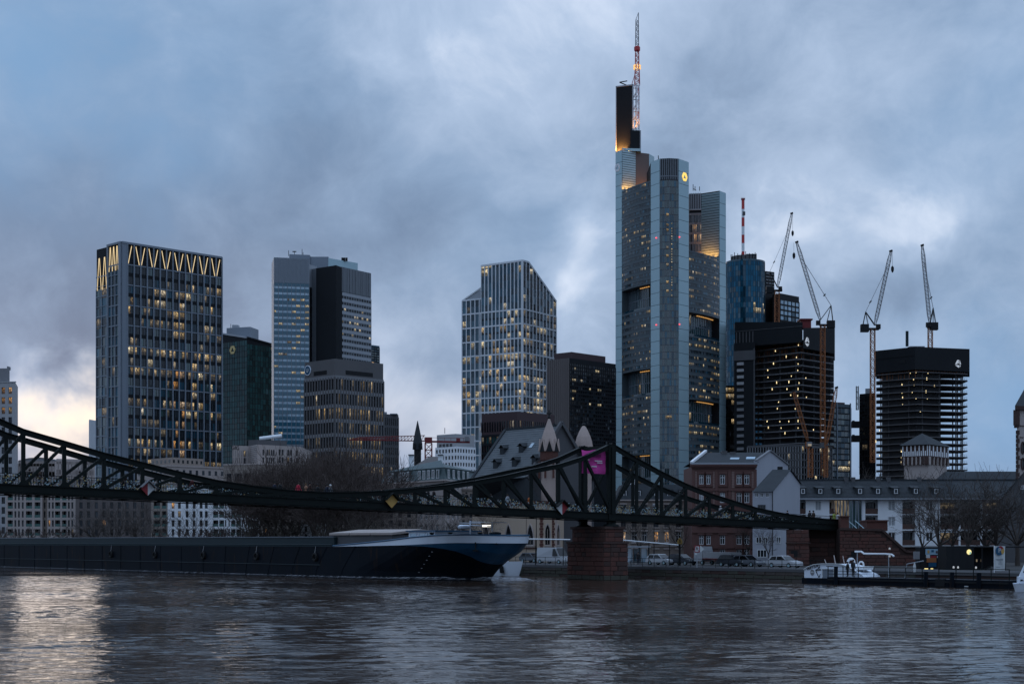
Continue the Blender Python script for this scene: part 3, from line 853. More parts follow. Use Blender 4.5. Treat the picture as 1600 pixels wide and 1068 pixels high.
# ---- squat grey office tower with tall narrow windows
L_,C_,R_,B_=corner(523,560,476.5,598.8,45)
t=thing('office_tower','squat brown-grey stone tower with rows of narrow tall windows and a round blue badge','tower',base((L_,C_,R_,B_)))
zt=Z(560,560);shell('wall',t,(L_,C_,R_,B_),GZ,zt,M['stone_grey'])
for(a,b,nx,tag_)in((L_,C_,11,0),(C_,R_,18,1)):
    fr=Fr(a,b);mbw,mbp=MB(),MB()
    rowh=22.3/FPX*560/2*2*.5*1.0
    top_=Z(588.5,560);nz=13;hh=11.35/FPX*560*2
    def lt(i,j,q=tag_):
        r=rg.random();pr={8:.1,7:.3,6:.8,5:.45,4:.55,3:.65,2:.75,1:.5,0:.4}.get(j,.1)
        if q==0:pr*=.25 if j!=6 else .9
        if q==1 and j==8:pr=.55 if i>4 else .1
        return rg.choice([2,3,4])if r<pr else None
    nz=9;facade(fr,top_-nz*22.6/FPX*560,top_,nx,nz,mbw,mbp,(.50,.42),(1.3,.30),(0,1),lt,rg=rg)
    mbw.build('facade_grid',[M['stone_grey'],M['con_grey']],t)
    mbp.build('window_panes',[M['g_dark'],M['g_black'],M['l_warm'],M['l_dim'],M['l_dim']],t,kind='stuff')
    mb=MB();x0,x1=(.30,.74)if tag_==0 else(.22,.78)
    fr.box(mb,fr.L*x0,fr.L*x1,Z(584,562),Z(577.5,562),-.2,.06);mb.build('louvre',M['black'],t)
    fr_l=fr if tag_==0 else None
    if tag_==0:
        mb=MB();cc=fr.p(1.9,Z(579,572),.2);n_=20
        def disc(mb,r,d0,d1,m=0):
            ring=[fr.p(1.9+math.cos(2*math.pi*k/n_)*r,Z(579,572)+math.sin(2*math.pi*k/n_)*r,d1)for k in range(n_)]
            mb.face(ring,m);ring0=[fr.p(1.9+math.cos(2*math.pi*k/n_)*r,Z(579,572)+math.sin(2*math.pi*k/n_)*r,d0)for k in range(n_)]
            for k in range(n_):mb.face([ring0[k],ring0[(k+1)%n_],ring[(k+1)%n_],ring[k]],m)
        disc(mb,1.9,.05,.3,0);disc(mb,1.6,.3,.34,1)
        mb2=mb.build('badge',[M['hull_white'],M['hull_blue']],t)
        mb=MB()
        for(a_,e_)in(((-.7,.7),(-.7,-.2)),((-.7,-.2),(0,-.75)),((0,-.75),(.7,-.2)),((.7,-.2),(.7,.7)),((0,-.7),(0,.8))):
            mb.beam(fr.p(1.9+a_[0],Z(579,572)+a_[1],.38),fr.p(1.9+e_[0],Z(579,572)+e_[1],.38),.2,.06,up=(fr.n.x,fr.n.y,0))
        mb.build('badge_mark',M['sign_white'],mb2)

# ---- dark block right of it
p=[P2(597,640),P2(622.5,646),P2(622.5,670),P2(597,670)]
t=thing('office_block','dark narrow block with few lit windows right of the squat brown-grey stone tower','tower',base(p))
shell('wall',t,p,GZ,Z(646,640),M['con_dark']);fr=Fr(p[0],p[1]);mbw,mbp=MB(),MB()
facade(fr,GZ+6,Z(650,640),8,12,mbw,mbp,(.4,.15),(1.0,.12),(0,),lambda i,j:1 if(j==4 and 0<i<5)or rg.random()<.03 else None,rg=rg)
mbw.build('facade_grid',[M['con_dark']]*2,t);mbp.build('window_panes',[M['g_black'],M['l_orange']],t,kind='stuff')
mb=MB();mb.box(p[0].x+.5,p[0].x+1.7,642,644,Z(646,640),Z(642.5,640));mb.build('roof_unit',M['grey_metal'],t)
mb=MB();mb.box(p[0].x+3,p[0].x+6,643,648,Z(646,640),Z(644.6,640));mb.build('roof_unit',M['grey_metal'],t)

# ---- white-framed glass tower with a slanting top
L_,C_,R_,B_=corner(816,932,752,868.5,57)
t=thing('office_tower','white framed glass tower with a slanting cut top and lower left wing, many lit windows','tower',base((L_,C_,R_,B_)))
ztc,ztl,ztr=Z(407,932),Z(414,945),Z(470,962)
frr_=Fr(C_,R_);kx=frr_.L*.17;Kp=C_+frr_.u*kx
mb=MB();mb.prism([tuple(L_),tuple(C_),tuple(Kp),tuple(R_),tuple(B_)],GZ,[ztl,ztc,ztc,ztr,ztr],0);mb.build('wall',M['g_deep'],t)
ph=(Z(482.5,932)-Z(641,932))/7 # two storeys between white rails
zg=Z(482.5,932)
def tl(i,j):
    r=rg.random();pr={0:.8,1:.25,2:.45,3:.3,4:.4,5:.3,6:.25,7:.35,8:.5,9:.25,10:.3,11:.35,12:.3,13:.2}.get(j,.25)
    return rg.choice([2,2,3,4])if r<pr else None
for(fr,nx,dark,face_)in((Fr(L_,C_),11,(0,1),0),(frr_,10,(5,5,1),1)):
    mbw,mbp=MB(),MB();cw=fr.L/nx
    nbelow=13
    zz=zg-nbelow*ph
    facade(fr,zz,zg,nx,nbelow*2,mbw,mbp,(.62,.5),None,dark,lambda i,j:tl(i,j-12)if(face_==0 or rg.random()<.9)else None,rg=rg,sub=1)
    for j in range(nbelow+1):fr.box(mbw,0,fr.L,zg-j*ph-.42,zg-j*ph+.42,0,.46)
    for j in range(nbelow):fr.box(mbw,0,fr.L,zg-(j+.5)*ph-.45,zg-(j+.5)*ph+.45,0,.08,1)
    for i in range(nx+1):
        x=i*cw
        zt_=(ztl+(ztc-ztl)*i/nx)if face_==0 else(ztc if x<=kx else ztc+(ztr-ztc)*(x-kx)/(fr.L-kx))
        fr.box(mbw,max(0,x-.31),min(fr.L,x+.31),zg,zt_,0,.5)
        if i<nx:
            z=zg+.5;row=0
            while True:
                x2=x+cw
                zl_=zt_;zr_=(ztl+(ztc-ztl)*(i+1)/nx)if face_==0 else(ztc if x2<=kx else ztc+(ztr-ztc)*(x2-kx)/(fr.L-kx))
                top_=min(z+ph/2-.35,min(zl_,zr_)-.6)
                if top_-z<.8:break
                q=(2 if(face_==0 and i<3 and row in(5,6,7)and rg.random()<.7)or rg.random()<.05 else rg.choice(dark))
                fr.quad(mbp,x+.33,x2-.33,z,top_,.02,q,(i+60,row));z+=ph/2;row+=1
    mbw.build('facade_grid',[M['fin_white'],M['dark_panel']],t)
    mbp.build('window_panes',[M['g_deep'],M['g_blue'],M['l_cream'],M['l_warm'],M['l_dim'],M['g_black']],t,kind='stuff')
mb=MB()
mb.beam((*L_,ztl),(*C_,ztc),1.1);mb.beam((*C_,ztc),(*Kp,ztc),1.1);mb.beam((*Kp,ztc),(*R_,ztr),1.2);mb.beam((*C_,GZ),(*C_,ztc),1.5)
mb.build('edge_frame',M['fin_white'],t)
# lower wing with a slatted slope
Ld=(L_-C_).normalized();L2=ray_at(L_+Fr(L_,C_).n*-3.0,Ld,722.5);Ls=L_+Fr(L_,C_).n*-3.0
zw0,zw1=Z(470,960),Z(446,950)
bkv=-Fr(L_,C_).n*20
mb=MB();mb.prism([tuple(L2),tuple(Ls),tuple(Ls+bkv),tuple(L2+bkv)],GZ,zw0);mb.build('wing_wall',M['g_deep'],t)
fr=Fr(L2,Ls);mbw,mbp=MB(),MB();nb2=13
facade(fr,zw0-nb2*ph,zw0,5,nb2*2,mbw,mbp,(.62,.5),None,(0,1),lambda i,j:tl(i,j-12)if rg.random()<.7 else None,rg=rg)
for j in range(nb2+1):fr.box(mbw,0,fr.L,zw0-j*ph-.42,zw0-j*ph+.42,0,.46)
mbw.build('wing_grid',[M['fin_white']]*2,t);mbp.build('wing_panes',[M['g_deep'],M['g_blue'],M['l_cream'],M['l_warm'],M['l_dim']],t,kind='stuff')
for k in range(6):
    mb=MB();a=Vector((*fr.p(0,zw0,0).xy,zw0))+Vector((*(bkv*(k/6)),0));mb.beam(a,Vector((*fr.p(fr.L,zw1+1.0,0).xy,zw1+(0)))+Vector((*(bkv*(k/6)),0)),.8)
    mb.build('roof_slat',M['fin_white'],t)
mb=MB();mb.prism([tuple(L2),tuple(Ls),tuple(Ls+bkv),tuple(L2+bkv)],zw0,[zw0+.1,zw1-1,zw1-1,zw0+.1]);mb.build('wing_roof',M['grey_metal'],t)

# ---- maroon block in front of it
L_,C_,R_,B_=corner(808,640,752.5,866,48)
t=thing('office_block','dark maroon clad block in front of the white framed tower, behind the church roof','office block',base((L_,C_,R_,B_)))
zt=Z(642.5,640);shell('wall',t,(L_,C_,R_,B_),GZ,zt,M['maroon'])
for(a,b,nx)in((L_,C_,14),(C_,R_,18)):
    fr=Fr(a,b);mbw,mbp=MB(),MB()
    facade(fr,Z(672,640),Z(656,640),nx,1,mbw,mbp,(.45,.2),None,(0,),lambda i,j:1 if rg.random()<.2 else None,rg=rg)
    facade(fr,Z(760,640),Z(678,640),nx,6,mbw,mbp,(.25,.15),(1.0,.25),(0,3),lambda i,j:(1 if rg.random()<(.4 if j==5 else .08)else None),rg=rg)
    mbw.build('facade_grid',[M['maroon'],M['dark_panel']],t);mbp.build('window_panes',[M['g_black'],M['l_dim'],M['l_warm'],M['g_green']],t,kind='stuff')

# ---- dark brown slab tower beside the tallest tower
L_,C_,R_,B_=corner(890,830,854.5,962,47)
t=thing('office_tower','brown ribbed and black glazed slab tower standing left of the tallest tower','tower',base((L_,C_,R_,B_)))
zt=Z(559,830);shell('wall',t,(L_,C_,R_,B_),GZ,zt,M['dark_panel'])
fr=Fr(L_,C_);mb=MB()
for k in range(11):
    x=fr.L*k/11;fr.box(mb,x+.12,x+fr.L/11-.12,GZ,zt,0,.35)
mb.build('stone_rib',M['brown_rib'],t,kind='stuff')
fr=Fr(C_,R_);mbw,mbp=MB(),MB()
spots={(2,24):1,(12,24):1,(13,24):1,(1,21):1,(2,21):1,(5,21):1,(1,18):1,(2,18):1,(1,16):1,(9,19):1,(13,19):1,(14,19):1,(9,15):1,(13,15):1,(14,15):1}
facade(fr,Z(720,830),Z(566,830),22,26,mbw,mbp,(.25,.2),(.7,.15),(0,0,2),lambda i,j:1 if spots.get((i,j))or(j in(1,2)and 14>i>3 and rg.random()<.6)or rg.random()<.015 else None,rg=rg)
mbw.build('facade_grid',[M['dark_panel']]*2,t);mbp.build('window_panes',[M['g_black'],M['l_cream'],M['g_dark']],t,kind='stuff')
# set-back top storeys
L2,C2,R2,B2=corner(893,838,866,946,47)
shell('upper_block',t,(L2,C2,R2,B2),zt-4,Z(549.5,838),M['maroon'])
fr=Fr(C2,R2);mb=MB()
for k in range(2):
    for i in range(22):
        if rg.random()<.85:fr.box(mb,1+i*fr.L/24,1.5+i*fr.L/24,Z(567+11*k,838),Z(565.6+11*k,838),0,.7)
mb.build('roof_light',M['lamp'],t,kind='stuff')

# ================================================================== THE TALLEST TOWER (three-cornered, with sky gardens and a mast)
rg=random.Random(23)
def spot_up(loc,target,power,name='floodlight',size=60,col=(1.0,0.40,0.09)):
    d=bpy.data.lights.new(name,'SPOT');d.energy=power;d.color=col;d.spot_size=R(size);d.spot_blend=0.9;d.shadow_soft_size=0.6
    o=bpy.data.objects.new(name,d);COL.objects.link(o);o.location=loc
    o.rotation_euler=(Vector(loc)-Vector(target)).to_track_quat('Z','Y').to_euler()
    return o
l0,l1,r1,r0=P2(1017,873),P2(1031,865),P2(1060,865),P2(1076,873)
t=thing('skyscraper','tallest tower, pale blue with glazed corner columns, sky gardens and a red white mast','tower',base([l0,r0,Vector((90,915))]))
SKY=t
zT=Z(248,865)
mb=MB();pyl=[tuple(l0),tuple(l1),tuple((l1+r1)/2+Vector((0,-1.2))),tuple(r1),tuple(r0),(r0.x,900),(l0.x,900)]
mb.prism(pyl,GZ,zT);mb.build('corner_column',M['dark_panel'],t)
_cp={}
def clad(fr,z0,z1,n,nx=1,d=0.02,m=None,name='cladding_panel'):
    """silver panels with open joints, each one a part"""
    m=m or M['silver']
    w,h=fr.L/nx,(z1-z0)/n
    key=(round(w,2),round(h,2),m.name)
    if key not in _cp:
        b=MB();b.hexa([(.05,0,.07),(w-.05,0,.07),(w-.05,0,h-.07),(.05,0,h-.07),(.09,-.14,.12),(w-.09,-.14,.12),(w-.09,-.14,h-.12),(.09,-.14,h-.12)],skip=(0,))
        _cp[key]=b.mesh(name,m)
    for j in range(n):
        for i in range(nx):
            o=link(name,_cp[key],t);o.location=fr.p(i*w,z0+j*h,d)-wloc(t);o.rotation_euler=(0,0,fr.ang)
clad(Fr(l0,l1),GZ,zT,32,1)
clad(Fr(r1,r0),GZ,zT,32,1)
# fine vertical joints of the panels
mid=(l1+r1)/2+Vector((0,-1.2))
mbw,mbp=MB(),MB()
for(a,b)in((l1,mid),(mid,r1)):
    fr=Fr(a,b)
    facade(fr,30,Z(282,865),4,46,mbw,mbp,(.16,.16),(.35,.12),(0,0,1),None,rg=rg)
    for k in range(5):fr.box(mbw,k*fr.L/5+.2,k*fr.L/5+.7,Z(281,865),zT,0,.3)
    for zz in(Z(276.5,865),):fr.box(mbw,0,fr.L,zz,zz+.6,0,.35)
fr=Fr(l1,r1)
for y in(336,352,360,387,400,414,441,455):
    for(a,b)in((.34,.46),):fr.quad(mbp,fr.L*a,fr.L*b,Z(y+2.2,865),Z(y-2,865),1.35,2,(rg.randrange(50),0))
for y in range(350,464,4):
    if rg.random()<.75:fr.quad(mbp,fr.L*.60,fr.L*.66,Z(y+1.0,865),Z(y-.9,865),1.35,3,(rg.randrange(50),0))
fr.quad(mbp,fr.L*.30,fr.L*.62,Z(654,865),Z(649,865),1.35,2,(3,3))
mbw.build('column_grid',[M['mid_metal'],M['con_dark']],t);mbp.build('column_panes',[M['g_teal'],M['g_blue'],M['l_warm'],M['l_cream']],t,kind='stuff')
for fr_,tt in((Fr(l0,l1),6.0),(Fr(r1,r0),.5)):
    for y in(371.5,507.5):
        mb=MB();fr_.box(mb,tt-.3,tt+.3,Z(y,866),Z(y-1.6,866),.15,.7);mb.build('warning_light',M['red_lamp'],t)

def wing(a,b,bulge,ztop,gardens,nseg,litp,left):
    a,b=Vector(a),Vector(b);nrm=Vector(((b-a).y,-(b-a).x)).normalized()
    def c(s,off=0.0):return a+(b-a)*s+nrm*(bulge*4*s*(1-s)+off)
    pts=[c(k/nseg)for k in range(nseg+1)]
    inn=[c(k/nseg,-5.0)for k in range(nseg+1)]
    body,panes,gl,glow,bars=MB(),MB(),MB(),MB(),MB()
    bands=[];z=ztop
    for(g1,g0)in gardens:bands.append((g1,z,'o'));bands.append((g0,g1,'g'));z=g0
    bands.append((GZ,z,'o'))
    cell=0;rowp={}
    for(z0,z1,kind)in bands:
        for k in range(nseg):
            fr=Fr(pts[k],pts[k+1]);L=fr.L
            if kind=='o':
                fr.quad(body,0,L,z0,z1,0,0)
                nf=max(1,round((z1-z0)/3.62));h=(z1-z0)/nf
                for j in range(nf):
                    rf=rowp.setdefault(round(z0+j*h),rg.choice((.3,.6,1.0,1.7)))
                    zb_,zt_=z0+j*h+1.15,z0+j*h+2.75
                    fr.box(bars,0,L,zt_+.02,zt_+.28,0,.22,1);fr.box(bars,0,L,zb_-.2,zb_-.04,0,.12,1)
                    on=rg.random()
                    for q in range(3):
                        if rg.random()<.10:continue
                        w=L/3
                        lm=None
                        if on<litp(z0+j*h,k)*rf:lm=rg.choice([2,3,4,4,4])
                        m_=lm if(lm is not None and rg.random()<.75)else rg.choice((0,0,1))
                        fr.quad(panes,q*w+.18,(q+1)*w-.18,zb_,zt_,.03,m_,(cell,j));cell+=1
            else:
                fi=Fr(inn[k],inn[k+1])
                for q in range(2):
                    w=fi.L/2
                    for(za,zc_)in((z0+.5,(z0+z1)/2),((z0+z1)/2,z1-.3)):
                        fi.quad(gl,q*w,(q+1)*w,za,zc_,0.0,1 if rg.random()<.07 else 0,(cell,7));cell+=1
                    fi.box(bars,q*w-.12,q*w+.12,z0,z1,0,.35,0)
                fi.box(bars,0,fi.L,(z0+z1)/2-.15,(z0+z1)/2+.15,0,.3,0)
                # floor and soffit of the garden, with a row of lamps under the soffit
                body.face([(*pts[k],z0),(*pts[k+1],z0),(*inn[k+1],z0),(*inn[k],z0)],1)
                body.face([(*pts[k+1],z1),(*pts[k],z1),(*inn[k],z1),(*inn[k+1],z1)],1)
                if(k>nseg*.25)if not left else(k>nseg*.4):
                    for q in range(2):fi.box(glow,(q+.2)*fi.L/2,(q+.75)*fi.L/2,z1-.55,z1-.30,.5,1.1)
                fr.box(bars,0,L,z0,z0+1.1,-.15,-.05,2)
        if kind=='g':
            # end cheeks
            for(p_,i_)in((pts[0],inn[0]),(pts[-1],inn[-1])):
                body.face([(*p_,z0),(*i_,z0),(*i_,z1),(*p_,z1)],0)
    back=[*pts,inn[-1]+(inn[-1]-pts[-1])*2,inn[0]+(inn[0]-pts[0])*2]
    body.face([(*p_,ztop)for p_ in back],0)
    fr=Fr(pts[0],pts[-1]);
    body.build('office_wing',[M['wing'],M['con_dark']],t)
    panes.build('window_panes',[M['g_dark'],M['g_blue'],M['l_cream'],M['l_warm'],M['l_dim']],t,kind='stuff')
    gl.build('garden_glazing',[M['g_teal'],M['l_warm']],t,kind='stuff')
    glow.build('garden_lamp',M['glow'],t,kind='stuff')
    bars.build('facade_grid',[M['fin'],M['wing_trim'],M['g_blue']],t)
    return pts
zL,zR=Z(282,873),Z(391,873)
def lp(z,k):return .45 if(75<z<88 or 122<z<135)else(.32 if k>=3 else .20)
wing(P2(972,901),P2(1016.5,873.5),1.6,zL,[(Z(443,873),Z(481,873)),(Z(575.5,873),Z(616,873)),(Z(709,873),Z(748,873))],8,lp,True)
def rp(z,k):return .5 if(86<z<92 or 112<z<121 or 66<z<71)else .34
wing(P2(1076.5,873.5),P2(1124,901),1.6,zR,[(Z(487,873),Z(523.5,873)),(Z(623,873),Z(660,873)),(Z(752,873),Z(790,873))],8,rp,False)
# top plant floors of the left wing: a solid dark band with louvres
# left column and its crown
zq=Z(235,902)
q=[P2(962,906),P2(972,901),P2(993,906),P2(1014,910),P2(1022,917),Vector((X(1022,917),945)),Vector((X(966,945),945))]
mb=MB();mb.prism([tuple(p)for p in q],GZ,zq);mb.build('corner_column',M['dark_panel'],t)
clad(Fr(q[0],q[1]),GZ,zq,34,1)
fr=Fr(q[1],q[2]);mb=MB()
for k in range(22):fr.box(mb,.1,fr.L-.1,zL-4+k*1.36,zL-4+k*1.36+1.05,0,.25)
mb.build('crown_louvre',M['silver'],t,kind='stuff')
fr=Fr(q[2],q[3]);mb=MB();fr.box(mb,0,fr.L,zL-3,zq,0,.12);mb.build('crown_panel',M['brown_rib'],t)
fr=Fr(q[3],q[4]);mb=MB();fr.box(mb,0,fr.L,zL-3,zq,0,.12);mb.build('crown_panel',M['silver'],t)
ribbon_logo(t,Fr(q[0],q[1]),1.9,Z(261,903),2.6,M['print'])
ribbon_logo(t,Fr(r1,r0),Fr(r1,r0).L*.58,Z(276,869),2.7,M['logo_glow'])
for px,yy in((974,899.6),(981,901),(989,902.8)):spot_up((*(P2(px,yy)),zL+.8),(*(P2(px,yy+3)),zL+9),2000,size=100)
for px in(997,1004,1011):spot_up((*(P2(px,906)),zL+.8),(*(P2(px,909)),zL+8),1500,size=100)
# dark upper shaft beside the mast
zk=Z(133,908)
q2=[P2(962.5,912),P2(989,908),P2(989,930),P2(962.5,930)]
mb=MB();mb.prism([tuple(p)for p in q2],zq-1,zk);mb.build('upper_shaft',M['dark_panel'],t)
fr=Fr(q2[0],q2[1]);mb=MB();fr.box(mb,-.1,.35,zq,zk+.5,-.2,.3);fr.box(mb,fr.L-.35,fr.L+.1,zq,zk+.5,-.2,.3);fr.box(mb,0,fr.L,zk-.2,zk+.5,-.2,.3)
mb.build('shaft_edge',M['grey_metal'],t)
q3=[P2(985,907),P2(1001,908.5),P2(1001,928),P2(985,928)]
shell('shaft_foot',t,q3,zq-1,Z(204,908),M['dark_panel'])
mb=MB();fr=Fr(q3[0],q3[1]);fr.box(mb,fr.L-.5,fr.L+.1,zq-1,Z(203.5,908),0,.3);mb.build('foot_edge',M['grey_metal'],t)
mb=MB();fr=Fr(q[1],P2(1001,899));
mb.prism([tuple(P2(976,903)),tuple(P2(1001,904)),tuple(P2(1001,908)),tuple(P2(976,908))],zq,Z(231.5,903));mb.build('roof_parapet',M['silver'],t)
for px,yy in((966,909.5),(975,908.3),(984,906.5)):spot_up((*(P2(px,yy)),zq+.8),(*(P2(px,yy+3)),zq+7),22000,size=100)
# open lattice beside the shaft, then the mast
lat=MB();lx0,lx1=X(989,912),X(998.5,912)
ys=[204,187,171,152,134]
for k in range(4):
    z0,z1=Z(ys[k],910),Z(ys[k+1],910)
    for yy in(909.5,915):
        lat.beam((lx0,yy,z0),(lx1,yy,z1),.38,m=0);lat.beam((lx0,yy,z1),(lx1,yy,z1),.42,m=0)
    lat.beam((lx1,909.5,z0),(lx1,915,z1),.3,m=1)
    for j in range(3):
        za=z0+(z1-z0)*j/3;ze=z0+(z1-z0)*(j+1)/3
        lat.beam((lx1-1.7,909.5,za),(lx1,909.5,ze),.26,m=k%2);lat.beam((lx1,909.5,za),(lx1-1.7,909.5,za),.26,m=k%2)
for xx in(lx0,lx1-1.7,lx1):
    for yy in(909.5,915):lat.beam((xx,yy,Z(204,910)),(xx,yy,zk+1),.42,m=0)
mast=thing('mast',None,None)if False else None
mb_obj=lat.build('mast_base_frame',[M['white_metal'],M['mast_red']],t)
spot_up((X(992,905),905.5,Z(203,905)),(X(993,911),912,Z(180,910)),3000,size=60)
mb=MB();mx_=X(995.5,911)
secs=[(134,105,3.0,2.4,0),(105,80,2.2,2.0,1),(80,48,1.9,1.7,2),(48,31,1.7,1.5,2)]
for(ya,yb,w0,w1,m_)in secs:
    mb.lattice((mx_,911,Z(ya,911)),(mx_,911,Z(yb,911)),w0,6 if ya-yb>20 else 4,.16,w2=w1,m=m_)
mb.beam((mx_-2.6*1.3,911,Z(134,911)),(mx_-.9,911,Z(113,911)),.35,m=0)
mb.beam((mx_+.75,911,Z(31,911)),(mx_+.75,911,Z(20,911)),.45,m=2);mb.beam((mx_-.75,911,Z(31,911)),(mx_+.75,911,Z(20.5,911)),.3,m=2)
mb.lathe((mx_,911),[(1.6,Z(80,911)),(1.8,Z(79,911)),(1.8,Z(74,911)),(1.5,Z(73,911))],8,m=1)
mb.build('mast',[M['mast_red'],M['mast_red'],M['crane_grey']],t)
mb=MB()
for(y,r)in((107,1.9),(103,1.9)):
    for k in range(8):
        a=k*math.pi/4;mb.box(mx_+math.cos(a)*r-.3,mx_+math.cos(a)*r+.3,911+math.sin(a)*r-.3,911+math.sin(a)*r+.3,Z(y+1.6,911),Z(y-1.2,911))
mb.build('mast_lamp',lamp_mat('mast_ring_light',(1.0,.55,.12),.8),t,kind='stuff')
# hooked maintenance crane on the shaft roof
mb=MB();mb.beam((X(984,912),912,zk+.3),(X(968,912),912,zk+2.8),.5);mb.beam((X(968,912),912,zk+2.8),(X(980,912),912,zk+3.6),.5);mb.beam((X(984,912),912,zk+.3),(X(987,912),912,zk+.6),.9)
mb.build('roof_crane',M['black'],t)
# right column
zr_=Z(298,901)
q=[P2(1077,909),P2(1096,908),P2(1124,901),P2(1134,907),Vector((X(1134,907),940)),Vector((X(1077,909),940))]
mb=MB();mb.prism([tuple(p)for p in q],GZ,zr_);mb.build('corner_column',M['dark_panel'],t)
clad(Fr(q[2],q[3]),GZ,zr_,30,1)
fr=Fr(q[1],q[2]);mb=MB()
for k in range(30):fr.box(mb,.1,fr.L-.1,zR-6+k*1.53,zR-6+k*1.53+1.2,0,.25)
mb.build('crown_louvre',M['silver'],t,kind='stuff')
fr=Fr(q[0],q[1]);mb=MB()
for k in range(7):fr.box(mb,.2+k*fr.L/7,.7+k*fr.L/7,Z(325,906),zr_+.3,0,.35)
fr.box(mb,0,fr.L,Z(327,906),Z(325,906),0,.4)
mb.build('louvre',M['grey_metal'],t)
mbw,mbp=MB(),MB()
facade(fr,zR-6,Z(333,906),8,6,mbw,mbp,(.18,.2),(1.2,.2),(0,0),lambda i,j:{3:1,4:1,0:1,1:1}.get(j)if rg.random()<.6 else None,rg=rg)
mbw.build('facade_grid',[M['grey_metal'],M['con_grey']],t);mbp.build('stair_panes',[M['g_dark'],M['l_orange']],t,kind='stuff')
for px,yy in((1100,904),(1108,902),(1117,900)):spot_up((*(P2(px,yy)),zR+.6),(*(P2(px,yy+3)),zR+9),2600,size=100)
mb=MB()
for px,y in((1083,288),(1086,291),(1093,291.5)):mb.beam(W3(px,298,906),W3(px,y,906),.35)
mb.beam(W3(1083.5,295,906),W3(1088,297.5,906),.3);mb.beam(W3(1029,249,870),W3(1028.5,243,870),.4)
mb.build('antenna',M['black'],t)

# ================================================================== ROUND BLUE TOWER, DARK TOWER
ctr=P2(1164.5,1088);r_=30.5/FPX*1074
t=thing('office_tower','round bright blue glass tower with a red and white striped mast on its roof','tower',(ctr.x,ctr.y,GZ))
z1=Z(406,1076)
mb=MB();mb.lathe(ctr,[(r_,GZ),(r_,z1)],48);mb.build('wall',M['g_vivid'],t)
mbp=MB();mbw=MB();ns=48
for k in range(ns):
    a0,a1=2*math.pi*k/ns,2*math.pi*(k+1)/ns
    pa=ctr+Vector((math.cos(a0),math.sin(a0)))*r_;pb=ctr+Vector((math.cos(a1),math.sin(a1)))*r_
    mdir=(pa+pb)/2-ctr
    if mdir.y>r_*.35:continue
    fr=Fr(pa,pb)
    colk=k
    for j in range(52):
        if z1-j*3.7<30:break
        lm=None
        ang_=math.degrees(math.atan2(mdir.y,mdir.x))
        if(j in(8,9,14,22,23)and-75<ang_<-20 and rg.random()<.45):lm=2
        fr.quad(mbp,.08,fr.L-.08,z1-(j+1)*3.7+.12,z1-j*3.7-.12,.06,lm if lm else(3 if abs(ang_+100)<4 else rg.choice((0,0,0,1))),(k,j))
    fr.box(mbw,-.12,.12,GZ,z1,0,.22)
mbp.build('window_panes',[M['g_vivid'],M['g_blue'],M['l_cream'],M['g_deep']],t,kind='stuff');mbw.build('upright',M['g_deep'],t,kind='stuff')
mb=MB();mb.lathe(ctr,[(r_+.25,z1-.6),(r_+.25,z1+.5),(r_-.4,z1+.5)],48);mb.build('roof_rim',M['g_blue'],t)
cr=P2(1162,1088);mb=MB();mb.lathe(cr,[(8.8,z1),(8.8,Z(398,1080)),(8.2,Z(398,1080))],24);mb.build('roof_ring',M['con_dark'],t)
mb=MB()
for k in range(20):
    a=2*math.pi*k/20;p=cr+Vector((math.cos(a),math.sin(a)))*9.0
    mb.box(p.x-.2,p.x+.2,p.y-.2,p.y+.2,z1,Z(395.5 if k%3 else 393,1080))
mb.build('roof_railing',M['black'],t,kind='stuff')
mb=MB();p=P2(1173,1088);mb.box(p.x-3.5,p.x+3.5,p.y-3,p.y+3,z1,Z(396.5,1085));mb.build('roof_unit',M['hull_teal'],t)
bands=[398,393,380,367,354,340,327,310]
mx_=X(1161,1085)
for k in range(7):
    mb=MB();mb.lathe((mx_,1085),[(1.05,Z(bands[k],1085)),(1.05,Z(bands[k+1],1085))],10);mb.build('mast_section',M['mast_red']if k%2==0 else M['white_metal'],t)
mb=MB();mb.lathe((mx_,1085),[(1.5,Z(312,1085)),(1.5,Z(310.5,1085))],10)
for k in range(4):mb.beam((mx_+(-1.2+.8*k),1085,Z(311,1085)),(mx_+(-1.2+.8*k),1085,Z(308,1085)),.18)
mb.build('mast_head',M['crane_red'],t)
mb=MB();mb.box(mx_-.5,mx_+1.4,1083.6,1084,Z(337,1085),Z(331,1085));mb.build('antenna_panel',M['con_dark'],t)

p=[P2(1186,1100),P2(1210,1108),P2(1210,1140),P2(1186,1140)]
t=thing('office_tower','black tower behind the round blue tower, its lower shoulder gridded with pale panes','tower',base(p))
shell('wall',t,p,GZ,Z(422,1100),M['black'])
fr=Fr(p[0],p[1]);mb=MB()
for k in range(5):fr.box(mb,fr.L*.45,fr.L*.98,Z(448-k*5,1104),Z(446-k*5,1104),0,.3)
mb.build('upper_louvre',M['con_grey'],t)
p=[P2(1207,1096),P2(1219,1090),P2(1248.5,1106),P2(1248.5,1130),P2(1207,1130)]
shell('shoulder_block',t,p,GZ,Z(458,1090),M['black'])
fr=Fr(p[1],p[2]);mbw,mbp=MB(),MB()
facade(fr,Z(500,1090),Z(467,1090),5,4,mbw,mbp,(.8,.25),(1.1,.25),(0,0,1),lambda i,j:2 if rg.random()<.06 else None,rg=rg)
mbw.build('shoulder_grid',[M['black']]*2,t);mbp.build('shoulder_panes',[M['g_sky'],M['g_blue'],M['l_dim']],t,kind='stuff')
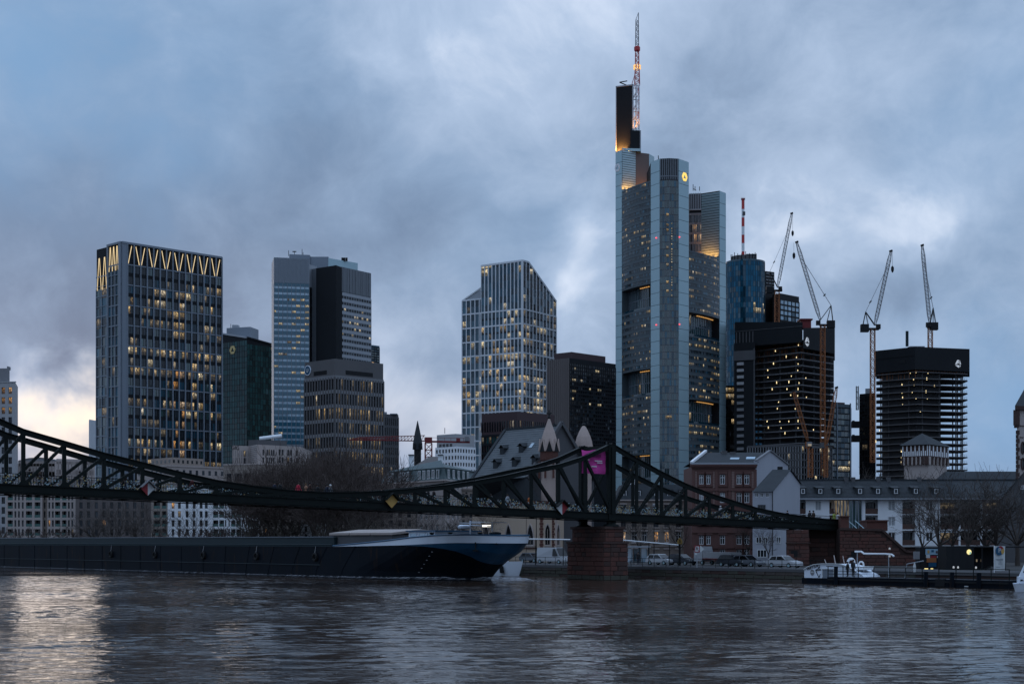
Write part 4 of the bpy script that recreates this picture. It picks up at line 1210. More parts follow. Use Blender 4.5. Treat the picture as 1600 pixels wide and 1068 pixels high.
# the tower's lit lower storeys behind the tallest tower
p=[P2(1128,960),P2(1152,960),P2(1152,990),P2(1128,990)]
t=thing('office_block','dark block with bright yellow windows in the gap right of the tallest tower','office block',base(p))
shell('wall',t,p,GZ,Z(602,960),M['black']);fr=Fr(p[0],p[1]);mbw,mbp=MB(),MB()
facade(fr,Z(790,960),Z(604,960),5,19,mbw,mbp,(.3,.15),(1.0,.15),(0,),lambda i,j:1 if(j in(16,17,18)and rg.random()<.6)or rg.random()<.10 else None,rg=rg)
mbw.build('facade_grid',[M['black']]*2,t);mbp.build('window_panes',[M['g_black'],M['l_warm']],t,kind='stuff')

# ================================================================== TOWERS UNDER CONSTRUCTION
def four_logo(parent,fr,tc,zc_,s):
    """a white round sign cut into a 4"""
    mb=MB()
    for poly in(((-.78,-.12),(-.10,.98),(.42,.98),(.42,.86),(-.20,-.12)),((.06,.10),(.40,.62),(.40,.10)),((.62,.98),(.98,.05),(.98,-.12),(.62,-.12)),((-.80,-.36),(.40,-.36),(.40,-.98),(.20,-.98)),((.62,-.36),(.98,-.36),(.62,-.92))):
        pts=[fr.p(tc+x*s,zc_+y*s,.25)for x,y in poly]
        mb.face(pts if True else pts)
        mb.face(list(reversed([fr.p(tc+x*s,zc_+y*s,.12)for x,y in poly])))
    return mb.build('numeral_sign',lamp_mat('pale_lit_sign',(.75,.85,1.0),.32),parent)
def slab_tower(t,pts,zs,core,col_d,edge_m,cols_n,lamps,rail_m=None,tip=None):
    """open concrete floors on columns round a core"""
    for z in zs:
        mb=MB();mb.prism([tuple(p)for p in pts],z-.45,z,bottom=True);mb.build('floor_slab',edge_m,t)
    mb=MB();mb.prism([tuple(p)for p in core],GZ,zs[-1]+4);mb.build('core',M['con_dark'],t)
    n=len(pts)
    for i in range(n):
        a,b=Vector(pts[i][:2]),Vector(pts[(i+1)%n][:2])
        fr=Fr(a,b);k=max(1,int(fr.L/cols_n))
        for j in range(k):
            p=fr.p((j+.5)*fr.L/k,GZ,-2.6)
            if Vector((p.x,p.y)).y>max(q[1]for q in pts)-4 and False:continue
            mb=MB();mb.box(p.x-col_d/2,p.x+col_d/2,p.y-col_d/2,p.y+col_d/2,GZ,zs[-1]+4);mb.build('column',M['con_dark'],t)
    for(fr,s,z)in lamps:
        mb=MB();w=rg.choice((.22,.26,.34));h=rg.choice((.7,.9,1.4));fr.box(mb,s,s+w,z,z+h,-1.5,-1.2);mb.build('work_lamp',M['lamp'],t)
Lp,Cp,Rp,Bp=P2(1178,905),P2(1252,880),P2(1303,905),Vector((X(1240,940),940))
t=thing('construction_tower','tower under construction with dark top shield and work lamps before the round blue tower','tower',base((Lp,Cp,Rp,Bp)))
T1=t
zs=[Z(692,885)+k*10.05/FPX*885 for k in range(16)]
pts=[Lp,Cp,Rp,P2(1303,935),P2(1178,935)]
core=[P2(1192,906),P2(1250,900),P2(1282,906),P2(1282,930),P2(1192,930)]
fa,fb=Fr(Lp,Cp),Fr(Cp,Rp)
lamps=[]
for(px,y)in((1212,538),(1245,539),(1209,548),(1226,557.5),(1242,558),(1206,568),(1244.5,568),(1197,578),(1244,578),(1197.5,589),(1234,587),(1262,590),(1211,598),(1230,597),(1246,598),(1204,608),(1227,607.5),(1244.5,608),(1233,617),(1244,618),(1263,620),(1214,627.5),(1212,638),(1240,638),(1196,658),(1216,658),(1230,658),(1244.5,658),(1198,668),(1218,668),(1244.5,668),(1274,671),(1224,677),(1211,696),(1247,697)):
    f=fa if px<1252 else fb
    k=(px-800)/FPX;s=(k*f.a.y-f.a.x)/(f.u.x-k*f.u.y);lamps.append((f,s,Z(y+1,f.p(s,0).y)))
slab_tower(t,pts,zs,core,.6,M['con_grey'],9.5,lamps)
# formwork bands of rusty props on the newest floors
for(f,n)in((fa,34),(fb,20)):
    mb=MB()
    for k in range(n):
        s=(k+rg.random()*.6)*f.L/n;f.box(mb,s,s+.14,zs[-1],zs[-1]+3.6,-1.8,-1.6);
        if rg.random()<.6:f.box(mb,s,s+.12,zs[-2],zs[-1]-.5,-2.6,-2.4)
        if rg.random()<.3:f.box(mb,s,s+.12,zs[-3],zs[-2]-.5,-2.9,-2.7)
    mb.build('formwork_prop',M['rust'],t,kind='stuff')
mb=MB();sl,sc,sr=P2(1148,900),P2(1254,876),P2(1304.5,903)
back=[P2(1304.5,938),P2(1148,938)]
mb.prism([tuple(sl),tuple(sc),tuple(P2(1254,935)),tuple(back[1])],Z(537,885),[Z(503,900),Z(503,876),Z(503,876),Z(503,900)],bottom=True)
mb.build('climbing_shield',M['dark_panel'],t)
mb=MB();mb.prism([tuple(P2(1255,876.5)),tuple(sr),tuple(back[0]),tuple(P2(1255,938))],Z(548,890),[Z(512,876),Z(511,903),Z(511,903),Z(512,876)],bottom=True)
mb.build('climbing_shield',M['dark_panel'],t)
fr=Fr(sl,sc);mb=MB();fr.box(mb,0,fr.L,Z(514,888),Z(513.2,888),0,.25)
for k in range(6):fr.box(mb,1+k*2.1,1.5+k*2.1,Z(535,890),Z(516,890),0,.4)
mb.build('shield_rib',M['con_dark'],t)
four_logo(t,Fr(P2(1255,876.5),sr),3.6,Z(534,880),2.6)
mb=MB();mb.box(X(1252,885),X(1268,885),886,894,Z(512,885),Z(497,885));mb.box(X(1250,885),X(1270,885),885,895,Z(499.5,885),Z(497.5,885));mb.build('site_cabin',M['crane_red'],t)
# hoist tower at the left with its run of balconies
p=[P2(1147,896),P2(1180,890),P2(1180,912),P2(1147,912)]
shell('stair_core',t,p,GZ,Z(536,896),M['dark_panel']);fr=Fr(p[0],p[1])
for k in range(17):
    y=566+k*10.2;mb=MB();fr.box(mb,2.0,6.0,Z(y+4.4,894),Z(y,894),0,.8);mb.build('balcony',M['con']if k<4 else M['con_grey'],t)
mb=MB();fr.box(mb,fr.L-.9,fr.L-.2,GZ,Z(545,894),0,.4);fr.box(mb,0,fr.L,Z(563,894),Z(548,894),0,.6);mb.build('core_edge',M['con_dark'],t)
# podium with its finished stone grid
q=[P2(1168,872),P2(1252,858),P2(1300,880),P2(1300,900),P2(1168,900)]
shell('podium',t,q,GZ,Z(694,860),M['con_dark'])
for(a,b,n)in((q[0],q[1],20),(q[1],q[2],12)):
    fr=Fr(a,b);mbw,mbp=MB(),MB()
    facade(fr,Z(752,860),Z(696,860),n,5,mbw,mbp,(.45,.3),(.8,.3),(0,),lambda i,j:1 if rg.random()<.07 else None,rg=rg)
    mbw.build('podium_grid',[M['con_grey'],M['con_dark']],t);mbp.build('podium_panes',[M['g_black'],M['l_cream']],t,kind='stuff')

Lp,Cp,Rp=P2(1369,868),P2(1432,850),P2(1511,862)
t=thing('construction_tower','tower under construction with thin open slabs and sky between them, right of centre','tower',base((Lp,Cp,Rp)))
zs=[Z(742,852)+k*10.1/FPX*852 for k in range(17)]
tipR=P2(1512,866)
pts=[Lp,Cp,Rp,tipR,P2(1500,884),P2(1369,886)]
core=[P2(1378,870),P2(1432,858),P2(1470,864),P2(1470,882),P2(1378,882)]
fa,fb=Fr(Lp,Cp),Fr(Cp,Rp)
lamps=[]
for(px,y)in((1420,582),(1429,581),(1452,582),(1425,592),(1450,592),(1407,602),(1426,601),(1462,602),(1407,613),(1423,612),(1449,612),(1408,622),(1429,622),(1451,622),(1408,632),(1440,642),(1372,672),(1366,690),(1372,711),(1406,705),(1406,714),(1406,723)):
    f=fa if px<1432 else fb
    k=(px-800)/FPX;s=(k*f.a.y-f.a.x)/(f.u.x-k*f.u.y);lamps.append((f,s,Z(y+1,f.p(s,0).y)))
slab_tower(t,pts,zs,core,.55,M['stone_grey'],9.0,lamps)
mb=MB()
for z in zs:
    for k in range(5):
        s=fb.L-6+k*1.5;fb.box(mb,s,s+.1,z,z+1.1,-.3,-.2)
    fb.box(mb,fb.L-6,fb.L,z+1.05,z+1.15,-.3,-.2)
mb.build('edge_railing',M['crane_grey'],t,kind='stuff')
for(f,n)in((fa,24),(fb,34)):
    mb=MB()
    for k in range(n):
        s=(k+rg.random()*.6)*f.L/n;f.box(mb,s,s+.14,zs[-1],zs[-1]+3.6,-1.2,-1.0)
        if f is fa and rg.random()<.5:f.box(mb,s,s+.14,zs[-2],zs[-1]-.5,-1.4,-1.2)
    mb.build('formwork_prop',M['rust'],t,kind='stuff')
a,b,c=P2(1367,869),P2(1430,849),P2(1515,862)
mb=MB();mb.prism([tuple(a),tuple(b),tuple(c),tuple(P2(1515,888)),tuple(P2(1367,888))],Z(579,856),[Z(548,869),Z(541.5,849),Z(545,862),Z(545,862),Z(548,869)],bottom=True);mb.build('climbing_shield',M['dark_panel'],t)
four_logo(t,Fr(b,c),Fr(b,c).L*.775,Z(568,859),2.15)
fr=Fr(a,b);mb=MB();fr.box(mb,1,fr.L-1,Z(558,858),Z(557,858),0,.25);fr.box(mb,fr.L*.62,fr.L*.76,Z(568,858),Z(563,858),0,.2);mb.build('shield_rib',M['black'],t)
mb=MB();mb.beam(W3(1416.5,541,868),W3(1416.5,517,868),.9);mb.beam(W3(1418.6,541,868),W3(1418.6,517,868),.6);mb.build('placing_boom',M['hull_teal'],t)
mb=MB();mb.box(X(1422,866),X(1445,866),866,872,Z(543,866),Z(540.5,866));mb.build('roof_unit',M['con_grey'],t)
p=[P2(1343,905),P2(1368,898),P2(1368,925),P2(1343,925)]
t=thing('office_block','dark block with few lamps standing left against the tower of open thin slabs','office block',base(p))
shell('wall',t,p,GZ,Z(614,900),M['dark_panel']);fr=Fr(p[0],p[1]);mbw,mbp=MB(),MB()
facade(fr,Z(740,900),Z(618,900),6,13,mbw,mbp,(.25,.15),(.5,.15),(0,),lambda i,j:1 if rg.random()<.05 else None,rg=rg)
mbw.build('facade_grid',[M['black']]*2,t);mbp.build('window_panes',[M['g_black'],M['l_dim']],t,kind='stuff')
mb=MB();mb.prism([tuple(P2(1352,903)),tuple(P2(1362,901)),tuple(P2(1362,915)),tuple(P2(1352,915))],Z(614,900),Z(606,900));mb.build('roof_unit',M['grey_metal'],t)
mb=MB();mb.lattice(W3(1339.5,640,890),W3(1339.5,603,890),1.2,8,.12);mb.build('hoist_mast',M['hull_teal'],t)
for y in(662,684):
    mb=MB();mb.box(X(1331.5,895),X(1343,895),893,897,Z(y+6,895),Z(y-4,895));mb.box(X(1330,895),X(1334,895),892.5,893,Z(y+2,895),Z(y-5,895));mb.build('hoist_cabin',M['black'],t)

# teal block behind, right of the first construction tower
p=[P2(1288,948),P2(1330,958),P2(1330,985),P2(1288,985)]
t=thing('office_block','teal glass block with pale edge strips in the gap between the two construction towers','office block',base(p))
shell('wall',t,p,GZ,Z(630,950),M['g_deep']);fr=Fr(p[0],p[1]);mbw,mbp=MB(),MB()
facade(fr,Z(745,950),Z(636,950),8,12,mbw,mbp,(.2,.15),(.8,.15),(0,0,1),lambda i,j:2 if(j in(1,2)and rg.random()<.4)else None,rg=rg)
for f_ in(.46,.96):fr.box(mbw,fr.L*f_-.35,fr.L*f_+.35,GZ,Z(628,950),0,.5)
mbw.build('facade_grid',[M['fin'],M['dark_panel']],t);mbp.build('window_panes',[M['g_teal'],M['g_deep'],M['l_cream']],t,kind='stuff')
p2=[P2(1296,956),P2(1320,962),P2(1320,980),P2(1296,980)];shell('plant_room',t,p2,Z(632,950),Z(626,950),M['maroon'])

# ---- cranes
def luffing(label,Yc,mpx,ybase,ydeck,deck,foot,tip,apex,mast_m,jib_m,mast_w=2.2,hook=None,group='tower cranes over the building sites',cat='crane',njib=22,rope=True):
    t=thing('tower_crane',label,cat,(X(mpx,Yc),Yc,Z(ybase,Yc)),group)
    n=max(3,int((ybase-ydeck)/FPX*Yc/mast_w))
    mb=MB();mb.lattice(W3(mpx,ybase,Yc),W3(mpx,ydeck,Yc),mast_w,n,.16);mb.build('mast',mast_m,t)
    if deck:
        mb=MB();x0,x1=X(deck[0],Yc),X(deck[1],Yc);z=Z(ydeck,Yc);mb.box(x0,x1,Yc-1.3,Yc+1.3,z-.5,z+.6);mb.build('machinery_deck',M['black'],t)
        side=-1 if abs(deck[0]-mpx)>abs(deck[1]-mpx)else 1
        cw0,cw1=(x0,x0+4.2)if side<0 else(x1-4.2,x1)
        mb=MB();mb.box(cw0,cw1,Yc-1.6,Yc+1.6,z-1.6,z+2.6);mb.build('counterweight',M['black'],t)
        fx=X(foot[0],Yc);mb=MB();mb.box(fx-side*.3,fx-side*2.6,Yc-2.6,Yc-.8,z-.2,z+2.4);mb.build('cab',M['black'],t)
    f,p=W3(*foot,Yc),W3(*tip,Yc)
    mb=MB();mb.lattice(f,f+(p-f)*.12,.7,3,.10,w2=1.7);mb.lattice(f+(p-f)*.12,f+(p-f)*.88,1.7,njib,.10);mb.lattice(f+(p-f)*.88,p,1.7,3,.10,w2=.8);mb.build('jib',jib_m,t)
    mb=MB();mb.beam(p-Vector((.8,0,0)),p+Vector((.8,0,.6)),1.1);mb.build('jib_head',M['black'],t)
    if apex:
        ax=W3(*apex,Yc);mb=MB()
        base_l,base_r=W3(deck[0]+2,ydeck,Yc),f
        back_=base_l if side<0 else W3(deck[1]-2,ydeck,Yc)
        for dy_ in(-.9,.9):
            o=Vector((0,dy_,0));mb.beam(f+o,ax+o*.5,.32);mb.beam(back_+o,ax+o*.5,.26);mb.beam((f+back_)/2+o,ax+o*.5,.2)
        for k in range(1,4):mb.beam(f+(ax-f)*k/4-Vector((0,.7,0)),f+(ax-f)*k/4+Vector((0,.7,0)),.2)
        mb.build('a_frame',M['black'],t)
        mb=MB();j=f+(p-f)*.80
        for dy_ in(-.35,.35):mb.beam(ax+Vector((0,dy_,0)),j+Vector((0,dy_,0)),.13)
        mb.build('luffing_rope',M['crane_grey'],t)
        mb=MB();q=ax+(j-ax)*.22;mb.beam(q-Vector((.5,0,.6)),q+Vector((.5,0,.6)),.7);mb.build('pulley_block',M['black'],t)
    if hook:
        h=W3(*hook,Yc);tp=Vector((h.x,Yc,p.z))
        mb=MB();mb.beam(tp+Vector((0,.2,0)),h,.12);mb.build('hoist_rope',M['black'],t)
        mb=MB();mb.lathe((h.x,Yc),[(.3,h.z-2.0),(.8,h.z-.8),(.8,h.z+.8),(.3,h.z+1.6)],8);mb.build('hook_block',M['black'],t)
    return t
luffing('luffing crane with orange mast rising behind the round blue tower, grey jib leaning right',1010,1214,505,454,(1197,1222),(1215,449),(1237,334),(1203,424),M['rust'],M['crane_grey'],2.8,hook=(1238.5,364),njib=30)
luffing('luffing crane on the first construction tower, its grey jib leaning left, orange mast',872,1285.5,742,508,(1281,1304),(1281.5,500),(1245,379),(1298.5,477),M['rust'],M['crane_grey'],2.4,hook=(1240.5,399),njib=30)
luffing('luffing crane left of the open slab tower, tall pale red mast, jib leaning right',846,1363.5,722,514,(1345,1373),(1367,508),(1392,393),(1352.5,487),M['rust'],M['crane_grey'],2.3,hook=(1394.5,420),njib=28)
luffing('luffing crane standing on top of the open slab tower, steep jib leaning slightly left',866,1453.5,545,511,(1449,1465),(1453,506),(1441,384),(1458,481),M['rust'],M['crane_grey'],2.2,njib=30)
luffing('small derrick jib in rusty red steel lying in front of the first construction tower floors',850,1262,700,690,None,(1262,688),(1240,611),None,M['rust'],M['rust'],2.0,njib=12)
luffing('small low derrick with red jib head right of the first construction tower',845,1290,745,696,None,(1291,694),(1307,606),None,M['rust'],M['rust'],2.0,njib=14)
t=thing('tower_crane','stub of an orange tower crane with a lit cab low before the construction podium','crane',(X(1266,840),840,Z(745,840)),'tower cranes over the building sites')
mb=MB();mb.lattice(W3(1266,745,840),W3(1266,700,840),2.4,7,.18);mb.build('mast',M['rust'],t)
mb=MB();mb.box(X(1261,840),X(1268,840),838.5,841.5,Z(697,840),Z(690,840));mb.build('cab',M['con_grey'],t)
mb=MB();mb.box(X(1261.5,840),X(1267,840),838.3,838.45,Z(696.5,840),Z(693.5,840));mb.build('cab_lamp',M['l_warm'],t)
mb=MB();mb.box(X(1268,840),X(1288,840),839,841,Z(700,840),Z(697,840));mb.box(X(1281,840),X(1287,840),838.8,841.2,Z(699,840),Z(691,840));mb.build('machinery_deck',M['con_dark'],t)

# ================================================================== BRIDGE
def rail_loft(mb,pts,w,h,side,m=0):
    """a rectangular bar swept along pts (centre line); side = horizontal unit vector across it"""
    k0=len(mb.v);s=Vector((side[0],side[1],0))*(w/2);z=Vector((0,0,h/2))
    for p in pts:
        p=Vector(p)
        for q in(p-s-z,p+s-z,p+s+z,p-s+z):mb.v.append(tuple(q))
    for i in range(len(pts)-1):
        for j in range(4):
            mb.f.append((k0+i*4+j,k0+i*4+(j+1)%4,k0+(i+1)*4+(j+1)%4,k0+(i+1)*4+j));mb.m.append(m);mb.u.extend([(.5,.5)]*4)
    e=k0+(len(pts)-1)*4
    mb.f.append((k0+3,k0+2,k0+1,k0));mb.f.append((e,e+1,e+2,e+3));mb.m.extend([m,m]);mb.u.extend([(.5,.5)]*8)
T0=P2(955,183.0);BS=Vector((3.203,2.164));BD=BS.normalized();BP=Vector((-BD.y,BD.x));BW=5.6
def bn(n):return T0+BS*n
def bpx(n):p=bn(n);return 800+FPX*p.x/p.y
CH=[(36,671),(102,690),(166,709),(228,724),(287,739),(345,752),(401,760),(450,766),(500,769),(550,769),(600,767),(644,763),(691,758.5),(737,752),(783,744),(826,734),(867,727),(910,714),(955,693),
      (999,719),(1038,740),(1075,758),(1111,772),(1147,783),(1183,794),(1217,801),(1249,806),(1280,810),(1315,812)]
def zbot(n):return Z(770+.0448*bpx(n),bn(n).y)
def hchain(n):
    if n<-18:n=-20-n
    px=bpx(n);y=float(np.interp(px,[c[0]for c in CH],[c[1]for c in CH]))
    return Z(y,bn(n).y)-zbot(n)
def ztop(n):return zbot(n)+hchain(n)
N0,N1=-24,10
bridge=thing('footbridge','dark green riveted iron truss footbridge crossing the river from the left edge','bridge',(T0.x,T0.y,0))
GH=.78
def bp(n,off=0.0,z=0.0):q=bn(n)+BP*off;return Vector((q.x,q.y,z))
for side,off in(('near',0.0),('far',BW)):
    ns=list(range(N0,N1+1))
    mb=MB();rail_loft(mb,[bp(n,off,ztop(n)-.24)for n in ns],.34,.48,BP);mb.build('top_chord',M['iron'],bridge)
    mb=MB();rail_loft(mb,[bp(n,off,ztop(n)+.04)for n in ns],.62,.07,BP);mb.build('chord_plate',M['iron'],bridge)
    mb=MB();rail_loft(mb,[bp(n,off,zbot(n)+GH/2+.1)for n in ns],.26,GH-.1,BP);mb.build('bottom_girder',M['iron'],bridge)
    mb=MB();rail_loft(mb,[bp(n,off,zbot(n)+.05)for n in ns],.66,.09,BP);mb.build('girder_flange',M['iron'],bridge)
    mb=MB();rail_loft(mb,[bp(n,off,zbot(n)+GH+.07)for n in ns],.50,.07,BP);mb.build('girder_flange',M['iron'],bridge)
    o_in=off+(.34 if off==0 else-.34)
    for n in ns:
        # upright with its gusset
        mb=MB();big_=n in(0,-20);w=.34 if not big_ else .85
        if big_:
            mb.beam(bp(n,off,zbot(n)-.4),bp(n,off,ztop(n)),.5,1.0,up=(BD.x,BD.y,0));mb.beam(bp(n,off-.32,zbot(n)+GH),bp(n,off-.32,ztop(n)-.4),.12,.34,up=(BD.x,BD.y,0))
        else:mb.beam(bp(n,off,zbot(n)+.1),bp(n,off,ztop(n)-.3),.24,.36,up=(BD.x,BD.y,0))
        gx=BS.length/2*.32
        for(s0,h_)in((gx,.55),):
            a,b_=bp(n,off-.16,zbot(n)+GH),BD*s0
            mb.hexa([a+Vector((-b_.x,-b_.y,0)),a+Vector((b_.x,b_.y,0)),a+Vector((b_.x,b_.y,0))+Vector((BP.x*.05,BP.y*.05,0)),a+Vector((-b_.x,-b_.y,0))+Vector((BP.x*.05,BP.y*.05,0)),
                     a+Vector((-b_.x*.3,-b_.y*.3,h_)),a+Vector((b_.x*.3,b_.y*.3,h_)),a+Vector((b_.x*.3,b_.y*.3,h_))+Vector((BP.x*.05,BP.y*.05,0)),a+Vector((-b_.x*.3,-b_.y*.3,h_))+Vector((BP.x*.05,BP.y*.05,0))])
        mb.build('upright',M['iron'],bridge)
        if n<N1:
            rise=(n>=0)or(-20<=n<-10)
            zb0,zb1=zbot(n)+GH+.05,zbot(n+1)+GH+.05;zt0,zt1=ztop(n)-.35,ztop(n+1)-.35
            p,q=(bp(n,off,zb0),bp(n+1,off,zt1))if rise else(bp(n,off,zt0),bp(n+1,off,zb1))
            mb=MB();d=(q-p).normalized();nn=Vector((BP.x,BP.y,0));up_=d.cross(nn).normalized()
            for s in(-.17,.17):mb.beam(p+nn*s,q+nn*s,.07,.26,up=up_)
            L=(q-p).length;kk=max(4,int(L/.45))
            for k in range(kk):
                a,b_=p+(q-p)*(k/kk),p+(q-p)*((k+1)/kk);s=.17 if k%2 else-.17
                mb.beam(a+nn*s+up_*.13,b_-nn*s+up_*.13,.07,.03,up=up_)
            mb.build('diagonal',M['iron'],bridge)
            # railing of upright bars between two rails
            mb=MB()
            for z in(1.12,.12):mb.beam(bp(n,o_in,zbot(n)+GH+z),bp(n+1,o_in,zbot(n+1)+GH+z),.06)
            for k in range(16):
                f=(k+.5)/16;zz=zbot(n)+(zbot(n+1)-zbot(n))*f+GH
                a=bp(n+f,o_in,zz+.12);mb.beam(a,a+Vector((0,0,1.0)),.028)
            mb.build('railing',M['iron'],bridge)
for n in range(N0,N1+1):
    mb=MB();mb.beam(bp(n,.1,zbot(n)+.32),bp(n,BW-.1,zbot(n)+.32),.2,.45);mb.build('cross_beam',M['iron'],bridge)
mb=MB();rail_loft(mb,[bp(n,BW/2,zbot(n)+GH-.06)for n in range(N0,N1+1)],BW-.5,.16,BP);mb.build('deck',M['con_dark'],bridge)
for n in(0,-20):
    mb=MB();mb.beam(bp(n,.2,ztop(n)-.5),bp(n,BW-.2,ztop(n)-.5),.5,.7);mb.beam(bp(n,.2,ztop(n)-1.7),bp(n,BW-.2,ztop(n)-1.7),.2,.25)
    for k in range(6):
        a,b_=.3+k*.85,.3+(k+1)*.85;mb.beam(bp(n,a,ztop(n)-1.65+(k%2)*.8),bp(n,b_,ztop(n)-.85-(k%2)*.8),.1)
    mb.build('portal_beam',M['iron'],bridge)
# padlocks hung along the railing: glints nobody could count
mb=MB();rg=random.Random(3)
for k in range(4200):
    f=rg.uniform(-19.5,9.5);off=rg.choice((.30,BW-.38));w=rg.uniform(.03,.06);n0=math.floor(f)
    z=zbot(f)+GH+rg.uniform(.2,1.1)
    if z+.1>ztop(f)-.5:continue
    p=bp(f,off,z);mb.box(p.x-w,p.x+w,p.y-.03,p.y+.03,z-w,z+w*1.2,rg.choice((0,0,1,2,2)))
mb.build('love_locks',[M['silver'],M['gold'],M['con_grey']],bridge,kind='stuff')

# banner in the last bay left of the portal
bq=Fr(bn(-1)+BP*.55,bn(0)+BP*.55)
ban=thing('banner','magenta cloth banner with lines of white print hung in the bridge truss','banner',(*bq.p(bq.L/2,0).xy,zbot(0)+4))
mb=MB();zt_,zb_=Z(703.5,183),Z(740,183);nx,nz=14,8
def bpt(i,j):
    s=-.12+i/nx*(bq.L-.35);z=zb_+(zt_-zb_)*j/nz
    return bq.p(s,z-.10*math.sin(i*.5)*(j/nz),.10*math.sin(i*.9+j*.3)*(1-.6*j/nz)+.05*math.sin(j*1.3))
for i in range(nx):
    for j in range(nz):mb.face([bpt(i,j),bpt(i+1,j),bpt(i+1,j+1),bpt(i,j+1)])
mb.build('cloth',M['magenta'],ban,smooth=True)
for(s0,s1,z)in((.35,1.0,.56),(1.7,2.9,.52),(2.05,2.85,.44),(.35,.95,.36),(1.2,2.0,.28)):
    for q in range(int((s1-s0)/.16)):
        mb=MB();zz=zb_+(zt_-zb_)*z;a=s0+q*.16;bq.box(mb,a,a+.11,zz,zz+.13,.16,.20);mb.build('print_line',M['print'],ban)if q%1==0 else None
mb=MB();zz=zb_+(zt_-zb_)*.70
for q in range(11):bq.box(mb,.5+q*.2,.64+q*.2,zz,zz+.38,.16,.19)
mb.build('headline',mat('dark_magenta_print',(.25,.02,.15),.7,vary=.05),ban,kind='stuff')
mb=MB()
for(s,z)in((.0,zt_),(bq.L-.5,zt_),(0,zb_),(bq.L-.5,zb_)):mb.beam(bq.p(s,z),bq.p(s+(-.2 if s==0 else .5),z+.1),.03)
mb.build('cord',M['black'],ban)

# diamond signals for shipping
for(px,y,ml,mr,lab)in((228,763,'sign_red','sign_white','diamond board half red half white hung on the bridge before the zigzag crowned tower'),
                             (608.5,782.5,'sign_yellow','sign_yellow','plain yellow diamond board on the bridge at mid river'),
                             (874.5,793,'sign_white','sign_red','diamond board half white half red beside the church turret on the bridge')):
    k=(px-800)/FPX;n=(k*T0.y-T0.x)/(BS.x-k*BS.y);f=Fr(bn(n)-BP*.45-BD,bn(n)-BP*.45+BD);zc_=Z(y,bn(n).y);h=11/FPX*bn(n).y;w_=h*1.0
    t=thing('shipping_sign',lab,'sign',(*f.p(1,0).xy,zc_),'diamond boards on the bridge')
    for(s,m_)in((-1,ml),(1,mr)):
        mb=MB();pts=[(1,zc_+h),(1+s*w_,zc_),(1,zc_-h)]
        a=[f.p(x,z,.06)for x,z in pts];b_=[f.p(x,z,0)for x,z in pts]
        if s>0:a.reverse();b_.reverse()
        mb.face(a);mb.face(list(reversed(b_)))
        for i in range(3):mb.face([a[i],b_[i],b_[(i+1)%3],a[(i+1)%3]])
        mb.build('board',M[m_],t)
        mb=MB();mb.beam(f.p(1-s*.02,zc_+h+.12,.18),f.p(1+s*w_*1.1,zc_-.02+.12,.18),.07,.6,up=(f.n.x,f.n.y,0));mb.build('hood',M['iron']if ml!='sign_red' else M['con_grey'],t)
    mb=MB();mb.beam(f.p(1,zc_+h*.3,-.05),f.p(1,zc_+h*.3,-.4),.1);mb.beam(f.p(1,zc_-h*.3,-.05),f.p(1,zc_-h*.3,-.4),.1);mb.build('bracket',M['iron'],t)

# piers
sm=[M['sandstone'],M['sandstone'],M['sandstone_b'],M['sandstone_c']]
rng.seed(9)
for n,lab in((0,'red sandstone pier standing in the river under the bridge portal'),(-20,'red sandstone pier under the bridge at its far left portal, outside the view')):
    if n!=0:continue
    c=bn(n)
    def q(a,b):return c+BD*a+BP*b
    t=thing('bridge_pier',lab,'pier',(*q(0,2.6),0))
    zt_=Z(822,183);zs_=Z(849,183);zw=-1
    lo=[q(-1.9,-1.0),q(-1.2,-1.4),q(1.2,-1.4),q(1.75,-.9),q(1.75,6.2),q(-1.9,6.2)]
    up=[q(-1.4,-.65),q(1.3,-.65),q(1.3,5.9),q(-1.4,5.9)]
    mb=MB();mb.prism([tuple(p)for p in lo],zw,zs_);mb.prism([tuple(p)for p in up],zs_,zt_);mb.build('masonry',M['mortar'],t)
    rows=[0.0,.55,1.1,1.65,2.2,2.75,3.3,3.85,zs_]
    for(a,b_)in((lo[5],lo[0]),(lo[0],lo[1]),(lo[1],lo[2]),(lo[2],lo[3])):
        f=Fr(a,b_);courses(t,f,0,f.L,rows,1.15,sm,out=(.05,.10))
    for(a,b_)in((up[3],up[0]),(up[0],up[1])):
        f=Fr(a,b_);courses(t,f,0,f.L,[zs_+.25,zs_+.8,zs_+1.35,zt_-.3],1.2,sm,out=(.05,.09))
    mb=MB();e=[q(-2.05,-1.1),q(-1.25,-1.55),q(1.3,-1.55),q(1.9,-1.0),q(1.9,6.3),q(-2.05,6.3)];mb.prism([tuple(p)for p in e],zs_,zs_+.25,bottom=True);mb.build('ledge',M['sandstone_c'],t)
    mb=MB();e=[q(-1.6,-.85),q(1.5,-.85),q(1.5,6.1),q(-1.6,6.1)];mb.prism([tuple(p)for p in e],zt_-.3,zt_,bottom=True);mb.build('cap',M['sandstone_c'],t)
    for off in(0,BW):
        mb=MB();p=q(0,off);mb.lathe(p,[(1.0,zt_),(.95,zt_+.15),(.45,zt_+.35),(.35,zbot(n)-.2),(.7,zbot(n))],10);mb.build('bearing',M['iron'],t)

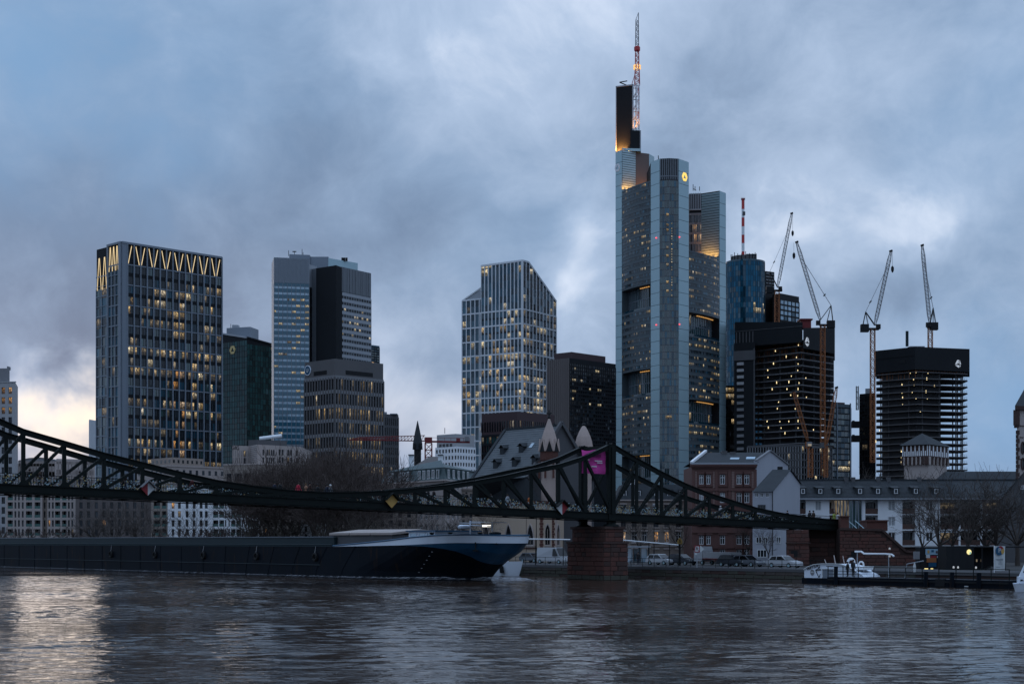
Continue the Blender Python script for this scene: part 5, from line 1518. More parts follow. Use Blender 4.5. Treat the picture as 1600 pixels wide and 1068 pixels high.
# abutment with its arch-less passage and stair block
ab=thing('bridge_abutment','red sandstone bridge abutment with a dark passage and a sloping stair wall on the quay','abutment',(X(1300,202),202,GZ))
Yf=199.0
pl_=[P2(1228.5,Yf),P2(1264,Yf+1.5),P2(1264,Yf+9),P2(1228.5,Yf+9)]
zt_=Z(827,Yf)
mb=MB();mb.prism([tuple(p)for p in pl_],0.5,zt_);
pr_=[P2(1312,203),P2(1316,202),P2(1316,212),P2(1312,212)]
back_=[P2(1262,205),P2(1316,205),P2(1316,209),P2(1262,209)]
mb.prism([tuple(p)for p in back_],0.5,Z(822,207))
mb.build('masonry',M['mortar'],ab)
f=Fr(pl_[0],pl_[1]);rows=[GZ+.02+k*.52 for k in range(9)]+[zt_]
courses(ab,f,0,f.L,rows,.95,[M['sandstone'],M['sandstone'],M['sandstone_b']],out=(.05,.09),keep=lambda s,z:not(.7<s<1.9 and Z(869,Yf)<z<Z(860,Yf)))
mb=MB();f.box(mb,.75,1.75,Z(869,Yf),Z(860,Yf),-.1,.02);mb.build('grille',M['black'],ab)
f=Fr(back_[0],back_[1]);courses(ab,f,0,f.L,[GZ,GZ+.6,GZ+1.2,GZ+1.8,GZ+2.4,GZ+3.0,GZ+3.6],1.3,[M['sandstone_c'],M['sandstone_b']],out=(.05,.09))
mb=MB();f=Fr(pl_[0],pl_[1]);f.box(mb,-.1,f.L+.1,Z(848.5,Yf),Z(847,Yf),0,.22);mb.build('string_course',M['sandstone_c'],ab)
Yw=202.0
fw=Fr(P2(1312,Yw),P2(1430,Yw))
def fs(px):return(X(px,Yw)-fw.a.x)
prof=[(1312,890),(1430,890),(1430,863),(1415,861),(1378,828),(1312,826)]
mb=MB();a=[fw.p(fs(px),Z(y,Yw))for px,y in prof];b_=[p+Vector((0,7,0))for p in a]
mb.face(a);mb.face(list(reversed(b_)))
for i in range(len(a)):mb.face([a[i],b_[i],b_[(i+1)%len(a)],a[(i+1)%len(a)]])
mb.build('stair_wall',M['mortar'],ab)
def under(s,z):
    px=800+FPX*(fw.a.x+s)/Yw;lim=float(np.interp(px,[1312,1378,1415,1430],[826,828,861,863]));return z<Z(lim,Yw)-.28
courses(ab,fw,0,fw.L,[GZ+k*.46 for k in range(13)],.95,[M['sandstone'],M['sandstone'],M['sandstone_b'],M['sandstone_b']],out=(.05,.09),keep=lambda s,z:under(s+.4,z)and not(fs(1330)<s<fs(1337)and Z(872,Yw)<z<Z(861,Yw)))
mb=MB();mb.beam(fw.p(fs(1312),Z(825.6,Yw),0),fw.p(fs(1378),Z(827.4,Yw),0),.5,.3);mb.beam(fw.p(fs(1378),Z(827.4,Yw),0),fw.p(fs(1415),Z(860.4,Yw),0),.5,.3);mb.beam(fw.p(fs(1415),Z(860.4,Yw),0),fw.p(fs(1430),Z(862.6,Yw),0),.5,.3);mb.build('coping',M['sandstone_c'],ab)
mb=MB();fw.box(mb,fs(1330),fs(1337),Z(872,Yw),Z(861,Yw),-.1,.02);mb.build('grille',M['black'],ab)
mb=MB();mb.box(X(1352,205),X(1384,205),204,208,Z(829,205),Z(814,205));mb.box(X(1351,205),X(1385,205),203.8,208.2,Z(814,205),Z(812,205));mb.build('landing_parapet',M['sandstone'],ab)
mb=MB();mb.box(X(1312,203),X(1325,203),202.4,204,Z(828,203),Z(807,203));mb.box(X(1311,203),X(1326,203),202.2,204.2,Z(807,203),Z(805.5,203));mb.build('end_post',M['sandstone'],ab)
for(x0,x1)in((1325,1340),(1336,1351)):
    mb=MB();mb.tube([W3(x0,813,203.5),W3(x1,826,202.6)],.06,6);mb.build('handrail',M['silver'],ab)

# ================================================================== BARGE
TIP=Vector((1.0,174.8));BT=Vector((.66,-.75)).normalized();BL=Vector((.75,.66)).normalized()
def bg(s,lat,z):q=TIP-BT*s+BL*lat;return Vector((q.x,q.y,z))
barge=thing('cargo_barge','long black inland cargo barge with a white and blue bow passing under the bridge','ship',(*bg(40,0,0).xy,0))
LEN=186.0;HW=5.6
def zsheer(s):return float(np.interp(s,[0,4,8,13,18,24,29,200],[5.22,5.30,5.28,5.02,4.62,4.25,3.98,3.95]))
def zwhite(s):return float(np.interp(s,[0,6,15,29],[4.36,4.42,4.12,3.92]))
def zblue(s):return min(zwhite(s),float(np.interp(s,[0,1.5,3,6,10,15],[1.9,2.3,2.9,3.6,4.0,4.12])))
def halfw(s,s0,L):x=max(0.0,min(1.0,(s-s0)/L));return HW*math.sqrt(1-(1-x)**2)
stations=[0,.15,.5,1,1.8,2.8,4,5.5,7,9,11,13,15,18,21,24,27,29,32,40,55,70,85,100,120,140,160,176,182,184,185,LEN]
ZR=[-.5,.6,1.7,2.8,3.5,4.3,5.3]
def level(i,s):
    """row i of the hull at station s: (run-back of the stem, fullness length, z)"""
    zb=zblue(s);z=[-.5,-.5+(zb+.5)*.33,-.5+(zb+.5)*.66,zb,(zb+zwhite(s))/2,zwhite(s),zsheer(s)][i]
    return float(np.interp(z,ZR,[6.5,5.8,4.4,2.5,1.0,.25,0])),float(np.interp(z,ZR,[22,21,19,16,13.5,12.5,12])),z
def hullpt(i,s,sg):
    s0,L,z=level(i,s);ss=s0+s*(1-s0/60)if s<60 else s
    hw=halfw(ss,s0,L)
    if s>176:hw*=math.sqrt(max(0,1-((s-176)/11)**2))
    return bg(ss,sg*hw,z)
hull,blue,white=MB(),MB(),MB()
for sg in(-1,1):
    for k in range(len(stations)-1):
        s,e=stations[k],stations[k+1]
        for i in range(6):
            if i==5 and s>=29:continue
            if i in(3,4)and s>=15:continue
            q=[hullpt(i,s,sg),hullpt(i,e,sg),hullpt(i+1,e,sg),hullpt(i+1,s,sg)]
            if sg<0:q.reverse()
            (white if i==5 else blue if i>2 else hull).face(q)
# deck
for k in range(len(stations)-1):
    s,e=stations[k],stations[k+1];zz=lambda v:zwhite(v)-.1 if v<29 else 3.90
    i=5
    q=[hullpt(i,s,-1),hullpt(i,e,-1),hullpt(i,e,1),hullpt(i,s,1)]
    hull.face([Vector((p.x,p.y,p.z-.08))for p in reversed(q)])
hull.build('hull',M['hull'],barge,smooth=False);blue.build('bow_band',M['hull_blue'],barge);white.build('bulwark',M['hull_white'],barge)
for sg in(-1,1):
    mb=MB();pts=[hullpt(6,s,sg)+Vector((0,0,.04))for s in stations if s<=29];mb.tube(pts,.09,6);mb.build('rubbing_rail',M['hull_blue']if sg<0 else M['hull_blue'],barge)
    mb=MB();pts=[hullpt(4,s,sg)+Vector((0,0,.28))+Vector((*(BL*sg*.06),0))for s in stations if 28<s<=176];mb.tube(pts,.08,5);mb.build('rubbing_rail',M['hull_teal'],barge)
    mb=MB();pts=[bg(s,sg*(HW+.04),1.6)for s in(32,60,176)];mb.tube(pts,.05,5);mb.build('rubbing_rail',M['hull_teal'],barge)
# hold coaming and hatches
for sg in(-1,1):
    mb=MB();a,b_=bg(30,sg*(HW-.75),0),bg(174,sg*(HW-.75),0);rail_loft(mb,[(a.x,a.y,4.5),(b_.x,b_.y,4.5)],.12,1.25,BL);mb.build('hold_coaming',M['hull_teal'],barge)
    mb=MB();rail_loft(mb,[(a.x,a.y,5.16),(b_.x,b_.y,5.16)],.34,.08,BL);mb.build('coaming_rail',M['fin'],barge)
mb=MB();a,b_=bg(30,0,0),bg(30.2,0,0);rail_loft(mb,[bg(30,-HW+.7,4.5),bg(30,HW-.7,4.5)],.14,1.25,BT);mb.build('hold_coaming',M['hull_teal'],barge)
mb=MB();rail_loft(mb,[bg(32,0,4.1),bg(173,0,4.1)],9.6,.1,BL);mb.build('hold_floor',M['con_dark'],barge)
for k in range(3):
    s0=18.2+k*4.5;mb=MB();w_=HW-1.0
    for(l0_,l1_,zA_,zB_)in((-w_,0,5.65,6.1),(0,w_,6.1,5.65)):
        mb.hexa([bg(s0+4.3,l0_,zA_-.28),bg(s0,l0_,zA_-.28),bg(s0,l1_,zB_-.28),bg(s0+4.3,l1_,zB_-.28),bg(s0+4.3,l0_,zA_),bg(s0,l0_,zA_),bg(s0,l1_,zB_),bg(s0+4.3,l1_,zB_)])
    mb.build('hatch_cover',M['hatch'],barge)
mb=MB();rail_loft(mb,[bg(18.4,0,4.7),bg(31.6,0,4.7)],8.8,1.35,BL);mb.build('hatch_box',M['con_dark'],barge)
# fore cabin with windows
cab=MB();rail_loft(cab,[bg(11.5,0,5.0),bg(16.6,0,5.0)],6.6,1.5,BL);cabin=cab.build('cabin',M['hull_white'],barge)
mb=MB();rail_loft(mb,[bg(11.1,0,5.82),bg(16.9,0,5.82)],7.1,.14,BL);mb.build('cabin_roof',M['hull_blue'],cabin)
f=Fr(bg(16.6,-3.3,0).xy,bg(11.5,-3.3,0).xy)
for k in range(3):window(cabin,f,.35+k*1.6,1.6+k*1.6,5.0,5.6,.03,M['hull_white'],M['g_sky'],'plain',.06)
# plating seams, draught marks and fenders on the side the photo shows
for k in range(24):
    s=24+k*6.2
    mb=MB();pts=[hullpt(i,s,-1)+Vector((*(-BL*.015),0))for i in(0,1,2,3)];mb.tube(pts,.035,4);mb.build('plate_seam',M['hull'],barge)
for k in range(6):
    p=hullpt(2,7.5,-1).lerp(hullpt(1,7.5,-1),0);f_=k/6;q=hullpt(1,8.5,-1).lerp(hullpt(3,8.5,-1),f_);mb=MB();a=q+Vector((*(-BL*.06),0));mb.beam(a-Vector((*(BT*.14),0)),a+Vector((*(BT*.14),0)),.03,.09);mb.build('draught_mark',M['con_grey'],barge)
for s in(33,47,61,75,89):
    c=bg(s,-(HW+.2),2.6);mb=MB();mb.tube([c+Vector((*(BT*(math.cos(a)*.42)),math.sin(a)*.42))for a in[i*math.pi/6 for i in range(13)]],.14,6);mb.build('tyre_fender',M['tyre'],barge)
    mb=MB();mb.tube([c+Vector((0,0,.4)),bg(s,-(HW+.02),3.95)],.03,4);mb.build('fender_rope',M['con'],barge)
# bow gear: windlass, mast with radar, bollards, rails
mb=MB();p=bg(4.5,0,0);mb.lathe((p.x,p.y),[(.5,4.4),(.5,5.3),(.7,5.35),(.7,5.6),(.3,5.7)],10);mb.beam(bg(4.5,-1.2,5.1),bg(4.5,1.2,5.1),.5);mb.build('windlass',M['hull_teal'],barge)
mb=MB();mb.tube([bg(9,0,4.4),bg(9,0,7.0)],.09,6);mb.tube([bg(9,-1.6,6.75),bg(9,1.6,6.75)],.05,5);mb.tube([bg(5,0,6.35),bg(9,0,6.5)],.06,5);mb.tube([bg(5,0,4.6),bg(5,0,6.7)],.07,5);mb.tube([bg(2.5,0,6.75),bg(9,0,6.9)],.045,5);mb.build('mast',M['hull_white'],barge)
mb=MB();p=bg(9.6,-.4,0);mb.lathe((p.x,p.y),[(.25,6.05),(.75,6.15),(.8,6.4),(.5,6.55)],12);mb.build('radar_dome',M['hull_white'],barge)
mb=MB();mb.box(bg(6,0,0).x-.5,bg(6,0,0).x+.5,bg(6,0,0).y-.06,bg(6,0,0).y+.06,6.28,6.5);mb.build('bow_light',lamp_mat('bow_work_light',(1,.95,.85),1.3),barge)
for s in(1.6,3.4,7.5,10.5):
    mb=MB();q=hullpt(6,s,-1);c=TIP-BT*s;d=(Vector((q.x,q.y))-c)*.82+c
    mb.lathe((d.x,d.y),[(.2,4.2),(.2,5.45),(.28,5.5),(.28,5.62)],8);mb.build('bollard',M['black'],barge)
mb=MB();q=hullpt(5,3.2,-1);n_=-BL;
mb.beam(q+Vector((*(n_*.12),-.9)),q+Vector((*(n_*.12),.1)),.14);mb.beam(q+Vector((*(n_*.12-BT*.4),-.85)),q+Vector((*(n_*.12+BT*.4),-.85)),.16);mb.build('anchor',M['black'],barge)
# faint painted name strokes on the white bow are too blurred to read; only rubbed marks stay in the paint
# spray along the hull and at the stem
def foam_mat():
    m,t,b=bsdf_mat('foam');m.blend_method='HASHED' if hasattr(m,'blend_method')else m.blend_method
    b.inputs['Base Color'].default_value=(.55,.56,.60,1);b.inputs['Roughness'].default_value=.9
    co=t.n('ShaderNodeTexCoord').outputs['Object'];uv=t.n('ShaderNodeUVMap').outputs[0]
    n=t.noise(t.vm('MULTIPLY',co,(1.0,2.2,1)),1.3,6,.65)[0];u,v,_=t.sep(uv)
    edge=t.m('MULTIPLY',v,1.0)
    a=t.m('MULTIPLY',t.smooth(n,.40,.62),edge);t.put(b.inputs['Alpha'],a)
    return m
FM=foam_mat()
mb=MB()
ss=[-3.5,-1,1.5,4,6.5,10,15,22,30,45,70,176]
for k in range(len(ss)-1):
    s,e=ss[k],ss[k+1]
    def fp(s_,o,z=.10):hw=halfw(s_,6.5,22)if s_>6.5 else 0;return bg(s_,-(hw+o),z)
    w0,w1=[(.5+2.2*math.exp(-abs(x-4)/7))for x in(s,e)];g0,g1=[min(1,.34+1.1*math.exp(-abs(x-5)/8))*(0.0 if x<-3 else 1)for x in(s,e)]
    h0,h1=.12+.34*g0,.12+.34*g1 # the thrown-up ridge of water
    mb.face([fp(s,0,h0),fp(e,0,h1),fp(e,w1*.3,h1),fp(s,w0*.3,h0)],0,[(0,g0),(0,g1),(0,g1),(0,g0)])
    mb.face([fp(s,w0*.3,h0),fp(e,w1*.3,h1),fp(e,w1,.08),fp(s,w0,.08)],0,[(0,g0),(0,g1),(0,.12),(0,.12)])
    if s<9:
        def fq(s_,o):hw=halfw(s_,6.5,22)if s_>6.5 else 0;return bg(s_,(hw+o),.14)
        mb.face([fq(e,0),fq(s,0),fq(s,w0),fq(e,w1)],0,[(0,g1),(0,g0),(0,0),(0,0)])
mb.build('foam',FM,kind='stuff')

# ================================================================== LOWER BUILDINGS
rg=random.Random(41)
def simple_block(name,label,cat,pts,zt,m,faces,group=None,z0=GZ):
    """a far block: faces = (a, b, nx, nz, ztop, zbottom, mull, span, litp)"""
    t=thing(name,label,cat,base(pts),group)
    shell('wall',t,pts,z0,zt,m)
    for(a,b,nx,nz,za,zb_,mull,span,litp,dk)in faces:
        fr=Fr(a,b);mbw,mbp=MB(),MB()
        facade(fr,zb_,za,nx,nz,mbw,mbp,mull,span,(0,0,1),(lambda i,j:rg.choice((2,3))if rg.random()<litp else None),rg=rg)
        mbw.build('facade_grid',[m,m],t);mbp.build('window_panes',[dk,M['g_plain'],M['l_orange'],M['l_warm']],t,kind='stuff')
    return t
# left edge: pale apartment tower with a set-back top; windows are parts
p=[P2(-60,404),P2(24,400),P2(28,412),P2(-60,416)]
t=thing('apartment_tower','pale concrete apartment tower cut by the left edge of the view, a few orange windows','tower',base(p))
zt=Z(597,400)
fr=Fr(p[0],p[1]);cols,rows=[],[]
pitch=12.2/FPX*400;r0_=fr.L-1.0
while r0_>3:cols.insert(0,(r0_-1.05,r0_));r0_-=pitch
z=zt-1.2
while z>5:rows.insert(0,(z-1.75,z));z-=15.3/FPX*400*1.02
mb=MB();fr.wall(mb,GZ,zt,cols,rows,.3);f2=Fr(p[1],p[2]);f2.quad(mb,0,f2.L,GZ,zt,0);f3=Fr(p[2],p[3]);f3.quad(mb,0,f3.L,GZ,zt,0);mb.face([(*q,zt)for q in p]);mb.build('wall',M['con'],t)
for i,c in enumerate(cols):
    for j,r in enumerate(rows):
        k=len(rows)-1-j;on=(k in(0,)and rg.random()<.9)or(k in(1,2)and rg.random()<.6)or rg.random()<.08
        window(t,fr,c[0],c[1],r[0],r[1],-.28,M['frame_d'],M[rg.choice(['l_orange','l_warm'])]if on else M['g_plain'],'bar',.08)
q=[P2(-60,406),P2(15,405),P2(15,414),P2(-60,414)];shell('upper_storey',t,q,zt,Z(575,405),M['con_grey']);mb=MB();mb.box(X(5,405),X(7,405),408,410,Z(575,405),Z(570,405));mb.build('chimney',M['con_grey'],t)
mb=MB();fr.box(mb,0,fr.L+.1,zt,zt+.25,-.3,.15);mb.build('cornice',M['con'],t)

# low buildings far left under the truss
simple_block('office_block','low pale stone block with small windows left of the crowned tower foot','office block',[P2(30,420),P2(108,420),P2(108,440),P2(30,440)],Z(722,420),M['beige'],
    [(P2(30,420),P2(108,420),16,4,Z(724,420),Z(790,420),(.7,.15),(1.4,.15),.03,M['g_dark'])])
simple_block('office_block','low pale stone block with flat roof directly beside the foot of the crowned tower','office block',[P2(88,384),P2(146,388),P2(146,402),P2(88,402)],Z(717,380),M['beige'],
    [(P2(88,384),P2(146,388),11,3,Z(719,380),Z(770,380),(.7,.15),(1.3,.15),.03,M['g_dark'])])
t=thing('low_hall','low hall with a curved grey metal roof behind the left part of the truss','hall',(X(60,450),450,GZ))
pts=[(X(28,450),719),(X(45,450),715),(X(62,450),714),(X(80,450),716),(X(92,450),720)]
mb=MB();a=[(x,450,Z(y,450))for x,y in pts];b_=[(x,470,Z(y,450))for x,y in pts]
for i in range(4):mb.face([a[i],a[i+1],b_[i+1],b_[i]])
mb.build('roof',M['grey_metal'],t);mb=MB();mb.face([(x,450.2,Z(y,450)-.1)for x,y in reversed(pts)]+[(X(28,450),450.2,GZ),(X(92,450),450.2,GZ)]);mb.build('wall',M['con_grey'],t)
# stone base of the crowned tower
p=[P2(214,470),P2(262,455),P2(352,470),P2(352,500),P2(214,500)]
t=thing('stone_block','low beige stone block in front of the crowned tower with a setback attic','office block',base(p))
zt=Z(728,460);shell('wall',t,p,GZ,zt,M['beige'])
for(a,b,n)in((p[0],p[1],7),(p[1],p[2],9)):
    fr=Fr(a,b);mb=MB()
    for i in range(n):
        s=(i+.3)*fr.L/n;fr.box(mb,s,s+fr.L/n*.38,Z(741,460),Z(734,460),-.2,.03)
    mb.build('window',M['g_dark'],t,kind='stuff');mb=MB();fr.box(mb,0,fr.L,zt-.3,zt+.2,-.2,.2);mb.build('cornice',M['beige'],t)
q=[P2(236,476),P2(268,466),P2(318,476),P2(318,495),P2(236,495)];shell('attic',t,q,zt,Z(714.5,468),M['beige_dk'])
fr=Fr(q[0],q[1]);mb=MB()
for i in range(5):fr.box(mb,(i+.3)*fr.L/5,(i+.7)*fr.L/5,Z(723,468),Z(718,468),-.2,.03)
fr=Fr(q[1],q[2])
for i in range(7):fr.box(mb,(i+.3)*fr.L/7,(i+.7)*fr.L/7,Z(723,468),Z(718,468),-.2,.03)
mb.build('attic_window',M['g_dark'],t,kind='stuff')
# stone office with letters on its corner
pA,pB,pC,pD,pE=P2(363,430),P2(390.5,433),P2(402,426),P2(431.5,430),P2(470,436)
t=thing('stone_office','pale stone office with narrow slot windows, three small dark letters and a dark roof storey','office block',base([pA,pB,pD,pE]))
zt,zb_=Z(695.5,430),Z(724,430)
body=[pA,pB,pC,pD,pE,Vector((pE.x,460)),Vector((pA.x,460))]
shell('wall',t,body,GZ,zt,M['beige'])
fr=Fr(pA,pB)
mb=MB()
for r in range(2):
    for i in range(8):
        s=(i+.35)*fr.L/8.3
        if i==5:continue
        fr.box(mb,s,s+.12,Z(712.5+r*11,431),Z(703.5+r*11,431),0,.05)
mb.build('wall_groove',M['con_grey'],t,kind='stuff')
window(t,fr,fr.L*.64,fr.L*.74,Z(712.5,431),Z(703,431),.04,M['frame_d'],M['l_warm'],'bar',.1)
window(t,fr,fr.L*.64,fr.L*.74,Z(723.5,431),Z(714.5,431),.04,M['frame_d'],M['g_plain'],'bar',.1)
text('lettering','GfG',1.5,M['black'],t,fr.matrix(fr.L*.16,Z(699.8,431),.06),.04)
fr=Fr(pB,pC);mb=MB()
for k in range(9):fr.box(mb,.1,fr.L-.1,Z(722-k*3,430),Z(721-k*3,430),0,.05)
mb.build('stone_joint',M['con_grey'],t,kind='stuff')
fr=Fr(pC,pD)
for r in range(2):
    for s in(.28,.49,.60,.72,.84):window(t,fr,fr.L*s,fr.L*(s+.065),Z(711+r*12,428),Z(702+r*12,428),.03,M['frame_d'],M['l_dim']if(r==0 and s==.60)else M['g_black'],'plain',.06)
fr=Fr(pD,pE)
for r in range(2):
    for s in(.1,.22,.45,.57,.80):window(t,fr,fr.L*s,fr.L*(s+.07),Z(711+r*12,432),Z(702+r*12,432),.03,M['frame_d'],M['l_warm']if(r==1 and s==.45)else M['g_black'],'plain',.06)
q=[P2(388,434),P2(404,433),P2(448,438),P2(448,452),P2(388,452)];shell('roof_storey',t,q,zt,Z(687,434),M['con_dark'])
mb=MB();mb.tube([W3(405.5,685,440),W3(440,680.5,442)],.55,8);mb.build('duct',M['white_metal'],t)
for px in(412,426,438):
    mb=MB();mb.beam(W3(px,688,441),W3(px,682.5,441),.25);mb.build('duct_support',M['con_grey'],t)
q=[P2(349,420),P2(402,416),P2(470,424),P2(470,428),P2(349,428)];shell('base_storey',t,q,GZ,Z(724,418),M['beige_dk'])
for(a,b,ss)in((q[0],q[1],((.10,.24),(.33,.55),(.63,.74))),(q[1],q[2],((.1,.2),(.4,.5),(.7,.8)))):
    fr=Fr(a,b)
    for(s0,s1)in ss:window(t,fr,fr.L*s0,fr.L*s1,Z(752,418),Z(739,418),.03,M['frame_d'],M['g_black'],'two',.1)
    mb=MB();fr.box(mb,0,fr.L,Z(726,418),Z(724,418),-.2,.15);fr.box(mb,0,fr.L,Z(732.5,418),Z(732,418),0,.06);mb.build('cornice',M['beige'],t)
# dark spire, slate roof and chimneys far behind
t=thing('church_spire','slim black church spire far behind the mansard roofs','spire',(X(652,440),440,GZ))
mb=MB();s4=math.pi/4;c=(X(652.5,440),440);mb.lathe(c,[(1.35,GZ),(1.35,Z(702,440))],4,a0=s4);mb.build('tower_shaft',M['black'],t)
mb=MB();mb.lathe(c,[(1.45,Z(702,440)),(1.35,Z(692,440)),(.85,Z(677,440)),(.08,Z(657,440))],8);mb.build('spire',M['slate'],t)
mb=MB()
for s in(-1,1):mb.box(c[0]+s*.9-.35,c[0]+s*.9+.35,438.4,439,Z(700,440),Z(693,440))
mb.build('gablet',M['black'],t)
# red tower crane working behind
Yr=462
t=thing('tower_crane','dark red flat tower crane with a long level jib and lattice mast beside the spire','crane',(X(669.5,Yr),Yr,GZ))
mb=MB();mb.lattice((X(669.5,Yr),Yr,GZ),W3(669.5,692,Yr),2.0,16,.14);mb.build('mast',M['crane_red'],t)
mb=MB();mb.box(X(664,Yr),X(675,Yr),Yr-1.2,Yr+1.2,Z(692,Yr),Z(683,Yr));mb.build('slewing_unit',M['crane_red'],t)
mb=MB();a,b_=W3(664,688.5,Yr),W3(545,687,Yr)
for dy_ in(-.6,.6):mb.beam(a+Vector((0,dy_,0)),b_+Vector((0,dy_,0)),.24)
top0,top1=W3(664,680,Yr),W3(560,683,Yr);mb.beam(top0,top1,.22);mb.beam(top1,b_,.2)
for k in range(22):
    f0,f1=k/22,(k+.5)/22;mb.beam(a+(b_-a)*f0,top0+(top1-top0)*f1,.13);mb.beam(top0+(top1-top0)*f1,a+(b_-a)*min(1,(k+1)/22),.13)
mb.build('jib',M['crane_red'],t)
mb=MB();a,b_=W3(675,689.5,Yr),W3(734,690.5,Yr);mb.beam(a,b_,.5,.55);mb.beam(a+Vector((0,0,1.2)),b_+Vector((0,0,1.2)),.1)
for k in range(7):mb.beam(a+(b_-a)*k/6,a+(b_-a)*k/6+Vector((0,0,1.2)),.1)
mb.build('counter_jib',M['crane_red'],t)
mb=MB();mb.box(X(726,Yr),X(733,Yr),Yr-.9,Yr+.9,Z(689,Yr),Z(682,Yr));mb.build('counterweight',M['con_grey'],t)
mb=MB();mb.box(X(713,Yr),X(719,Yr),Yr-.9,Yr+.9,Z(690,Yr),Z(684.5,Yr));mb.build('winch',M['crane_red'],t)
# white gridded office
L_,C_,R_,B_=corner(714,500,680,743.5,46)
t=thing('white_office','white office block with dark square windows in a regular grid beside the red crane','office block',base((L_,C_,R_,B_)))
zt=Z(697,500)
for(a,b,n)in((L_,C_,7),(C_,R_,7)):
    fr=Fr(a,b);cols=[((i+.22)*fr.L/n,(i+.80)*fr.L/n)for i in range(n)];ph_=10.6/FPX*500
    rows=[(zt-(k+1)*ph_+.25,zt-k*ph_-.75)for k in range(4)][::-1]
    mb=MB();fr.wall(mb,GZ,zt,cols,rows,.35);mb.build('wall',M['white'],t)
    for c in cols:
        for r in rows:window(t,fr,c[0],c[1],r[0],r[1],-.3,M['frame_d'],M['g_plain'],'plain',.07)
mb=MB();mb.face([(*q,zt)for q in(L_,C_,R_,B_)]);mb.build('roof',M['con_grey'],t)
L2,C2,R2,B2=corner(712,506,682.5,741,46);shell('upper_storey',t,(L2,C2,R2,B2),zt,Z(677,505),M['con'])
fr=Fr(L2,C2);
for i in range(4):window(t,fr,1.2+i*1.7,2.3+i*1.7,zt+.3,zt+1.4,.03,M['frame_d'],M['g_plain'],'plain',.06)
mb=MB();mb.tube([W3(695,677,508),W3(695,668,508)],.1,5);mb.build('antenna',M['black'],t)
# mansard house
Lm,Cm,Rm=P2(594,318),P2(695,296),P2(757,318)
t=thing('mansard_building','long cream building with a dark green mansard roof full of dormer windows, behind the truss','building',base((Lm,Cm,Rm)))
zw,ze,zr_=Z(750,300),Z(730.5,300),Z(724,300)
bk_=Vector((X(680,345),345));body=[Lm,Cm,Rm,bk_]
fr=Fr(Lm,Cm)
cols=[(s,s+1.0)for s in(2.5,4.6,6.7,10.2,12.3,14.4,16.5,18.6,20.7,22.8)];rows=[(Z(y+9,305),Z(y,305))for y in(838,820,802,784,757)]
mb=MB();fr.wall(mb,GZ,zw,cols,rows,.25);fr2=Fr(Cm,Rm);cols2=[(s,s+1.0)for s in(1.6,4.2,6.8,9.4,12.0)];fr2.wall(mb,GZ,zw,cols2,rows,.25);mb.build('wall',M['beige'],t)
for(f,cc)in((fr,cols),(fr2,cols2)):
    for c in cc:
        for r in rows:window(t,f,c[0],c[1],r[0],r[1],-.2,M['frame_w'],M['g_plain'],'cross',.07)
cen=(Lm+Cm+Rm+bk_)/4
def inset(p,k):return p+(cen-p).normalized()*k
mb=MB();lo_=body;hi=[inset(p,1.6)for p in body]
for i in range(4):
    a,b=lo_[i],lo_[(i+1)%4];c,d=hi[(i+1)%4],hi[i];mb.face([(*a,zw),(*b,zw),(*c,ze),(*d,ze)])
mb.build('mansard',M['teal_roof'],t)
mb=MB();top=[inset(p,1.2)for p in body];ridge=[inset(p,9)for p in body]
for i in range(4):mb.face([(*top[i],ze),(*top[(i+1)%4],ze),(*ridge[(i+1)%4],zr_+1),(*ridge[i],zr_+1)])
mb.face([(*p,zr_+1)for p in ridge]);mb.build('roof',M['teal_roof'],t)
for(f,ss)in((fr,(2.6,4.2,7.6,9.2,10.8,15.5,17.3,19.1,20.9,22.7)),(fr2,(1.8,4.6,7.4,10.2,12.8))):
    for s in ss:
        if s+1.4>f.L:continue
        mb=MB();f.box(mb,s,s+1.3,zw+.25,ze-.25,-2.2,-.15);d=mb.build('dormer',M['teal_roof'],t)
        window(d,f,s+.15,s+1.15,zw+.35,ze-.4,-.13,M['frame_w'],M['g_plain'],'bar',.1)
mb=MB()
for f in(fr,fr2):f.box(mb,-.2,f.L+.2,zw-.25,zw+.05,-.2,.35)
mb.build('cornice',M['beige'],t)
for(px,w_)in((642,7),(688,7)):
    mb=MB();mb.box(X(px-w_/2,322),X(px+w_/2,322),322,324.5,ze,Z(711,322));mb.build('chimney',M['white'],t)
    mb=MB();mb.box(X(px-w_/2-.6,322),X(px+w_/2+.6,322),321.7,324.8,Z(711,322),Z(709.5,322));mb.build('chimney_cap',M['con_dark'],t)
t=thing('slate_roofed_house','steep brown slate roof showing behind the mansard building below the spire','house',(X(672,345),352,GZ))
mb=MB();a,b=P2(650,346),P2(690,346);mb.box(a.x,b.x,346,360,GZ,Z(726,346));mb.build('wall',M['beige_dk'],t)
mb=MB();z0_,z1_=Z(726,346),Z(712.5,352);mb.face([(a.x,346,z0_),(b.x,346,z0_),(b.x-.3,353,z1_),(a.x+2.6,353,z1_)]);mb.face([(b.x,360,z0_),(a.x,360,z0_),(a.x+2.6,353,z1_),(b.x-.3,353,z1_)]);mb.face([(b.x,346,z0_),(b.x,360,z0_),(b.x-.3,353,z1_)]);mb.face([(a.x,360,z0_),(a.x,346,z0_),(a.x+2.6,353,z1_)]);mb.build('roof',mat('brown_slate',(.10,.085,.08),.75,vary=.2,scale=.8),t)

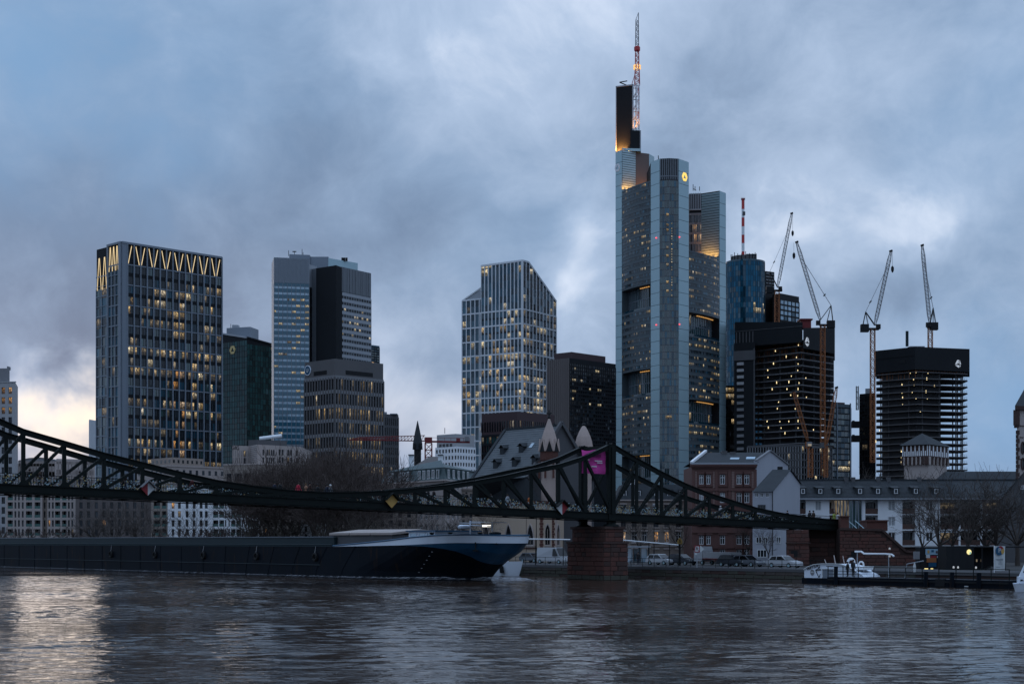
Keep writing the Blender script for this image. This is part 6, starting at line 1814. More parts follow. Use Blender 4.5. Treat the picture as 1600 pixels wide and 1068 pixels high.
# ---- apartment houses on the left bank, seen below the bridge deck
def flats(label,px0,px1,Y,ybot,ytop,wall_m,cols,storeys,bal=(),glassm='g_plain',balm=None):
    """cols: windows (px0, px1); bal: recessed balconies (px0, px1)"""
    a,b=P2(px0,Y),P2(px1,Y);t=thing('apartment_house',label,'building',((a.x+b.x)/2,Y+6,GZ))
    fr=Fr(a,b);zt=Z(ytop,Y);kx=lambda px:X(px,Y)-a.x
    rows=[(Z(y1,Y),Z(y0,Y))for(y0,y1)in storeys][::-1]
    cs=sorted([(kx(c[0]),kx(c[1]),0)for c in cols]+[(kx(c[0]),kx(c[1]),1)for c in bal])
    mb=MB();fr.wall(mb,GZ,zt,[(c[0],c[1])for c in cs],rows,.3)
    mb.box(a.x+.01,b.x-.01,Y+1.6,Y+12,GZ,zt-.01);mb.face([(a.x,Y,zt),(b.x,Y,zt),(b.x,Y+12,zt),(a.x,Y+12,zt)]);
    for s in(0,fr.L):mb.face([fr.p(s,GZ),fr.p(s,zt),(fr.p(s,zt).x,Y+12,zt),(fr.p(s,zt).x,Y+12,GZ)])
    mb.build('wall',wall_m,t)
    for c in cs:
        for r in rows:
            lm=M[rg.choice(['l_dim','l_orange'])]if rg.random()<.03 else M[glassm]
            if c[2]==0:window(t,fr,c[0],c[1],r[0],r[1],-.25,M['frame_d'],lm,'bar' if c[1]-c[0]>.8 else 'plain',.06)
            else:
                w=window(t,fr,c[0],c[1],r[0],r[1],-1.3,M['frame_d'],M['g_plain'],'two',.08)
                mb=MB();fr.box(mb,c[0],c[1],r[0]-.05,r[0]+(r[1]-r[0])*.42,-.12,-.04);mb.build('balcony_panel',balm or M['glass_green'],t)
    mb=MB();fr.box(mb,-.1,fr.L+.1,zt-.05,zt+.3,-.3,.25);mb.build('cornice',wall_m,t)
    return t
st=[(771,781),(784,794),(798,808),(812,822),(826,836),(840,850)]
flats('white framed apartment house with green glass balconies at the far left below the bridge deck',9,66,362,860,757,M['beige'],[(22.5,25.5),(28,31),(34,37)],st,[(12,20),(40.5,50),(54,63)])
flats('second white framed apartment house below the deck, right of a narrow brown wall',74,118,362,860,757,M['beige'],[(75.5,78.5),(81,84),(106,109),(111.5,114.5)],st,[(86,94),(97,104)])
flats('narrow brown stone house front squeezed between the two white framed apartment houses',66,74,363,860,757,M['beige_dk'],[(68.5,71)],st[:5])
flats('dark brown stone house front largely hidden by bare trees below the bridge deck',118,236,346,860,770,M['brown_rib'],[(x,x+5)for x in range(124,232,12)],st)
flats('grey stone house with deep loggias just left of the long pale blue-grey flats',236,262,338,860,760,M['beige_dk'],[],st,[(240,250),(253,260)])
flats('pale grey flats with plain small windows behind a bare spreading tree',262,326,326,860,764,M['white'],[(x,x+4.5)for x in(268,278,290,301,312,320)],st)
flats('white flats with pale green balcony fronts and small red-brown awnings below the bridge deck',326,406,318,860,764,M['white'],[(351.5,353.5),(357,359),(378,380),(384,386)],st,[(333,341),(342.5,350),(361,368),(369,376.5),(388,395),(396,403)])
flats('small white house with two windows low behind the bare trees at mid river',470,498,276,860,815,M['white'],[(476,480),(487,491)],[(822,830),(834,842)])
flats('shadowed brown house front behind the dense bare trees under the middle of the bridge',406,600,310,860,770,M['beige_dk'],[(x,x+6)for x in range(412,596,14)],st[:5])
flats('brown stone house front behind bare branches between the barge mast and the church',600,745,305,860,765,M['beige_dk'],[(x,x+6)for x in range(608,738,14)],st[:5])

# ---- church with stone turrets
Yc_=246.0
RR=Vector((X(876,Yc_),Yc_));d_=BANKD
RL=ray_at(RR,(-d_.x,-d_.y),792);zrg=Z(664.5,Yc_)
nn_=BANKN;hwid=7.4
t=thing('church','old church with steep slate roof, buff walls with red quoins and pointed windows','church',base((RL,RR)))
E1,E0=RR-nn_*hwid,RL-nn_*hwid;F1,F0=RR+nn_*hwid,RL+nn_*hwid
zev=Z(746,E1.y)
mb=MB();mb.face([(*E0,zev),(*E1,zev),(*RR,zrg),(*RL,zrg)]);mb.face([(*F1,zev),(*F0,zev),(*RL,zrg),(*RR,zrg)]);roof=mb.build('roof',M['slate_lt'],t)
# slates: courses too small to pick apart, laid as thin laps
mb=MB();fr=None;nrow=22
nrm=Vector((*(-nn_*(zrg-zev)),hwid)).normalized();
for k in range(nrow):
    f0,f1=k/nrow,(k+1)/nrow
    a,b=Vector((*E0,zev)).lerp(Vector((*RL,zrg)),f0),Vector((*E1,zev)).lerp(Vector((*RR,zrg)),f0)
    c,e=Vector((*E1,zev)).lerp(Vector((*RR,zrg)),f1),Vector((*E0,zev)).lerp(Vector((*RL,zrg)),f1)
    nx_=24;off_=.5 if k%2 else 0
    for i in range(nx_):
        u0,u1=max(0,(i+off_-.5)/nx_),min(1,(i+off_+.47)/nx_)
        l=.03+rg.random()*.03
        mb.face([a.lerp(b,u0)+nrm*(l+.05),a.lerp(b,u1)+nrm*(l+.05),e.lerp(c,u1)+nrm*.03,e.lerp(c,u0)+nrm*.03])
mb.build('slate',M['slate_lt'],roof,kind='stuff')
for(px,y)in((788,700),(817.5,699),(777.5,723.5),(807,722),(838,720.5)):
    # small roof dormers
    k=(px-800)/FPX
    f=(Z(y,Yc_-3)-zev)/(zrg-zev);p0=E0.lerp(RL,f);d2=BANKD;q=ray_at(p0,d2,px);z=zev+(zrg-zev)*f
    frd=Fr(q-BANKD*.5,q+BANKD*.5);mb=MB();frd.box(mb,0,1.0,z-.5,z+.55,-1.2,.55);mb.beam(frd.p(-.2,z+.6,.7),frd.p(-.2,z+1.0,-1.2),.1);mb.face([frd.p(-.2,z+.5,.75),frd.p(.5,z+1.05,.75),frd.p(.5,z+1.2,-1.4),frd.p(-.2,z+.5,-1.2)]);mb.face([frd.p(.5,z+1.05,.75),frd.p(1.2,z+.5,.75),frd.p(1.2,z+.5,-1.2),frd.p(.5,z+1.2,-1.4)]);mb.build('roof_dormer',M['slate'],roof)
px,y=829,697.5;f=(Z(y,Yc_-3)-zev)/(zrg-zev);q=ray_at(E0.lerp(RL,f),BANKD,px);z=zev+(zrg-zev)*f
mb=MB();a=Vector((*q,z));sl=(Vector((*RL,zrg))-Vector((*E0,zev))).normalized();u3=Vector((*BANKD,0))
mb.hexa([a-u3*.35+nrm*.06,a+u3*.35+nrm*.06,a+u3*.35+sl*1.0+nrm*.06,a-u3*.35+sl*1.0+nrm*.06,a-u3*.35+nrm*.16,a+u3*.35+nrm*.16,a+u3*.35+sl*1.0+nrm*.16,a-u3*.35+sl*1.0+nrm*.16]);mb.build('skylight',M['g_sky'],roof)
mb=MB();mb.beam((*RL,zrg+.1),(*RR,zrg+.1),.45,.3)
for k in range(14):p=RL.lerp(RR,(k+.5)/14);mb.beam((p.x,p.y,zrg+.2),(p.x,p.y,zrg+.42),.22)
mb.build('ridge',M['slate'],roof)
mb=MB();mb.beam(Vector((*E0,zev))-u3*.3,Vector((*RL,zrg))-u3*.3,.6,.5);mb.build('verge',M['slate'],roof)
mb=MB();mb.face([(*E1,zev),(*F1,zev),(*RR,zrg+.5)]);mb.face([(*E1,GZ),(*F1,GZ),(*F1,zev),(*E1,zev)]);mb.beam(Vector((*E1,zev))+u3*.2,Vector((*RR,zrg+.5))+u3*.2,.5);mb.beam(Vector((*F1,zev))+u3*.2,Vector((*RR,zrg+.5))+u3*.2,.5);mb.build('gable',M['con_dark'],t)
# nave wall with pointed windows below the bridge deck
Yn=E1.y-.5
A0,A1,A2,A3=P2(738,262),P2(846,236),P2(864,238),P2(881,244)
ztn=Z(786,240)
def arch_window(fr,s,w,z0,z1,par):
    mb=MB();n=8;pts=[(s-w/2,z0),(s+w/2,z0)];zs_=z1-w*.95
    for k in range(n+1):
        th=k/n*math.pi/3;pts.append((s-w/2+w*math.cos(th),zs_+w*math.sin(th)*1.09))
    for k in range(n-1,-1,-1):
        th=k/n*math.pi/3;pts.append((s+w/2-w*math.cos(th),zs_+w*math.sin(th)*1.09))
    o=[fr.p(x,z,.12)for x,z in pts];cx,cz=s,(z0+z1)/2
    i_=[fr.p(cx+(x-cx)*.80,cz+(z-cz)*.90,.12)for x,z in pts];j_=[fr.p(cx+(x-cx)*.74,cz+(z-cz)*.88,.03)for x,z in pts]
    m_=len(pts)
    for k in range(m_):
        l=(k+1)%m_;mb.face([o[k],o[l],i_[l],i_[k]]);mb.face([i_[k],i_[l],j_[l],j_[k]]);w0=[fr.p(pts[q][0],pts[q][1],0)for q in(k,l)];mb.face([w0[0],w0[1],o[l],o[k]])
    ob=mb.build('window',M['beige'],par)
    mb=MB();mb.face(j_);mb.build('pane',M['g_black'],ob)
    mb=MB();fr.box(mb,s-.06,s+.06,z0+.3,z1-w*.6,.0,.08);mb.build('tracery',M['beige_dk'],ob)
for(a,b,wins)in((A0,A1,((760,13),(795,13),(829,13))),(A1,A2,((855,10),)),(A2,A3,((871.5,7.5),))):
    fr=Fr(a,b);mb=MB();fr.box(mb,0,fr.L,GZ,ztn,-.6,0);w_=mb.build('nave_wall',M['buff'],t)
    for(px,w)in wins:
        k=(px-800)/FPX;s=(k*fr.a.y-fr.a.x)/(fr.u.x-k*fr.u.y);Yp=fr.p(s,0).y
        ww=w/FPX*Yp/max(.35,fr.u.x);arch_window(fr,s,ww,Z(852.5,Yp),Z(817,Yp),t)
        mb=MB();fr.box(mb,s-ww*.6,s+ww*.6,Z(854.5,Yp),Z(852.7,Yp),0,.25);mb.build('sill',M['beige_dk'],t)
    mb=MB();fr.box(mb,0,fr.L,Z(856.5,240),Z(855,240),0,.18);fr.box(mb,0,fr.L,ztn-.1,ztn+.3,-.3,.35);mb.build('string_course',M['sandstone'],t)
# quoins, block by block
for p in(A1,A2):
    for k in range(20):
        z=GZ+.1+k*.40;w=.42 if k%2 else .62
        if z>ztn-.4:break
        mb=MB();mb.box(p.x-w/2,p.x+w/2,p.y-.16,p.y+.1,z,z+.37);mb.build('quoin',M['sandstone'],t)
mb=MB();q=[A0,A1,A2,A3,F1,F0];mb.face([(*p,ztn)for p in q]);mb.face([(*A0,ztn),(*A1,ztn),(*E1,zev+.2),(*E0,zev+.2)]);mb.build('lean_roof',M['slate'],t)
# turrets: octagonal shafts with stone spires
def turret(px,Y,hw_px,ybase_sp,ytip,yfin,spire_prof,label_parts,gables):
    c=P2(px,Y);r=hw_px/FPX*Y
    zb_,zt_=Z(ybase_sp,Y),Z(ytip,Y)
    mb=MB();mb.lathe(c,[(r*.84,GZ),(r*.84,zb_-1.9)],8,a0=R(22.5));mb.build('turret_shaft',M['pink_stone'],t)
    mb=MB();mb.lathe(c,[(r*.84,zb_-1.9),(r*.95,zb_-1.6),(r*.95,zb_-.4),(r*.90,zb_+.2)],8,a0=R(22.5));mb.build('turret_band',M['sandstone'],t)
    mb=MB();prof_=[(r*a,zb_+(zt_-zb_)*b)for a,b in spire_prof];mb.lathe(c,prof_,8,a0=R(22.5));sp=mb.build('turret_spire',M['pink_stone'],t)
    if gables:
        for k in range(8):
            a0,a1=R(22.5+45*k),R(22.5+45*(k+1));p,q=[Vector((c.x+math.cos(a)*r*1.04,c.y+math.sin(a)*r*1.04))for a in(a0,a1)]
            f=Fr(q,p)if Fr(q,p).n.dot((p+q)/2-c)>0 else Fr(p,q);L=f.L
            mb=MB();mb.face([f.p(L*.12,zb_-.35,.02),f.p(L*.88,zb_-.35,.02),f.p(L/2,zb_+1.5,-.12)]);mb.build('gable_opening',M['black'],sp)
            for(s0,s1)in((0,L/2),(L,L/2)):
                mb=MB();mb.beam(f.p(s0,zb_-.3,.05),f.p(s1,zb_+1.65,-.10),.16);mb.build('gable_edge',M['pink_stone'],sp)
            mb=MB();mb.box(p.x-.16,p.x+.16,p.y-.16,p.y+.16,zb_-4.5,zb_-1.9);mb.build('turret_quoin',M['sandstone'],t)
    mb=MB();mb.lathe(c,[(.16,zt_-.1),(.3,zt_+.15),(.1,zt_+.35),(.07,Z(yfin,Y))],8)
    zf=Z(yfin,Y)
    if gables:mb.beam((c.x-.42,c.y,zf-.5),(c.x+.42,c.y,zf-.5),.14);mb.lathe(c,[(.05,zt_+.5),(.28,zt_+.65),(.05,zt_+.85)],8)
    mb.build('finial',M['black'],sp)
turret(858,240,16,702,653,640,[(1.0,-.02),(1.03,.02),(.94,.18),(.60,.55),(.30,.80),(.08,1.0)],'',True)
turret(912,250,15.5,702,664,650,[(1.0,0),(.98,.12),(.90,.30),(.74,.52),(.50,.74),(.24,.92),(.04,1.0)],'',False)

# ---- cream house behind the pier with a dark mansard
Yh=258
px0,px1=962,1078
t=thing('old_house','cream stone house with dark mansard roof and few lit windows behind the bus shelter','house',(X(1020,Yh),Yh+6,GZ))
fr=Fr(P2(px0,Yh),P2(px1,Yh));kx=lambda px:X(px,Yh)-fr.a.x
cols=[(kx(c-4),kx(c+4))for c in(974,991,1007,1025,1042,1060)];rows=[(Z(y+h_,Yh),Z(y,Yh))for y,h_ in((858,18),(830,17),(806,17),(788,14))]
mb=MB();fr.wall(mb,GZ,Z(782,Yh),cols,rows,.3);mb.build('wall',M['beige_dk'],t)
for i,c in enumerate(cols):
    for j,r in enumerate(rows):
        lit_=(j==1 and i in(3,4))or(j==1 and i==0)
        window(t,fr,c[0],c[1],r[0],r[1],-.25,M['frame_d']if j!=1 else M['frame_w'],M['l_orange']if lit_ else M['g_plain'],'cross',.08)
        mb=MB();fr.box(mb,c[0]-.15,c[1]+.15,r[1]+.02,r[1]+.3,0,.16);fr.box(mb,c[0]-.15,c[1]+.15,r[0]-.2,r[0]-.02,0,.2);mb.build('window_surround',M['beige'],t)
mb=MB();fr.box(mb,-.2,fr.L+.2,Z(782,Yh),Z(780,Yh),-.3,.4);fr.box(mb,0,fr.L,Z(853,Yh),Z(851.5,Yh),0,.2);mb.build('cornice',M['beige'],t)
mb=MB();a,b=fr.a,fr.b;z0_,z1_=Z(780,Yh),Z(756,Yh)
q0=[(a.x-.2,Yh-.3),(b.x+.2,Yh-.3),(b.x+.2,Yh+12),(a.x-.2,Yh+12)];q1=[(a.x+1.2,Yh+1.4),(b.x-1.2,Yh+1.4),(b.x-1.2,Yh+10),(a.x+1.2,Yh+10)]
for i in range(4):mb.face([(*q0[i],z0_),(*q0[(i+1)%4],z0_),(*q1[(i+1)%4],z1_),(*q1[i],z1_)])
mb.face([(*p,z1_)for p in q1]);mb.build('mansard',M['slate'],t)
for px in(975,997,1023,1047,1066):
    s=kx(px);mb=MB();fr.box(mb,s-.6,s+.6,z0_+.3,z0_+1.7,-1.6,-.2);d=mb.build('dormer',M['slate'],t);window(d,fr,s-.42,s+.42,z0_+.45,z0_+1.5,-.18,M['frame_w'],M['g_plain'],'bar',.08)
mb=MB();mb.box(X(981,Yh+4),X(992,Yh+4),Yh+4,Yh+6,z1_,Z(744,Yh+4));mb.build('chimney',M['white'],t)

# ---- red stone house with a white fire wall
Yh=240
t=thing('old_house','red sandstone town house with paired windows and a tall bare white fire wall','house',(X(1130,Yh),Yh+6,GZ))
fr=Fr(P2(1081.5,Yh),P2(1181,Yh));kx=lambda px:X(px,Yh)-fr.a.x
pairs=((1092.5,1099.5),(1103.5,1110.5),(1125,1133),(1151,1159),(1163,1171))
cols=[(kx(a),kx(b))for a,b in pairs];rows=[(Z(y1,Yh),Z(y0,Yh))for y0,y1 in((858,874),(836,850),(803,818),(769,785),(741,756))]
zt=Z(728,Yh)
mb=MB();fr.wall(mb,GZ,zt,cols,rows,.3);mb.box(fr.a.x+.01,fr.b.x-.01,Yh+.35,Yh+12,GZ,zt-.01);mb.build('wall',M['house_red'],t)
for i,c in enumerate(cols):
    for j,r in enumerate(rows):
        shut=(j==3 and i in(2,))or(j==3 and i==0)
        w=window(t,fr,c[0],c[1],r[0],r[1],-.22,M['frame_w'],M['shutter']if shut else M['g_plain'],'cross',.10)
        mb=MB();fr.box(mb,c[0]-.28,c[0]-.04,r[0]-.1,r[1]+.1,0,.10);fr.box(mb,c[1]+.04,c[1]+.28,r[0]-.1,r[1]+.1,0,.10);fr.box(mb,c[0]-.28,c[1]+.28,r[1]+.1,r[1]+.42,0,.16);fr.box(mb,c[0]-.28,c[1]+.28,r[0]-.35,r[0]-.1,0,.2);mb.build('window_surround',M['house_red'],t)
# paler rusticated panels in courses between dark pilasters
for(a_,b_)in((1086,1117),(1121.5,1137),(1143,1178)):
    for(ya,yb)in((736,761),(766,790)):
        y=ya
        while y<yb-1:
            s0,s1=kx(a_),kx(b_);z0_,z1_=Z(y+2.6,Yh),Z(y,Yh);segs=[(s0,s1)]
            for c in cols:
                lim=(c[0]-.32,c[1]+.32)
                if any(z0_<r[1]+.45 and z1_>r[0]-.38 for r in rows):
                    segs=[q for sg in segs for q in((sg[0],min(sg[1],lim[0])),(max(sg[0],lim[1]),sg[1]))if q[1]-q[0]>.12]
            for sg in segs:
                mb=MB();fr.box(mb,sg[0]+.02,sg[1]-.02,z0_+.025,z1_-.025,0,.06);mb.build('stone_course',M['house_panel'],t)
            y+=2.6
for px in(1083.5,1119.3,1140,1180):
    mb=MB();fr.box(mb,kx(px)-.22,kx(px)+.22,Z(795,Yh),Z(733,Yh),0,.14);mb.build('pilaster',M['house_red'],t)
mb=MB();fr.box(mb,-.2,fr.L+.1,Z(731,Yh),zt,-.2,.30);fr.box(mb,-.3,fr.L+.15,zt,zt+.35,-.3,.6);fr.box(mb,0,fr.L,Z(766,Yh),Z(763.5,Yh),0,.22);fr.box(mb,0,fr.L,Z(832,Yh),Z(830,Yh),0,.22);fr.box(mb,0,fr.L,Z(856,Yh),Z(854.5,Yh),0,.2);mb.build('cornice',M['house_red'],t)
zr_=Z(706.5,Yh+6);zg=Z(723.5,Yh)
mb=MB();a,b=fr.a,fr.b;mb.face([(a.x-.2,Yh-.4,zg),(b.x+.3,Yh-.4,zg),(b.x+2.1,Yh+6,zr_),(a.x+3.0,Yh+6,zr_)]);mb.face([(b.x+2.1,Yh+6,zr_),(b.x+4.6,Yh+12.5,zg),(a.x,Yh+12.5,zg),(a.x+3.0,Yh+6,zr_)]);roof=mb.build('roof',M['slate'],t)
mb=MB();mb.beam((a.x-.2,Yh-.5,zg+.1),(a.x+2.9,Yh+6,zr_+.25),.4,.35);mb.build('verge',M['white'],roof)
mb=MB();mb.beam((a.x-.3,Yh-.55,zg-.05),(b.x+.3,Yh-.55,zg-.05),.25);mb.build('gutter',M['grey_metal'],roof)
for px in(1131,1144):
    mb=MB();mb.box(X(px-4,Yh+6),X(px+4,Yh+6),Yh+5,Yh+6.8,zr_-1.5,Z(704.5 if px<1140 else 706,Yh+6));mb.build('chimney',M['con_dark'],roof)
for px,y in((1147,717),(1172,716)):
    p=W3(px,y,Yh+2.2);mb=MB();mb.hexa([p+Vector((-.7,-.3,-.15)),p+Vector((.7,-.3,-.15)),p+Vector((.9,.3,.15)),p+Vector((-.5,.3,.15)),p+Vector((-.7,-.3,.0)),p+Vector((.7,-.3,.0)),p+Vector((.9,.3,.3)),p+Vector((-.5,.3,.3))]);mb.build('skylight',M['g_sky'],roof)
g0,g1=P2(1181.3,Yh-.1),P2(1231,Yh+7);fg=Fr(g0,g1)
def sg_(px):k=(px-800)/FPX;return(k*fg.a.y-fg.a.x)/(fg.u.x-k*fg.u.y)
pts=[(0,GZ),(fg.L,GZ),(fg.L,Z(726,Yh+7)),(sg_(1202.5),Z(704,Yh+3)),(0,Z(719.5,Yh))]
mb=MB();o=[fg.p(s,z,.02)for s,z in pts];i_=[fg.p(s,z,-.4)for s,z in pts];mb.face(o);mb.face(list(reversed(i_)))
for k in range(5):mb.face([o[k],i_[k],i_[(k+1)%5],o[(k+1)%5]])
mb.build('fire_wall',M['white_shaded'],t)
mb=MB();mb.beam(fg.p(-.1,pts[4][1]+.06,0),fg.p(pts[3][0],pts[3][1]+.06,0),.5,.14);mb.beam(fg.p(pts[3][0],pts[3][1]+.06,0),fg.p(pts[2][0],pts[2][1]+.06,0),.5,.14);mb.build('wall_coping',M['con_grey'],t)
mb=MB();fr.box(mb,kx(1156),kx(1164),GZ,Z(861,Yh),-.1,.05);mb.build('door',M['black'],t)

# ---- small white gabled house
t=thing('white_house','small white house with a dark steep roof and plain side gable beside the fire wall','house',(X(1210,226),230,GZ))
A_,B_,C_=P2(1176,224),P2(1206.5,224),P2(1250,236)
fr=Fr(A_,B_);zt=Z(766,224);cols=[(X(p-2.6,224)-A_.x,X(p+2.6,224)-A_.x)for p in(1182.5,1190.5,1199)];
mb=MB();fr.wall(mb,GZ,zt,cols,[(Z(776,224),Z(769.5,224))],.2)
fs_=Fr(B_,C_);zrd=Z(733.5,230);smid=fs_.L*.62
o=[fs_.p(0,GZ),fs_.p(fs_.L,GZ),fs_.p(fs_.L,Z(755,236)),fs_.p(smid,zrd),fs_.p(0,zt)];mb.face(o)
D_=A_+(C_-B_);mb.face([(*C_,GZ),(*D_,GZ),(*D_,zt),(*C_,zt)]);mb.build('wall',M['white_shaded'],t)
for c in cols:window(t,fr,c[0],c[1],Z(776,224),Z(769.5,224),-.15,M['frame_w'],M['g_plain'],'bar',.06)
for(a_,b_,y0,y1,sty)in((1184,1196,788,795,'two'),(1181,1190,838,848,'bar'),(1192,1199,838,848,'bar'),(1183,1198,858,870,'two')):window(t,fr,X(a_,224)-A_.x,X(b_,224)-A_.x,Z(y1,224),Z(y0,224),.05,M['frame_w']if y0>800 else M['frame_d'],M['g_plain'],sty,.08)
for(a_,b_)in((1212,1219),(1229,1236)):
    k0=[(((p-800)/FPX)*fs_.a.y-fs_.a.x)/(fs_.u.x-((p-800)/FPX)*fs_.u.y)for p in(a_,b_)];window(t,fs_,k0[0],k0[1],Z(848,228),Z(838,228),.05,M['frame_w'],M['g_plain'],'bar',.08)
mb=MB();rd0=fs_.p(smid,zrd);rdv=Vector((A_.x-B_.x,0,0));e=fs_.p(-.25,zt-.15,.25);e2=e+rdv+Vector((-.2,0,0));r1_=rd0+Vector((*(fs_.n*.25),.1));
mb.face([e2,e,r1_,r1_+rdv]);e3=fs_.p(fs_.L+.2,Z(755,236)-.1,.25);mb.face([e3,e3+rdv,r1_+rdv,r1_]);mb.build('roof',M['slate'],t)
mb=MB();p=rd0+Vector((-1.4,.4,0));mb.box(p.x-.35,p.x+.35,p.y-.3,p.y+.3,p.z-.5,p.z+.55);mb.build('chimney',M['black'],t)
mb=MB();mb.tube([fr.p(fr.L+.05,GZ,.12),fr.p(fr.L+.05,zt,.12)],.07,6);mb.build('downpipe',M['frame_d'],t)

# ---- long white row house with brown balconies
Yh=250
t=thing('row_house','long white apartment row with a grey slate roof, small dormers and brown balcony bays','building',(X(1400,Yh),Yh+6,GZ))
ROW=t
x_l,x_r=1206,1680
fr=Fr(P2(x_l,Yh),P2(x_r,Yh));kx=lambda px:X(px,Yh)-fr.a.x
segs=[('w',1206,1240,(1221.5,1230)),('b',1240,1259),('w',1259,1296,(1274,1283)),('b',1296,1303),('v',1303,1346),('b',1352,1372),('w',1346,1352,None),('w',1372,1410,(1388,1399)),('b',1410,1430),('w',1430,1469,(1447,1458)),('b',1469,1498),('w',1498,1501,None),('b',1501,1532),('w',1532,1535,None),('b',1535,1566),('w',1566,1606,(1588,1599)),('b',1606,1636),('w',1636,1680,(1650,1661))]
storeys=[(780,803,782,797),(803,827,807,821),(827,852,831,845)]
zt,zg_=Z(778,Yh),Z(853,Yh)
wallmb=MB()
for sg in segs:
    if sg[0]=='w':
        f=Fr(P2(sg[1],Yh),P2(sg[2],Yh));c=[]if sg[3]is None else[(X(sg[3][0],Yh)-f.a.x,X(sg[3][1],Yh)-f.a.x)]
        rows=[(Z(s[3],Yh),Z(s[2],Yh))for s in storeys][::-1]
        f.wall(wallmb,zg_,zt,c,rows,.22)
        for s in(0,f.L):wallmb.face([f.p(s,zg_,0),f.p(s,zg_,-1.6),f.p(s,zt,-1.6),f.p(s,zt,0)])
        for q in c:
            for j,r in enumerate(rows):window(t,f,q[0],q[1],r[0],r[1],-.18,M['frame_w'],M['shutter']if(sg[1]in(1372,1259)and j>0)else M['g_plain'],'bar',.09)
wallmb.box(fr.a.x,fr.b.x,Yh+1.6,Yh+11,GZ,zt-.01);wallmb.build('wall',M['white'],t)
for sg in segs:
    if sg[0]=='b':
        s0,s1=kx(sg[1]),kx(sg[2])
        for s in storeys:
            mb=MB();fr.box(mb,s0,s1,Z(s[1],Yh)-.12,Z(s[1],Yh)+.05,-1.6,-.02);mb.build('balcony_slab',M['white'],t)
            mb=MB();fr.box(mb,s0+.04,s1-.04,Z(s[1],Yh)+.06,Z(s[1]-9,Yh),-.20,-.10);mb.build('balcony_panel',M['balcony_br'],t)
            window(t,fr,s0+.1,s1-.1,Z(s[1]-1.5,Yh),Z(s[0]+4,Yh),-1.55,M['frame_d'],M['l_dim']if rg.random()<.07 else M['g_black'],'two',.09)
            if rg.random()<.3:
                mb=MB();mb.face([fr.p(s0+.05,Z(s[0]+4.5,Yh),.25),fr.p(s1-.05,Z(s[0]+4.5,Yh),.25),fr.p(s1-.05,Z(s[0]+.8,Yh),-.4),fr.p(s0+.05,Z(s[0]+.8,Yh),-.4)]);mb.build('awning',M['shutter'],t)
    if sg[0]=='v':
        s0,s1=kx(sg[1]),kx(sg[2]);n=9
        for k in range(n):
            a_,b_=s0+(s1-s0)*k/n,s0+(s1-s0)*(k+1)/n
            window(t,fr,a_,b_,Z(850,Yh),Z(781,Yh),.2,M['fin'],M['l_dim']if k<5 else M['g_teal'],'plain',.07)
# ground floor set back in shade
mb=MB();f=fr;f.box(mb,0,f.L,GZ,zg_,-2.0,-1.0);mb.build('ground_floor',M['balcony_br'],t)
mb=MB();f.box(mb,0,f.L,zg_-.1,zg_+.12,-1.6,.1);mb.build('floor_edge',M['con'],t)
ze,zr_=Z(778.5,Yh-.8),Z(750,Yh+5.5)
mb=MB();xr0=X(1234,Yh+5.5)
mb.face([(fr.a.x+.2,Yh-.8,ze),(fr.b.x,Yh-.8,ze),(fr.b.x,Yh+5.5,zr_),(xr0,Yh+5.5,zr_)]);mb.face([(fr.b.x,Yh+12,ze),(fr.a.x+.2,Yh+12,ze),(xr0,Yh+5.5,zr_),(fr.b.x,Yh+5.5,zr_)]);mb.face([(fr.a.x+.2,Yh+12,ze),(fr.a.x+.2,Yh-.8,ze),(xr0,Yh+5.5,zr_)])
roof=mb.build('roof',M['slate'],t)
# slate courses in low laps
mb=MB();sl=Vector((0,6.3,zr_-ze));nr=Vector((0,-(zr_-ze),6.3)).normalized();n=14
for k in range(n):
    f0,f1=k/n,(k+1)/n;xa=fr.a.x+.2+(xr0-fr.a.x-.2)*f0+.05;y0_,z0_=Yh-.8+6.3*f0,ze+(zr_-ze)*f0;y1_,z1_=Yh-.8+6.3*f1,ze+(zr_-ze)*f1
    x=xa+(.2 if k%2 else 0)
    while x<X(1500,Yh):
        w=.55;l=.04+rg.random()*.03
        mb.face([(x,y0_+nr.y*l,z0_+nr.z*l),(x+w-.03,y0_+nr.y*l,z0_+nr.z*l),(x+w-.03,y1_+nr.y*.015,z1_+nr.z*.015),(x,y1_+nr.y*.015,z1_+nr.z*.015)]);x+=w
mb.build('slate',M['slate'],roof,kind='stuff')
mb=MB();mb.beam((fr.a.x,Yh-.9,ze-.05),(fr.b.x,Yh-.9,ze-.05),.28,.2);mb.build('gutter',M['grey_metal'],roof)
mb=MB();mb.beam((xr0,Yh+5.5,zr_+.1),(fr.b.x,Yh+5.5,zr_+.1),.35,.2);mb.build('ridge',M['slate'],roof)
for px in(1227,1254,1281,1309,1343,1371,1399,1430,1462):
    yb,yt_=770.5,763;f0=.28;Yd=Yh-.8+6.3*f0;p=W3(px,770,Yd);f=Fr((p.x-.55,Yd-.35),(p.x+.55,Yd-.35));z0_=ze+(zr_-ze)*f0-.1
    mb=MB();f.box(mb,0,1.1,z0_-.1,z0_+.95,-2.0,0);mb.face([f.p(-.15,z0_+.9,.15),f.p(1.25,z0_+.9,.15),f.p(1.25,z0_+1.25,-2.4),f.p(-.15,z0_+1.25,-2.4)]);mb.face([f.p(-.15,z0_+1.02,.15),f.p(1.25,z0_+1.02,.15),f.p(1.25,z0_+1.37,-2.4),f.p(-.15,z0_+1.37,-2.4)]);mb.face([f.p(-.15,z0_+.9,.15),f.p(1.25,z0_+.9,.15),f.p(1.25,z0_+1.02,.15),f.p(-.15,z0_+1.02,.15)]);d=mb.build('dormer',M['slate'],roof)
    window(d,f,.25,.85,z0_+.05,z0_+.85,.04,M['frame_w'],M['g_plain'],'plain',.09)
